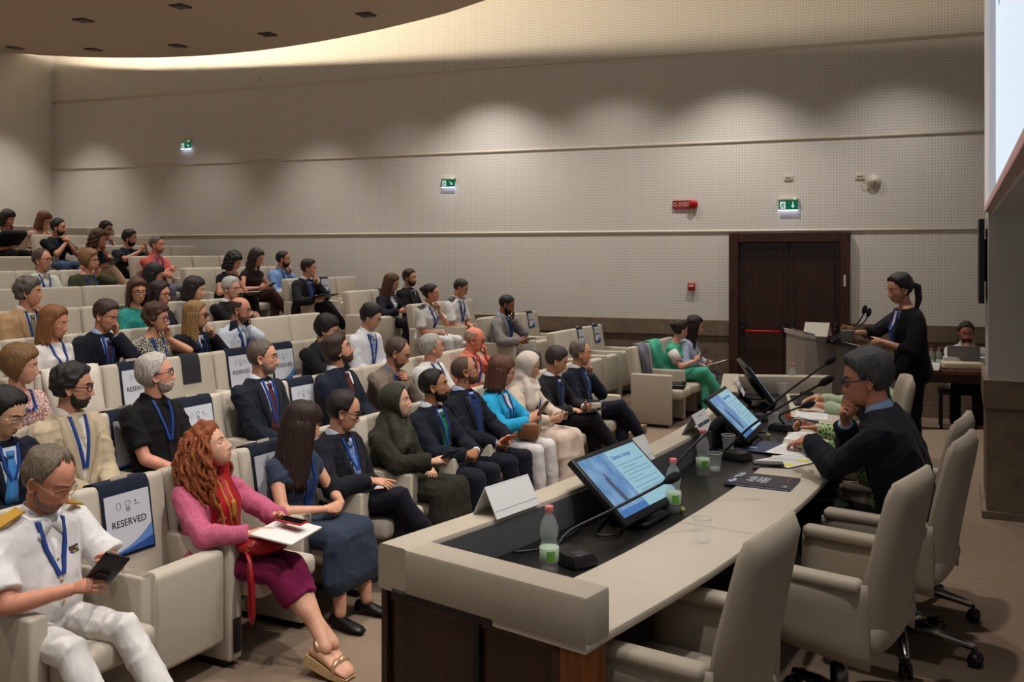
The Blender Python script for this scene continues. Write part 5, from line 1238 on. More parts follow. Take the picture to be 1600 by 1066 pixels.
t = thing('ring_binder', 'cream ring binder lying on the near edge of the side table', 'binder', on_tb(1502, -.14, .765), -.2); MB().add(*box((.42, .27, .06), (0, 0, .03), .008)).build('cover', mat('cream binder', (196, 182, 152), .6), t); MB().add(*box((.40, .25, .044), (.012, 0, .03))).build('pages', PAPER, t, False); MB().add(*tube([(.20, -.1, .03), (.22, -.1, .05), (.22, .1, .05)], .004, 6)).build('ring', CHROME, t)
t = thing('paper_stack', 'loose white papers under the cream ring binder', 'paper', on_tb(1510, -.12, .75), -.25); MB().add(*box((.44, .30, .012), (0, 0, .0075))).build('sheet', PAPER, t, False)
t = thing('paper_stack', 'white papers piled behind the cream binder, against the laptop', 'paper', on_tb(1508, .02, .75), -.15); MB().add(*box((.46, .10, .115), (0, 0, .06), .003, 1)).build('sheet', PAPER, t, False)
bottle(on_tb(1455, .0), 'water bottle on the side table, the one nearer the speaker'); bottle(on_tb(1467, .03), 'water bottle on the side table, next to the folded white card')
tent(0, 0, .19, 'small white folded card standing near the laptop lid', None, -1.2, sc_=.8, loc=on_tb(1478, .12)); tent(0, 0, .17, 'white folded card lying at the corner of the side table', None, -2.4, sc_=.8, loc=on_tb(1460, -.22))
t = thing('wooden_chair', 'dark chair of the man at the side table, mostly hidden', 'chair', (5.22, 11.25, 0), -1.95)
MB().add(*box((.42, .42, .05), (0, 0, .44), .01)).build('seat', DARK, t); MB().add(*box((.04, .40, .42), (-.20, 0, .72), .015)).build('backrest', DARK, t)
for x in (-.18, .18):
    for y in (-.18, .18): MB().add(*tube([(x, y, 0), (x, y, .43)], .016, 8)).build('leg', DARK, t)

# ------------------------------------------------------------------ auditorium seats
def seat_proto(folded):
    t = thing('auditorium_seat', '', 'seat')
    M = Matrix.Translation((-.425, 0, .36)) @ Matrix.Rotation(math.radians(-9), 4, 'Y')
    v, f = box((.11, PITCH-.012, .575), (-.02, 0, .2875), .03, 3); v[:, 0] += .012*np.cos(v[:, 1]/.25*1.4)*(v[:, 0] > -.02)
    MB().add(*xf((v, f), M)).build('backrest', BEIGE, t)
    if not folded: MB().add(*box((.50, PITCH-.10, .115), (-.14, 0, .385), .035, 3)).build('seat_cushion', BEIGE, t); MB().add(*box((.30, PITCH-.16, .05), (-.22, 0, .31), .01)).build('seat_frame', DARK, t)
    else: MB().add(*box((.11, PITCH-.10, .46), (-.075, 0, .365), .03, 3)).build('seat_cushion', BEIGE, t); MB().add(*box((.25, PITCH-.13, .10), (-.27, 0, .41), .03, 2)).build('seat_pad', BEIGE, t)
    for y in (-PITCH/2,):
        a = MB().add(*box((.49, .085, .585), (-.245, y, .3275), .014, 2)).build('armrest', BEIGE, t); MB().add(*box((.40, .06, .04), (-.245, y, .02))).build('foot', DARK, a, False)
    return t
S_DOWN, S_FOLD = seat_proto(False), seat_proto(True)
armp = [c for c in S_DOWN.children if c.name.startswith('armrest')][0]
for k, px in ((2, 860), (3, 749), (4, 638), (5, 538), (6, 442), (7, 283), (8, 201), (9, 122), (10, 48), (11, -14)): RBEG[k] = row_s(k, px, -.5)
LEND.update({1: 6.60, 2: 6.38, 3: 5.63, 4: 6.08, 5: 5.90, 6: 5.60, 7: 5.52, 8: row_s(8, 52, -.5)})
SEATS = []      # [row, s, occupied, block]
for k in range(1, NROW+1):
    if k <= 8:
        s_ = LEND[k]-PITCH/2; col = []
        while True:
            x, y, z = row_pt(k, s_, -.3); px = 800+FPX*x/y
            if y < 2.2 or px < -70 or s_ < -.9: break
            col.append(s_); s_ -= PITCH
        for i, q in enumerate(col): SEATS.append(dict(k=k, s=q, blk='L', last=i == 0, who=None))
    if k <= 11:
        s_ = RBEG[k]+PITCH/2+.04; end = wall_cut(k, -.55)-.12; col = []
        while s_+PITCH/2 < end:
            col.append(s_); s_ += PITCH
        for i, q in enumerate(col): SEATS.append(dict(k=k, s=q, blk='R', last=i == len(col)-1, who=None))
def seat_at(k, s_): return min((q for q in SEATS if q['k'] == k), key=lambda q: abs(q['s']-s_))
ORD = ['front', 'second', 'third', 'fourth', 'fifth', 'sixth', 'seventh', 'eighth', 'ninth', 'tenth', 'eleventh', 'twelfth']
def place_seats():
    first = {True: S_DOWN, False: S_FOLD}; used = {True: False, False: False}
    for q in SEATS:
        dn = bool(q['who']) or q.get('down', False)
        o = copy_tree(first[dn]) if used[dn] else first[dn]; used[dn] = True
        o.location = row_pt(q['k'], q['s'], 0); o.rotation_euler = (0, 0, FACE); o['group'] = 'upholstered auditorium seats'
        row = [r for r in SEATS if r['k'] == q['k'] and r['blk'] == q['blk']]; row.sort(key=lambda r: r['s']); i = row.index(q)
        if q['who']: lb = 'beige upholstered seat under the '+q['who']
        else:
            near = sorted((abs(j-i), j) for j, r in enumerate(row) if r['who']); n_ = ['', 'next to', 'two seats from', 'three seats from', 'four seats from', 'five seats from', 'six seats from', 'seven seats from']
            blk = 'near block' if q['blk'] == 'L' else 'block by the wall'
            if q.get('sign'): lb = 'empty beige seat under the %s' % q['sign']
            elif near and near[0][0] < 8: d, j = near[0]; lb = 'empty beige seat %s %s the %s' % (n_[d], 'beyond' if j < i and d == 1 else 'past' if j < i else 'before', row[j]['who']); lb = lb.replace('next to before', 'just before').replace('next to beyond', 'just beyond').replace('from past', 'beyond').replace('from before', 'short of')
            else: lb = 'empty beige seat, %s of the %s row, %s' % (['first', 'second', 'third', 'fourth', 'fifth', 'sixth', 'seventh', 'eighth', 'ninth', 'tenth', 'eleventh', 'twelfth'][min(i, 11)], ORD[q['k']-1], blk)
        w = lb.split(); o['label'] = ' '.join(w[:16])
        if q['last']:
            for c in [c for c in o.children if c.name.startswith('armrest')]:
                d = copy_tree(c, o); d.location = (0, PITCH, 0)
        if q['k'] == 1 and abs(q['s']-1.37) < .1:
            mb = MB().add(*box((.012, .05, .17), (.004, -PITCH/2, .16), .004, 1)); o2 = mb.build('power_outlet', PLASTIC, o, False)
            for z in (.12, .16, .20): MB().add(*box((.004, .03, .024), (.0115, -PITCH/2, z), .001, 1)).build('socket', DARK, o2, False)

# navy covers hung over the backs, with a printed sheet
NAVY = mat('navy cloth', (24, 30, 46), .8, kind='fabric'); SHEET = mat('printed sheet', (196, 198, 206), .5)
BLUEW = mat('blue wave', (92, 130, 186), .5); BLUED = mat('dark blue wave', (40, 72, 138), .5)
def seat_cover(k, s_, word, label, sheet=True, size=1.0, m=NAVY, dy=0.0, group='navy seat covers with printed sheets'):
    q = seat_at(k, s_); q['sign'] = label.split(',')[0] if not q['who'] else None
    x, y, z = row_pt(k, q['s']+dy, 0); t = thing('seat_cover', label, 'sign', (x, y, z), FACE, group)
    M = Matrix.Translation((-.425, 0, .36)) @ Matrix.Rotation(math.radians(-9), 4, 'Y'); W = .30*size
    prof = [(.045, .575-.36*size), (.047, .40), (.049, .50), (.046, .545), (.030, .578), (.0, .585), (-.055, .585), (-.085, .560), (-.088, .45)]
    R = []
    for i, (a, h) in enumerate(prof): R.append([(a+(.006 if i < 6 else -.004)*0, -W/2, h), (a, W/2, h), (a-(.004 if i < 5 else -.004), W/2, h-(.004 if 3 < i < 8 else 0)), (a-(.004 if i < 5 else -.004), -W/2, h-(.004 if 3 < i < 8 else 0))])
    MB().add(*xf(rings(np.array(R)), M)).build('cloth', m, t, 'auto')
    if sheet:
        lo, hi = .575-.345*size, .515 if size > .7 else .548; sh = MB().add(*xf(box((.002, W*.90, hi-lo), (.0515, 0, (lo+hi)/2)), M)).build('sheet', SHEET, t, False)
        F = M @ frame((.0532, 0, (lo+hi)/2), (0, 1, 0), (0, 0, 1)); hh = hi-lo; w2 = W*.45
        if word: put('lettering', text_mesh(word, .047*size if len(word) > 7 else .050*size, mat('print black', (30, 32, 44), .6), 'CENTER', 0.0), sh, F @ Matrix.Translation((0, .0, .0004)))
        mb = MB(); n_ = 9; P = [(-w2+2*w2*i/(n_-1), -hh/2+.012+hh*.36*(i/(n_-1))**2.2) for i in range(n_)]; P2 = [(a, -hh/2+.004+hh*.16*(i/(n_-1))**1.6) for i, (a, _) in enumerate(P)]
        mb.add(*xf(([(a, b_, .0006) for a, b_ in P]+[(a, b_, .0006) for a, b_ in P2], [(i, n_+i, n_+i+1, i+1) for i in range(n_-1)]), F)); mb.build('wave', BLUEW, sh, False)
        mb = MB(); mb.add(*xf(([(a, b_, .0007) for a, b_ in P2]+[(a, -hh/2, .0007) for a, _ in P2], [(i, n_+i, n_+i+1, i+1) for i in range(n_-1)]), F)); mb.build('dark_wave', BLUED, sh, False)
        em = mat('grey print', (110, 116, 130), .6)
        th = np.linspace(0, 2*math.pi, 11); MB().add(*xf(tube([(-.055+.013*math.cos(a), hh*.30+.018*math.sin(a), .0005) for a in th], .0012, 4), F)).build('emblem', em, sh); mb = MB(); mb.add(*xf(tube([(.0+.016*math.cos(a), hh*.32+.014*math.sin(a), .0005) for a in th], .0012, 4), F))
        for r in range(3): mb.add(*xf(box((.030-.004*r, .003, .0006), (0, hh*.32-.022-.007*r, .0005)), F))
        mb.build('emblem', em, sh); mb = MB(); mb.add(*xf(ell((.047, hh*.33, .0005), (.007, .007, .0006), 8, 4), F)); mb.add(*xf(box((.034, .003, .0006), (.058, hh*.33-.016, .0005)), F)); mb.build('emblem', em, sh)
        MB().add(*xf(box((.10*size, .0015, .022), (.0, 0, 0)), M @ Matrix.Translation((.012, 0, .588)) @ Matrix.Rotation(math.radians(90), 4, 'Z'))).build('tab', BEIGE, t, False)
    return t

# ------------------------------------------------------------------ the people
CAST = {}
def fit(P, px, py, zf, along=None):
    """shift along the row and set the torso so that the head sits where the photograph shows it"""
    ca, sa = math.cos(P.rz), math.sin(P.rz)
    for it in range(4):
        P.joints(); h = P.Hc; w = np.array([P.loc[0]+ca*h[0]-sa*h[1], P.loc[1]+sa*h[0]+ca*h[1], P.loc[2]+h[2]])
        al = np.array(along if along is not None else RD); r = (px-800)/FPX
        t = (r*w[1]-w[0])/(al[0]-r*al[1]); t = max(-.35, min(.35, t)); P.loc = (P.loc[0]+al[0]*t, P.loc[1]+al[1]*t, P.loc[2]); w[:2] += al*t
        if py is not None:
            top = EYE-(py-396)*w[1]/FPX; cur = w[2]+.122*P.k['hs']+(.014 if P.k['hair'][0] not in ('bald', 'shaved', 'fringe') else 0)
            P.k['tl'] = max(.80, min(1.22, P.k['tl']+(top-cur)/.47))
    P.joints()
def sit(key, k, px, py, label, turn=0, **kw):
    who = kw.pop('who', label)
    s_ = kw.pop('s', None) or row_s(k, px, -.33); x, y, z = row_pt(k, s_, kw.pop('hx', -.27)); P = Person(label, (x, y, z), FACE+math.radians(turn), **kw)
    fit(P, px, py, z); CAST[key] = P
    s2 = ((np.array(P.loc[:2])-A0+RSP*(k-1)*RF) @ RD); q = seat_at(k, s2)
    if q['who']: q = min((r for r in SEATS if r['k'] == k and not r['who']), key=lambda r: abs(r['s']-s2))
    q['who'] = who; return P
def S(c, sh=(200, 206, 216), tie=None): return ('suit', c, sh, tie)
FAIR, TAN, RUDDY, OLIVE, BROWN = (202, 150, 122), (188, 138, 108), (206, 136, 110), (178, 128, 98), (142, 98, 74)
NV = (27, 31, 44); NV2 = (32, 37, 54); BK = (24, 24, 27)
T = lambda c: ('trousers', c)
sit('officer', 1, 76, 697, 'man in white naval uniform with gold shoulder boards looking down at a phone', who='white-uniformed man with gold shoulder boards', lod=0, yaw=14, pitch=27, lean=-6, slump=16, skin=(202, 138, 112), hair=('recede', (120, 104, 88)), hs=1.1, gl=(150, 130, 90), thin=1, beard=((150, 130, 116), .002), top=('uniform', (216, 213, 212)), bot=T((216, 212, 208)), legs='ext', L=((.34, .10, .76), (.6, -.55, .35), (.4, .75, .1), .9, (-.3, .8, -.7)), R=((.31, .07, .70), (.8, -.35, .25), (.1, .6, .6), .75, (-.3, .9, -.6)), belly=.05, ws=1.08, feet=1, eyes='down', shoe=(214, 210, 206), lb=.22)
sit('redhead', 1, 330, 660, 'woman with long curly red hair in a pink tweed jacket and red scarf looking upwards', who='woman with curly red hair', lod=0, fem=1, yaw=24, pitch=-24, lean=-12, slump=6, skin=(206, 156, 128), hair=('bigcurl', (158, 82, 40), {'len': .24, 'amp': .012, 'wave': .01, 'rb': .13, 'side': 66, 'back': .03}), top=('suit', (178, 86, 114), None), fk='tweed', bot=('crop', (104, 16, 58)), legs='ankles', L=((.33, .12, .69), (.7, -.4, .2), (-.2, .9, .2), .5, (-.3, .9, -.6)), R=((.33, .10, .66), (.85, -.3, .15), (.1, .5, .8), .55, (-.3, .9, -.6)), lanyard=0, feet=1, wedge=1, eyes='up', iris=(70, 60, 44))
sit('brunette', 1, 474, 628, 'woman with long straight dark hair in a navy cap-sleeved dress, hands clasped', who='woman with long straight dark hair', lod=0, fem=1, yaw=52, pitch=16, lean=-2, slump=12, skin=(204, 150, 122), hair=('bang', (52, 36, 30), {'len': .34, 'side': 50, 'rb': .115, 'back': .015}), top=('cap', (45, 54, 70)), bot=('skirt', (45, 54, 70)), legs='sit', L='clasp', R='clasp', lb=.10, feet=1, eyes='down')
sit('glasses', 1, 538, 610, 'man in dark suit with black glasses and patterned blue tie, legs crossed, looking down', who='man with black glasses and blue tie', lod=0, yaw=33, pitch=17, lean=-14, slump=16, skin=(200, 144, 116), hair=('recede', (38, 28, 24), {'t': .016}), gl=(16, 16, 18), top=S((29, 28, 38), (196, 206, 222), (72, 96, 146)), tp=(116, 138, 182), bot=T((28, 28, 40)), legs='crossR', L='lap', R=((.27, .08, .68), (.9, -.35, -.1), (.2, .3, .9), .5, (-.3, .9, -.5)), point='R', belly=.04, eyes='down', longtie=1, lb=.2, badge=0)
sit('olive', 1, 620, 598, 'woman in olive green headscarf and robe with beading, holding a blue phone', who='woman in olive headscarf', lod=0, fem=1, yaw=20, pitch=-8, lean=-12, slump=8, skin=(206, 158, 132), hair=('hijab', (50, 50, 37)), top=('robe', (52, 50, 36)), bot=('robe', (54, 52, 38)), L='lap', R=((.33, .10, .68), (.75, -.5, .2), (.1, .6, .7), .8, (-.3, .9, -.5)), lanyard=0, eyes='up')
sit('green_tie', 1, 680, 575, 'dark-bearded man in navy suit with bright green tie, hands clasped', who='bearded man with green tie', lod=0, yaw=24, pitch=-8, lean=-10, slump=8, skin=(168, 116, 86), hair=('crop', (24, 20, 18), {'t': .012}), beard=((26, 21, 19), .006), top=S((32, 37, 52), (208, 214, 224), (24, 112, 70)), bot=T((36, 38, 52)), L='clasp', R='clasp', eyes='up')
sit('bald_navy', 1, 728, 556, 'bald man with dark glasses in navy suit looking up, holding an orange phone', who='bald man with dark glasses in navy', lod=0, yaw=34, pitch=-18, lean=-12, slump=6, skin=(182, 128, 98), hair=('shaved', (92, 68, 56), {'t': .0015}), beard=((84, 64, 54), .0022), gl=(20, 18, 18), brow=(40, 30, 26), top=S((25, 29, 42), (176, 194, 222), (34, 44, 74)), bot=T((28, 30, 46)), L='clasp', R='lap2', eyes='up', lb=.05)
sit('turquoise', 1, 785, 557, 'woman with auburn bob in bright turquoise jacket and white trousers holding up a phone', who='woman in turquoise jacket', lod=1, fem=1, yaw=34, pitch=12, lean=-6, slump=10, skin=(204, 148, 122), hair=('bob', (100, 62, 46), {'len': .13, 'side': 62}), gl=(40, 30, 28), thin=1, top=S((38, 152, 196), (210, 208, 206)), nocollar=1, nocuff=1, bot=T((208, 203, 200)), L='phone', R='phone', eyes='down')
sit('cream', 1, 826, 549, 'woman in cream headscarf and beige coat looking down at a phone', who='woman in cream headscarf', lod=1, fem=1, yaw=30, pitch=16, lean=-8, slump=10, skin=(190, 142, 114), hair=('hijab', (200, 186, 172)), top=S((200, 182, 164), (54, 38, 38)), nocollar=1, nocuff=1, bot=('robe', (202, 182, 166)), L='tablet', R='tablet', eyes='down')
sit('tablet_man', 1, 870, 541, 'dark-haired man in charcoal suit bent over a black tablet', who='charcoal-suited man with tablet', lod=1, yaw=28, pitch=24, lean=-6, slump=14, skin=(190, 138, 108), hair=('short', (56, 48, 42)), top=S((33, 32, 35), (204, 208, 216), (44, 44, 54)), bot=T((28, 27, 30)), legs='crossR', L='tablet', R='write', eyes='down')
sit('thinker', 1, 908, 531, 'man with greying receding hair in navy suit resting his chin on his hand', who='navy-suited man with hand on chin', lod=1, yaw=24, pitch=4, lean=-9, slump=8, skin=(198, 142, 112), hair=('recede', (112, 100, 90)), top=S((28, 33, 50), (206, 210, 220), (150, 156, 170)), tp=(40, 44, 60), bot=T((26, 30, 50)), legs='crossR', L='chin', R='lap', brow=(60, 48, 42))
sit('green_woman', 1, 1063, 500, 'woman in bright green trousers and waistcoat with white sleeves turning away', who='woman in bright green', lod=1, fem=1, yaw=48, pitch=10, lean=4, slump=8, skin=(206, 154, 128), hair=('bun', (48, 34, 30)), top=('cap', (70, 168, 138)), bot=T((78, 176, 144)), legs='crossR', L='phone', R='phone', lanyard=0, feet=1)
sit('grey_trousers', 1, 1086, 494, 'woman with long dark hair in grey trousers, half hidden behind the woman in green', who='half-hidden woman in grey trousers', lod=1, fem=1, s=9.75, hx=-.2, yaw=20, pitch=14, lean=8, slump=10, skin=(204, 152, 126), hair=('long', (40, 28, 26), {'len': .26}), top=('shirt', (168, 182, 206)), bot=T((128, 128, 140)), L='tablet', R='write', lanyard=0)
# second row
sit('blue_tie', 2, 10, 605, 'black-haired man with silver glasses, navy suit and light blue tie at the frame edge', who='black-haired man with light blue tie', lod=0, yaw=16, pitch=24, lean=-6, slump=14, skin=(206, 160, 128), hair=('short', (26, 24, 24)), gl=(150, 150, 155), thin=1, top=S((26, 33, 54), (200, 208, 222), (64, 128, 190)), bot=T(NV), eyes='down', lb=.25)
sit('blazer', 2, 116, 568, 'bearded dark-haired man with black glasses in a pale beige linen blazer', who='man in pale beige blazer', lod=0, yaw=38, pitch=4, lean=-9, slump=8, skin=(188, 134, 108), hair=('curlyshort', (44, 40, 38), {'t': .022}), beard=((50, 44, 42), .004), gl=(16, 16, 18), top=S((180, 163, 136), (206, 200, 196)), bot=T((170, 152, 128)), L='lap', R='lap', nocuff=1, lb=.2)
sit('white_beard', 2, 246, 552, 'white-haired man with white beard and black glasses in a black short-sleeved shirt', who='white-haired man in black shirt', lod=0, yaw=42, pitch=-10, lean=-12, slump=6, skin=(206, 142, 118), hair=('back', (200, 192, 180), {'t': .022}), beard=((196, 186, 176), .0035), gl=(14, 14, 15), brow=(190, 180, 170), top=('short', (19, 18, 19)), bot=T((30, 30, 34)), L='lap', R='lap', eyes='up', badge=0, lb=.24)
sit('grey_beard', 2, 412, 530, 'man with short grey beard and thin glasses in navy suit with maroon tie', who='grey-bearded man with maroon tie', lod=0, yaw=30, pitch=-2, lean=-10, slump=6, skin=(200, 142, 116), hair=('crop', (92, 78, 66)), beard=((136, 124, 112), .003), gl=(90, 76, 66), thin=1, top=S((28, 34, 48), (196, 204, 216), (74, 30, 36)), bot=T(NV), L='lap', R='lap', lb=.2)
sit('gazer', 2, 531, 522, 'brown-bearded man with glasses in navy suit and maroon tie looking steeply upwards', who='brown-bearded man looking up', lod=1, yaw=34, pitch=-24, lean=-12, slump=2, skin=(188, 134, 106), hair=('wavy', (54, 38, 30)), beard=((72, 50, 38), .0035), gl=(110, 100, 90), thin=1, top=S((28, 35, 54), (208, 208, 212), (86, 32, 34)), bot=T(NV), L='lap', R='lap', eyes='up', lanyard=0)
sit('tweed', 2, 622, 527, 'man with receding hair in brown tweed jacket, clasped hands held to his mouth', who='man in brown tweed jacket', lod=1, yaw=22, pitch=22, lean=8, slump=14, skin=(190, 134, 106), hair=('recede', (84, 64, 52)), gl=(100, 84, 70), thin=1, beard=((84, 66, 56), .0015), top=S((108, 94, 84), (110, 112, 124)), fk='tweed', bot=T((50, 48, 50)), L='fist2', R='fist2', nocuff=1)
sit('white_shirt', 2, 676, 520, 'white-haired man in plain white t-shirt leaning back and looking sideways', who='white-haired man in white t-shirt', lod=1, yaw=42, pitch=-10, roll=-6, lean=-16, slump=6, skin=(206, 144, 118), hair=('short', (182, 176, 166)), gl=(120, 110, 100), thin=1, top=('tee', (208, 206, 204)), bot=T((90, 92, 104)), badge=0)
sit('pink_shirt', 2, 742, 512, 'bald ruddy man with dark glasses in salmon pink shirt, hand at his nose', who='bald man in salmon shirt', lod=1, yaw=20, pitch=12, lean=-4, slump=12, skin=(212, 124, 98), hair=('fringe', (176, 140, 120), {'t': .003}), gl=(40, 26, 24), top=('short', (216, 120, 98)), bot=T((80, 78, 84)), L='nose', R='lap')
# third row
sit('floral', 3, 34, 540, 'woman with short light brown hair in a floral white blouse', who='woman in floral white blouse', lod=1, fem=1, yaw=40, pitch=6, lean=-8, slump=8, skin=(204, 150, 122), hair=('bob', (140, 102, 62), {'len': .06, 'side': 75, 't': .03} if False else {'t': .03}), top=('blouse', (208, 200, 190)), fk='print', pc=(166, 92, 88), bot=T((60, 60, 70)), lb=.25)
sit('hands_face', 3, 511, 493, 'black-haired man in black suit with joined hands before his face', who='black-haired man with hands before his face', lod=1, yaw=24, pitch=18, lean=2, slump=10, skin=(188, 140, 110), hair=('full', (24, 20, 19)), top=S((26, 26, 29), (60, 60, 66)), bot=T(BK), L='fist2', R='fist2', nocuff=1, lanyard=0)
sit('striped_tie', 3, 580, 475, 'black-haired man with glasses in white shirt and striped blue tie looking down', who='man in white shirt and striped tie', lod=1, yaw=20, pitch=24, lean=-4, slump=14, skin=(196, 148, 118), hair=('short', (24, 22, 22), {'t': .022}), gl=(90, 84, 84), thin=1, top=('shirt', (210, 210, 214), (48, 66, 128)), tp=(176, 186, 208), bot=T(NV), eyes='down')
sit('grey_jacket', 3, 792, 460, 'black-bearded man in light grey jacket seated first past the aisle, hand at his mouth', who='bearded man in light grey jacket', lod=1, yaw=22, pitch=22, lean=-6, slump=12, skin=BROWN, hair=('crop', (34, 28, 26)), beard=((24, 20, 18), .007), top=S((120, 116, 114), (142, 164, 196), (36, 46, 84)), bot=T((100, 98, 98)), L='nose', R='tablet', nocuff=1)
# fourth row
sit('white_top', 4, 86, 478, 'woman with shoulder-length strawberry blonde hair, eyes lowered, in white top', who='strawberry blonde woman in white', lod=1, fem=1, yaw=24, pitch=10, lean=-9, slump=8, skin=(204, 142, 112), hair=('long', (142, 92, 50), {'len': .15}), eyes='shut', top=('blouse', (212, 206, 200)), bot=T((70, 70, 80)), lb=.2, badge=0)
sit('brow_hand', 4, 166, 468, 'brown-haired man in navy suit pressing two fingers to his brow', who='man pressing fingers to his brow', lod=1, yaw=14, pitch=20, lean=-2, slump=12, skin=(198, 136, 108), hair=('short', (64, 44, 34)), top=S(NV, (150, 172, 216), (58, 40, 62)), bot=T(NV), L='brow', R='lap', eyes='shut')
sit('curly_print', 4, 246, 474, 'curly-haired woman with glasses in a black and white print top, cheek on hand', who='curly woman in black and white print', lod=1, fem=1, yaw=22, pitch=2, lean=0, slump=10, skin=(206, 146, 116), hair=('curly', (86, 54, 36)), gl=(60, 40, 80), top=('none', (28, 26, 26)), fk='print', pc=(190, 184, 170), bot=T((40, 40, 44)), L='cheek', R='lap', badge=0)
sit('blonde', 4, 308, 472, 'long-haired blonde woman in dark tinted glasses with her hand to her mouth', who='blonde woman in tinted glasses', lod=1, fem=1, yaw=30, pitch=-2, lean=-4, slump=8, skin=(204, 146, 116), hair=('long', (172, 132, 80), {'len': .22}), gl=(60, 36, 28), dark=1, top=S((25, 25, 33), (206, 200, 196)), bot=T(BK), L='mouth', R='lap', nocollar=1, nocuff=1)
sit('vest', 4, 376, 465, 'bald bearded man in navy waistcoat and pale shirt, fingers on his temple', who='bald man in navy waistcoat', lod=1, yaw=24, pitch=8, lean=-6, slump=10, skin=(204, 138, 112), hair=('fringe', (70, 56, 48)), beard=((84, 70, 62), .002), gl=(90, 80, 74), thin=1, top=('shirt', (188, 194, 204)), bot=T((40, 42, 52)), L='cheek', R='lap', vest=1)
sit('officer_woman', 4, 674, 443, 'woman naval officer in white shirt with dark shoulder boards, finger on her lips', who='woman naval officer', lod=1, fem=1, yaw=22, pitch=4, lean=0, slump=8, skin=(204, 142, 112), hair=('bun', (42, 32, 28)), top=('uniform', (214, 212, 210)), gold=0, bot=T((208, 206, 204)), L='chin', R='lap', badge=0)
sit('officer_two', 4, 720, 435, 'naval officer in white shirt with gold-striped dark shoulder boards looking at his lap', who='naval officer looking at his lap', lod=1, yaw=22, pitch=26, lean=-4, slump=14, skin=(196, 138, 108), hair=('crop', (54, 44, 38)), gl=(120, 110, 100), thin=1, top=('uniform', (214, 212, 210)), gold=0, bot=T((208, 206, 204)), L='lap', R='lap', eyes='down')
# fifth row
sit('tan_jacket', 5, 46, 433, 'man with curly grey hair in tan jacket touching his chin', who='curly grey-haired man in tan jacket', lod=1, yaw=40, pitch=2, lean=-4, slump=8, skin=(202, 142, 114), hair=('curly', (104, 94, 86), {'t': .022}), top=S((176, 142, 104), (206, 200, 192), (120, 112, 96)), bot=T((90, 80, 66)), L='chin', R='lap', nocuff=1)
sit('blue_green', 5, 215, 435, 'brown-haired woman with glasses in blue and green top facing forward', who='woman in blue and green top', lod=1, fem=1, yaw=-22, pitch=4, lean=-8, slump=8, skin=(202, 142, 112), hair=('wavy', (86, 52, 34), {'len': .13}), gl=(50, 34, 30), top=('blouse', (26, 98, 158)), fk='print', pc=(40, 150, 60), bot=T((40, 44, 50)), lanyard=0)
sit('dark_glasses', 5, 251, 440, 'dark-haired woman in black-rimmed glasses and black cardigan', who='dark-haired woman in black cardigan', lod=2, fem=1, yaw=16, pitch=4, lean=-6, slump=8, skin=(196, 136, 108), hair=('long', (44, 30, 28), {'len': .12}), gl=(18, 16, 16), top=S((27, 25, 26), (190, 160, 130)), bot=T(BK), nocollar=1, nocuff=1)
sit('grey_pattern', 5, 305, 433, 'woman with dark bobbed hair in speckled grey top looking aside', who='dark-bobbed woman in speckled grey', lod=2, fem=1, yaw=34, pitch=10, lean=-6, slump=8, skin=(206, 150, 122), hair=('bob', (38, 28, 26), {'len': .10, 'side': 68}), top=('blouse', (112, 108, 104)), fk='tweed', bot=T((50, 50, 54)), lanyard=0)
sit('white_hair_suit', 5, 362, 432, 'white-haired man with glasses in black suit holding his fist forward', who='white-haired man in black suit', lod=2, yaw=6, pitch=6, lean=-8, slump=8, skin=(204, 150, 126), hair=('short', (190, 186, 178)), gl=(90, 84, 80), thin=1, top=S(BK, (206, 206, 208)), bot=T(BK), L='phone', R='cross')
sit('long_brown', 5, 612, 428, 'woman with very long brown hair in navy jacket looking at a phone', who='woman with very long brown hair', lod=2, fem=1, yaw=22, pitch=20, lean=-2, slump=12, skin=(202, 146, 118), hair=('long', (92, 56, 38), {'len': .28}), gl=(90, 76, 66), thin=1, top=S((28, 32, 45), (186, 192, 206)), bot=T(BK), nocollar=1, L='tablet', R='tablet', lanyard=0)
sit('black_suit', 5, 641, 420, 'bearded man in black suit and tie sitting upright against the perforated wall', who='bearded man in black suit', lod=2, yaw=0, pitch=2, lean=-8, slump=6, skin=(200, 140, 112), hair=('short', (62, 42, 32)), beard=((72, 48, 36), .005), top=S((26, 26, 29), (150, 158, 172), (24, 24, 28)), bot=T(BK), L='lap', R='lap', lanyard=0)
# sixth row
sit('black_hair', 6, 241, 412, 'woman with long black hair in dark top bowing her head', who='woman with long black hair bowing', lod=2, fem=1, yaw=36, pitch=24, lean=6, slump=14, skin=(190, 132, 104), hair=('long', (26, 21, 22), {'len': .20}), top=('blouse', (26, 26, 28)), bot=('jeans', (64, 68, 84)), L='lap', R='lap')
sit('notebook_man', 6, 483, 404, 'dark-haired man in black suit with open notebook on crossed legs, hand to mouth', who='man with open notebook', lod=2, yaw=28, pitch=8, lean=0, slump=10, skin=(190, 136, 108), hair=('short', (42, 32, 28)), top=S((26, 27, 33), (200, 204, 212), (66, 66, 112)), bot=T((24, 24, 28)), legs='crossR', L='mouth', R='tablet')
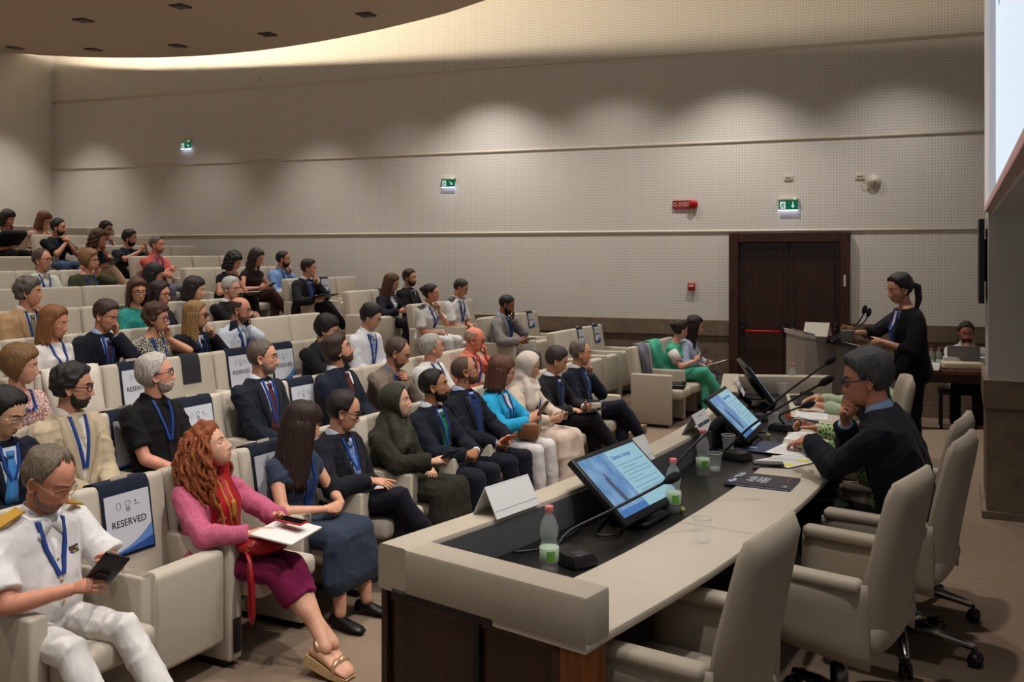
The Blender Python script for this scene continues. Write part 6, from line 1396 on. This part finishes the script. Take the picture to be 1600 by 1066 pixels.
# seventh row
sit('pale_shirt', 7, 67, 388, 'man with glasses and grey goatee in pale checked short-sleeved shirt', who='man with grey goatee in pale shirt', lod=2, yaw=20, pitch=0, lean=-9, slump=8, skin=(198, 138, 110), hair=('recede', (86, 70, 58)), gl=(70, 60, 54), beard=((168, 160, 150), .010, 'goatee'), top=('short', (188, 190, 178)), bot=T((60, 60, 66)), L='lap', R='tablet')
sit('short_bob', 7, 140, 389, 'woman with short fair hair and glasses in dark green top, chin on hand', who='short-haired fair woman in dark green', lod=2, fem=1, yaw=28, pitch=2, lean=2, slump=8, skin=(204, 142, 114), hair=('bob', (146, 106, 66)), gl=(60, 44, 40), top=('blouse', (58, 62, 44)), bot=T((50, 50, 48)), L='cheek', R='lap')
sit('curly_black', 7, 365, 396, 'woman with curly black hair in black top covering her mouth', who='curly black-haired woman', lod=2, fem=1, yaw=30, pitch=26, lean=6, slump=12, skin=(190, 132, 106), hair=('curly', (28, 22, 21), {'len': .10, 'amp': .008, 'wave': .006}), top=('cap', (24, 24, 26)), bot=T(BK), L='mouth', R='write')
sit('long_dark', 7, 401, 389, 'woman with long dark wavy hair bending over a phone, bare arms', who='bare-armed woman with long dark hair', lod=2, fem=1, yaw=18, pitch=22, lean=4, slump=12, skin=(196, 140, 112), hair=('long', (48, 32, 28), {'len': .24, 'wave': .006}), top=('none', (44, 30, 30)), bot=T((62, 36, 30)), legs='crossR', L='tablet', R='tablet', lanyard=0)
sit('blue_shirt', 7, 443, 392, 'dark-bearded man in light blue shirt by the wall, hand at his chin', who='man in light blue shirt', lod=2, yaw=30, pitch=2, lean=-4, slump=10, skin=(186, 130, 102), hair=('crop', (36, 28, 25)), beard=((44, 32, 28), .006), top=('shirt', (120, 150, 200)), bot=T((70, 74, 90)), L='chin', R='lap')
# the back rows
sit('red_shirt', 8, 246, 368, 'grey-haired man in red short-sleeved shirt with folded arms, glasses on his head', who='man in red shirt', lod=2, yaw=20, pitch=2, lean=-8, slump=8, skin=(200, 134, 106), hair=('crop', (96, 84, 74)), beard=((120, 104, 92), .002), top=('short', (186, 84, 78)), bot=('jeans', (92, 92, 106)), L='cross2', R='cross')
sit('curly_notes', 9, 155, 363, 'woman with long curly brown hair holding a black folder, legs crossed', who='curly brown-haired woman with folder', lod=2, fem=1, yaw=24, pitch=16, lean=4, slump=12, skin=(200, 140, 112), hair=('curly', (90, 58, 38), {'len': .13, 'amp': .01, 'wave': .008, 'rb': .125}), top=('cap', (30, 34, 48)), bot=('jeans', (176, 148, 122)), legs='crossR', L='cheek', R='tablet', hx=-.2)
sit('clapping', 9, 203, 363, 'black-bearded young man in dark t-shirt with raised tattooed hands', who='young man with raised hands', lod=2, yaw=30, pitch=10, lean=-4, slump=12, skin=(196, 142, 116), hair=('short', (26, 22, 22)), beard=((30, 24, 22), .005), top=('tee', (40, 44, 46)), bot=T(BK), L=((.34, .05, .86), (.3, -.3, .9), (.3, .9, 0), .5, (-.2, .9, -.6)), R=((.34, .05, .84), (.3, -.3, .9), (.3, .9, 0), .5, (-.2, .9, -.6)))
sit('black_tee', 10, 92, 342, 'long-haired bearded man in black t-shirt and jeans, fists joined at his mouth', who='long-haired man in black t-shirt', lod=2, yaw=26, pitch=4, lean=2, slump=10, skin=(196, 138, 112), hair=('back', (36, 28, 26), {'t': .016}), beard=((40, 30, 26), .004), top=('tee', (26, 26, 28)), bot=('jeans', (70, 92, 122)), L='fist2', R='fist2', hx=-.2)
sit('dark_crop', 10, 166, 350, 'person with cropped black hair and pale top in the tenth row', who='person with cropped black hair', lod=2, fem=1, yaw=8, pitch=12, lean=0, slump=10, skin=(150, 104, 78), hair=('curlyshort', (24, 20, 20), {'t': .018}), top=('blouse', (196, 184, 172)), bot=T(BK), L='mouth', R='lap')
sit('white_print', 11, 12, 330, 'dark-bobbed woman in white top leaning her face on her hand', who='dark-bobbed woman in white', lod=2, fem=1, yaw=22, pitch=22, lean=4, slump=12, skin=(196, 130, 102), hair=('bob', (44, 30, 28), {'len': .10}), top=('cap', (190, 190, 200)), bot=T(BK), L='cheek', R='lap')
sit('face_hand', 11, 69, 338, 'woman with reddish brown hair hiding her face behind her raised hand', who='woman hiding her face', lod=2, fem=1, yaw=20, pitch=26, lean=6, slump=14, skin=(204, 144, 118), hair=('wavy', (124, 74, 42), {'len': .12}), top=('none', (196, 158, 140)), bot=T(BK), L='lap', R='brow', lanyard=0)
# the panel
def place(key, loc, rz, px, py, label, along, **kw):
    P = Person(label, loc, rz, **kw); fit(P, px, py, loc[2], along); CAST[key] = P; return P
place('panelist', (1.83, 4.31, STAGE), math.pi-.60, 1352, 547, 'grey-haired man in dark navy suit and blue glasses at the desk, hand on mouth', (1, 0), lod=0, yaw=20, pitch=12, lean=8, slump=14, skin=(196, 134, 106), hair=('short', (72, 70, 72), {'t': .026}), gl=(30, 44, 70), top=S((26, 28, 38), (150, 172, 206)), bot=T((26, 27, 36)), legs='office', hipz=.53, R='mouth', L=((.47, -.02, .90), (.75, -.6, -.1), (.3, .4, .9), .55, (-.3, .7, -.9)), eyes='down', feet=1, lanyard=0, ws=1.05)
place('green_print', (2.02, 4.90, STAGE), math.pi-.58, 1347, 578, 'woman in leafy green print sleeves holding eyeglasses, hidden behind the panelist', (.58, .81), lod=1, fem=1, yaw=10, pitch=10, lean=10, slump=8, skin=(200, 140, 112), hair=('bob', (60, 42, 36), {'len': .1}), top=('suit', (70, 100, 50), None), fk='print', pc=(176, 196, 140), bot=T((40, 44, 40)), legs='office', hipz=.53, R=((.46, .26, .85), (.8, -.2, .3), (.3, .5, .8), .7, (-.2, .9, -.5)), L=((.47, -.10, .80), (.9, -.35, -.1), (.1, .2, 1), .5, (-.2, .9, -.5)), lanyard=0)
place('pale_sleeve', (2.5, 6.3, STAGE), math.pi-.25, 1356, 570, 'woman in pale green resting a forearm on the far end of the desk', (.25, .97), lod=1, fem=1, yaw=5, pitch=8, lean=8, slump=8, skin=(198, 140, 112), hair=('long', (50, 36, 32), {'len': .12}), top=('blouse', (168, 184, 150)), bot=T((40, 44, 40)), legs='office', hipz=.53, L=((.47, .22, .79), (.95, -.2, -.1), (.1, .2, 1), .4, (-.2, .9, -.5)), R=((.46, .08, .79), (.8, -.5, 0), (.1, .3, 1), .5, (-.2, .9, -.5)), lanyard=0)
place('speaker', (3.22, 7.86, STAGE), math.pi+.02, 1405, 427, 'woman with black ponytail in black suit speaking at the lectern, clicker in hand', (1, 0), lod=1, fem=1, yaw=6, pitch=14, lean=3, slump=6, skin=(186, 134, 106), hair=('pony', (22, 19, 20), {'t': .018}), top=S((20, 20, 24), (196, 198, 206)), bot=T((18, 18, 22)), legs='stand', hipz=.86, cuff=.45, L=((.30, .12, 1.09), (.9, -.3, .1), (.3, .8, .5), .8, (-.5, .6, -.8)), R=((.48, .0, 1.15), (.85, -.1, .35), (.0, .9, .4), .35, (-.4, .7, -.8)), nocollar=1, nocuff=1, lanyard=1, badge=0, feet=1, eyes='down')
place('laptop_man', (5.22, 11.25, 0), -1.95, 1510, 502, 'bearded man in white short-sleeved shirt behind a laptop at the side table', (1, 0), lod=2, yaw=0, pitch=12, lean=4, slump=12, skin=(170, 110, 84), hair=('crop', (50, 42, 38), {'t': .014}), beard=((44, 36, 32), .005), top=('short', (206, 200, 194)), bot=T((22, 22, 26)), legs='office', hipz=.50, R='mouth', L=((.34, .16, .78), (.9, -.3, -.1), (.1, .2, 1), .5, (-.3, .9, -.5)))
for P in CAST.values(): P.prep()
RES = remesh_all()
for P in CAST.values(): P.finish(RES)
def wpt(P, p):
    ca, sa = math.cos(P.rz), math.sin(P.rz); return np.array([P.loc[0]+ca*p[0]-sa*p[1], P.loc[1]+sa*p[0]+ca*p[1], P.loc[2]+p[2]])
# signs over the seat backs
seat_cover(1, .82, 'RESERVED', 'navy seat cover reading RESERVED in the front row beside the white-uniformed man')
seat_cover(1, 1.92+.0, None, 'navy seat cover with white sheet behind the woman with long straight dark hair', dy=-.05)
seat_cover(2, row_s(2, 182, -.45), None, 'navy seat cover beside the white-haired man in black shirt, sheet half hidden')
seat_cover(2, row_s(2, 322, -.45), 'SPEAKER', 'navy seat cover reading SPEAKER right of the white-haired man in black shirt')
seat_cover(2, row_s(2, 480, -.45), 'SPEAKER', 'navy seat cover reading SPEAKER beside the grey-bearded man in navy suit')
seat_cover(3, row_s(3, 146, -.45), 'RESERVED', 'navy seat cover mostly hidden behind the man in pale beige blazer')
seat_cover(3, row_s(3, 207, -.45), 'RESERVED', 'navy seat cover half hidden behind the white-haired head, third row')
seat_cover(3, row_s(3, 366, -.45), 'RESERVED', 'navy seat cover reading RESERVED left of the grey-bearded head, third row')
seat_cover(3, row_s(3, 448, -.45), 'RESERVED', 'navy seat cover reading RESERVED right of the grey-bearded head, third row')
seat_cover(3, row_s(3, 303, -.45), None, 'plain dark grey folder hung over a third-row seat back', sheet=False, size=.64, m=mat('grey folder', (46, 46, 52), .35), group='folders')
seat_cover(3, row_s(3, 838, -.5), 'RESERVED', 'small pale sign on the third-row seat past the man in light grey jacket', size=.62)
seat_cover(2, row_s(2, 898, -.5), 'RESERVED', 'small pale sign on the second-row empty seats, the one nearer the aisle', size=.66)
seat_cover(2, row_s(2, 940, -.5), 'RESERVED', 'small pale sign by the wall, on the last second-row empty seat', size=.66)
seat_cover(5, row_s(5, 582, -.5), 'RESERVED', 'small pale sign on the fifth-row seat before the woman with very long brown hair', size=.66)
seat_cover(6, row_s(6, 521, -.5), 'RESERVED', 'small pale sign on the sixth-row seat past the man with open notebook', size=.66)
for q in SEATS:
    if q['k'] == 1 and q['blk'] == 'R' and not q['who']: q['down'] = True
place_seats()
# ------------------------------------------------------------------ things held or lying about
def held(name, P, p, ang, tilt, size, label, cat, m, screen=None, roll=0):
    w = wpt(P, np.array(p)); t = thing(name, label, cat, w, P.rz+math.radians(ang)); t.rotation_euler = (math.radians(roll), -math.radians(tilt), P.rz+math.radians(ang))
    MB().add(*box(size, (0, 0, 0), min(size)*.35, 2)).build('case', m, t)
    if screen: MB().add(*box((size[0]*.92, size[1]*.88, .001), (0, 0, size[2]/2+.0004))).build('screen', screen, t, False)
    return t
def mid(P, a=.09, w='LR'): return sum(P.arms[n][2]+P.arms[n][3]*a for n in w)/len(w)
BLKG = mat('dark glass', (8, 8, 9), .08); PH = mat('phone case', (24, 24, 26), .35)
C_ = CAST
t = held('mobile_phone', C_['officer'], mid(C_['officer'], .11)+np.array([.03, -.01, .02]), -8, 42, (.19, .10, .012), 'large black phone in folding case held by the white-uniformed man', 'phone', PLASTIC, BLKG, roll=-35); MB().add(*box((.05, .05, .006), (-.05, .0, -.009), .004)).build('camera', mat('dark grey', (48, 48, 50), .4), t)
p = C_['redhead']
held('notebook', p, mid(p, .11)+np.array([.05, .0, -.03]), 10, -8, (.23, .31, .012), 'white paper notebook held over the lap of the woman with curly red hair', 'notebook', PAPER)
held('mobile_phone', p, mid(p, .13)+np.array([.04, .03, .012]), 5, -5, (.15, .075, .01), 'red phone lying on the notebook of the woman with curly red hair', 'phone', mat('red case', (170, 22, 32), .35), BLKG)
w = wpt(p, np.array([.34, -.03, .60])); t = thing('handbag', 'soft red leather handbag with hanging strap on the red-haired woman\'s lap', 'bag', w, p.rz); RL = mat('red leather', (150, 20, 28), .38, kind='leather')
MB().add(*ell((0, 0.02, 0), (.13, .15, .055), 18, 12)).build('bag_body', RL, t); MB().add(*tube([(-.02, -.10, .02), (.06, -.145, -.05), (.09, -.16, -.16), (.09, -.155, -.30), (.075, -.15, -.345), (.06, -.145, -.30), (.05, -.14, -.15), (.03, -.12, -.02)], .011, 8, flat=.45)).build('strap', RL, t); MB().add(*tube([(.03+.012*math.cos(a), -.125, .01+.014*math.sin(a)) for a in np.linspace(0, 6.28, 9)], .003, 6)).build('ring', mat('gold metal', (190, 150, 80), .3, 1.0), t)
# her scarf
mb = MB(); p.strip(mb, [(.070, .455), (.062, .36), (.035, .22), (.045, .03)], [.07, .10, .12, .13], .018); p.strip(mb, [(-.070, .455), (-.062, .36), (-.045, .24), (-.05, .06)], [.07, .095, .11, .12], .014)
mb.add(*tube(crom([p.at(.47)[0]+p.at(.47)[1][0]*.075*math.cos(a)+p.at(.47)[1][1]*.08*math.sin(a)+np.array([0, 0, .005-.03*math.cos(a)]) for a in np.linspace(-2.6, 2.6, 9)], 3), .027, 10))
sc = mb.build('scarf', mat('red silk', (158, 22, 32), .5, kind='fabric'), p.root); mb = MB()
for a in (.045, .0, -.05): p.strip(mb, [(a, .38), (a-.02, .25), (a+.015, .12)], [.005]*3, .019)
p.strip(mb, [(.02, .26), (.03, .16)], [.03, .02], .018); mb.build('gold_pattern', mat('gold print', (176, 130, 50), .5), sc)
held('mobile_phone', C_['olive'], C_['olive'].arms['R'][2]+C_['olive'].arms['R'][3]*.09+np.array([.03, 0, .03]), -20, 30, (.15, .075, .01), 'blue-screened phone held by the woman in olive headscarf', 'phone', PH, mat('blue screen', (70, 120, 190), .3, emit=.3))
held('mobile_phone', C_['bald_navy'], C_['bald_navy'].arms['R'][2]+np.array([.08, .03, .04]), -30, 30, (.15, .075, .01), 'phone in orange case held by the bald man in navy suit', 'phone', mat('orange case', (206, 96, 54), .5), BLKG)
held('mobile_phone', C_['turquoise'], mid(C_['turquoise'])+np.array([.03, 0, .05]), 0, 55, (.15, .075, .01), 'phone held upright by the woman in turquoise jacket', 'phone', mat('brown case', (96, 78, 66), .5), BLKG)
held('mobile_phone', C_['cream'], mid(C_['cream'])+np.array([.03, 0, .03]), -10, 20, (.15, .075, .01), 'phone held low by the woman in cream headscarf', 'phone', PH, BLKG)
held('tablet_device', C_['tablet_man'], mid(C_['tablet_man'])+np.array([.05, .02, -.01]), 0, 12, (.19, .26, .012), 'black tablet on the crossed legs of the charcoal-suited man', 'tablet', PLASTIC, BLKG)
held('mobile_phone', C_['green_woman'], mid(C_['green_woman'])+np.array([.03, 0, .04]), 0, 45, (.15, .075, .01), 'dark phone held by the woman in bright green', 'phone', PH, BLKG)
held('leaflet', C_['grey_trousers'], mid(C_['grey_trousers'])+np.array([.08, 0, .02]), 0, 18, (.28, .20, .004), 'white leaflet on the lap of the half-hidden woman in grey trousers', 'leaflet', PAPER)
held('mobile_phone', C_['grey_jacket'], C_['grey_jacket'].arms['R'][2]+C_['grey_jacket'].arms['R'][3]*.1+np.array([.03, 0, .02]), -10, 15, (.15, .075, .01), 'phone held low by the bearded man in light grey jacket', 'phone', PH, BLKG)
held('mobile_phone', C_['long_brown'], mid(C_['long_brown'])+np.array([.03, 0, .03]), 0, 25, (.15, .075, .01), 'phone held by the woman with very long brown hair', 'phone', PH, BLKG)
held('mobile_phone', C_['long_dark'], mid(C_['long_dark'])+np.array([.03, 0, .03]), 0, 25, (.15, .075, .01), 'phone held by the bare-armed woman with long dark hair', 'phone', PH, BLKG)
held('notebook', C_['curly_black'], mid(C_['curly_black'], w='R')+np.array([.05, .04, -.03]), 0, 5, (.21, .28, .008), 'white notebook on the lap of the curly black-haired woman', 'notebook', PAPER)
held('notebook', C_['notebook_man'], np.array([.36, -.02, .70]), -10, 14, (.24, .34, .012), 'open notebook with white pages on the crossed legs of the black-suited man', 'notebook', PLASTIC, PAPER)
held('folder', C_['curly_notes'], np.array([.36, -.02, .69]), 10, 22, (.23, .31, .012), 'black folder held by the curly brown-haired woman', 'folder', PLASTIC)
held('tablet_case', C_['pale_shirt'], np.array([.28, -.10, .64]), 0, 15, (.20, .26, .02), 'black case on the lap of the man with grey goatee', 'tablet', PLASTIC)
held('clicker', C_['speaker'], C_['speaker'].arms['L'][2]+C_['speaker'].arms['L'][3]*.1+np.array([.0, 0, .02]), 0, 20, (.12, .04, .018), 'small dark clicker in the hand of the woman at the lectern', 'clicker', PLASTIC)
w = C_['white_print']; held('bag', w, np.array([.26, -.05, .72]), 0, 40, (.30, .40, .10), 'large black bag on the lap of the dark-bobbed woman in white', 'bag', mat('black canvas', (18, 18, 19), .8, kind='fabric'))
p = C_['turquoise']; w = wpt(p, np.array([.30, .0, .64])); t = thing('handbag', 'woven tan handbag with brown trim on the lap of the woman in turquoise', 'bag', w, p.rz+.3)
MB().add(*box((.16, .28, .13), (0, 0, 0), .05, 4)).build('bag_body', mat('woven tan', (150, 130, 100), .7, kind='tweed'), t); MB().add(*box((.165, .05, .13), (0, -.12, .003), .02, 2)).build('trim', mat('brown leather', (120, 78, 50), .5, kind='leather'), t); MB().add(*tube([(-.02, -.1, .06), (0, -.06, .10), (0, .06, .10), (-.02, .1, .06)], .008, 6)).build('strap', mat('brown leather', (120, 78, 50), .5, kind='leather'), t)
# eyeglasses in the hand of the woman in green print
p = C_['green_print']; w = wpt(p, p.arms['R'][2]+p.arms['R'][3]*.10+np.array([.015, 0, .0])); t = thing('eyeglasses', 'eyeglasses held in the hand of the woman in green print', 'glasses', w, p.rz+.8); TOR = mat('tortoise frame', (40, 26, 20), .3)
for sg in (-1, 1): MB().add(*tube([(0, sg*.033+.025*math.cos(a), .02*math.sin(a)) for a in np.linspace(0, 6.28, 15)], .003, 6)).build('rim', TOR, t); MB().add(*tube([(0, sg*.06, .01), (-.06, sg*.065, .012), (-.13, sg*.06, -.01)], .0025, 6)).build('temple', TOR, t)
# wrist watch of the panelist
def watch(P, nm, m):
    a = P.arms[nm]; d = unit(a[2]-a[1]); c = a[2]-d*.012; u = unit(np.cross(d, [0, 0, 1])); v = np.cross(u, d)
    b = MB().add(*tube([c-d*.010, c+d*.010], [.036, .036], 16)).build('watch_band', m, P.root); f = unit(a[4]-d*np.dot(a[4], d)); MB().add(*tube([c+f*.030, c+f*.042], [.019, .018], 16)).build('watch_face', mat('watch face', (60, 62, 70), .2), b)
watch(C_['panelist'], 'L', CHROME); watch(C_['thinker'], 'L', PLASTIC); watch(C_['officer_two'], 'R', PLASTIC); watch(C_['blazer'], 'R', PLASTIC)
P = C_['vest']; mb = MB()
for sd in (1, -1): P.strip(mb, [(.095*sd, .44), (.085*sd, .30), (.07*sd, .05)], [.085, .12, .13], .006)
mb.build('waistcoat', mat('cloth', (30, 36, 52), .85, kind='fabric'), P.root)
P = C_['green_woman']; mb = MB()
for nm in 'LR':
    a = P.arms[nm]; e = a[0]+(a[1]-a[0])*.72; mb = MB().add(*tube([a[0]+(a[1]-a[0])*.16, e], [.066, .068], 12)); mb.build('sleeve', mat('cloth', (206, 198, 188), .85, kind='fabric'), P.root)
P = C_['red_shirt']; g = MB(); hc = lambda v: P.Hc+np.array(v) @ P.HR.T
for sd in (1, -1): g.add(*tube([hc((.070+.004*math.cos(a), .032*sd+.026*math.cos(a), .118+.020*math.sin(a)*.6)) for a in np.linspace(0, 6.28, 13)], .003, 6))
g.build('raised_glasses', mat('spectacle frame', (60, 40, 30), .3), P.root)
P = C_['olive']; mb = MB(); rs = random.Random(8); 
for i in range(110):
    lat, h = rs.uniform(-.15, -.06), rs.uniform(.16, .36); q = P.hit(lat, h, .001); mb.add(*ell(q, (.003,)*3, 5, 4))
o = mb.build('beading', mat('gold beads', (130, 112, 70), .4, .5), P.root); o['kind'] = 'stuff'
# clothes and a bag left on the front seats by the wall
def drape(k, s_, w, lo_f, lo_b, m, label, name='jacket', dy=0.0):
    q = [r for r in SEATS if r['k'] == k and abs(r['s']-s_) < .3][0]; x, y, z = row_pt(k, q['s']+dy, 0); t = thing(name, label, 'jacket', (x, y, z), FACE)
    M = Matrix.Translation((-.425, 0, .36)) @ Matrix.Rotation(math.radians(-9), 4, 'Y'); n_ = 13; R = []
    for i, (a, h) in enumerate([(.055, lo_f), (.058, (lo_f+.5)/2), (.056, .50), (.035, .592), (-.03, .602), (-.10, .575), (-.12, .3), (-.14, lo_b)]):
        yy = np.linspace(-w/2, w/2, n_)*(1+.12*(i in (0, 7))); rip = .012*np.sin(yy*38+i)*(1 if i not in (3, 4) else .3)
        R.append(np.concatenate([np.stack([a+rip+.006, yy, np.full(n_, h)+.02*np.sin(yy*23)*(i in (0, 7))], 1), np.stack([a+rip-.006, yy, np.full(n_, h-.008*(1 < i < 6))+.02*np.sin(yy*23)*(i in (0, 7))], 1)[::-1]]))
    MB().add(*xf(rings(np.array(R)), M)).build('cloth', m, t); MB().add(*xf(tube([(.05, -w/2+.03, .58), (.07, -w/2+.03, .45), (.075, -w/2+.05, lo_f+.05)], [.035, .04, .035], 10), M)).build('sleeve', m, t); return t
rows1 = sorted((r for r in SEATS if r['k'] == 1 and r['blk'] == 'R'), key=lambda r: r['s'])
drape(1, rows1[0]['s'], .30, .15, -.30, mat('grey blue cloth', (112, 112, 124), .9, kind='fabric'), 'grey-blue jacket hung over the first seat of the front row by the wall', dy=.05)
drape(1, rows1[1]['s'], .40, .05, .1, mat('cloth', (74, 172, 140), .85, kind='fabric'), 'bright green jacket hung behind the woman in bright green')
q_ = seat_at(3, row_s(3, 72, -.45)); drape(3, q_['s'], .46, .12, .2, mat('cloth', (206, 196, 182), .85, kind='fabric'), 'cream jacket hung over the seat beside the woman in floral white blouse')
x, y, z = row_pt(1, rows1[0]['s'], -.02); t = thing('handbag', 'flat black leather bag lying on the first front-row seat by the wall', 'bag', (x, y, z+.443), FACE+.2); BL_ = mat('black leather', (20, 19, 19), .4, kind='leather')
MB().add(*box((.20, .34, .05), (0, 0, .026), .018, 3)).build('bag_body', BL_, t); MB().add(*tube([(.05, -.12, .05), (.09, -.06, .065), (.09, .06, .065), (.05, .12, .05)], .008, 6)).build('strap', BL_, t); MB().add(*box((.03, .03, .006), (.08, 0, .052), .002)).build('clasp', CHROME, t)
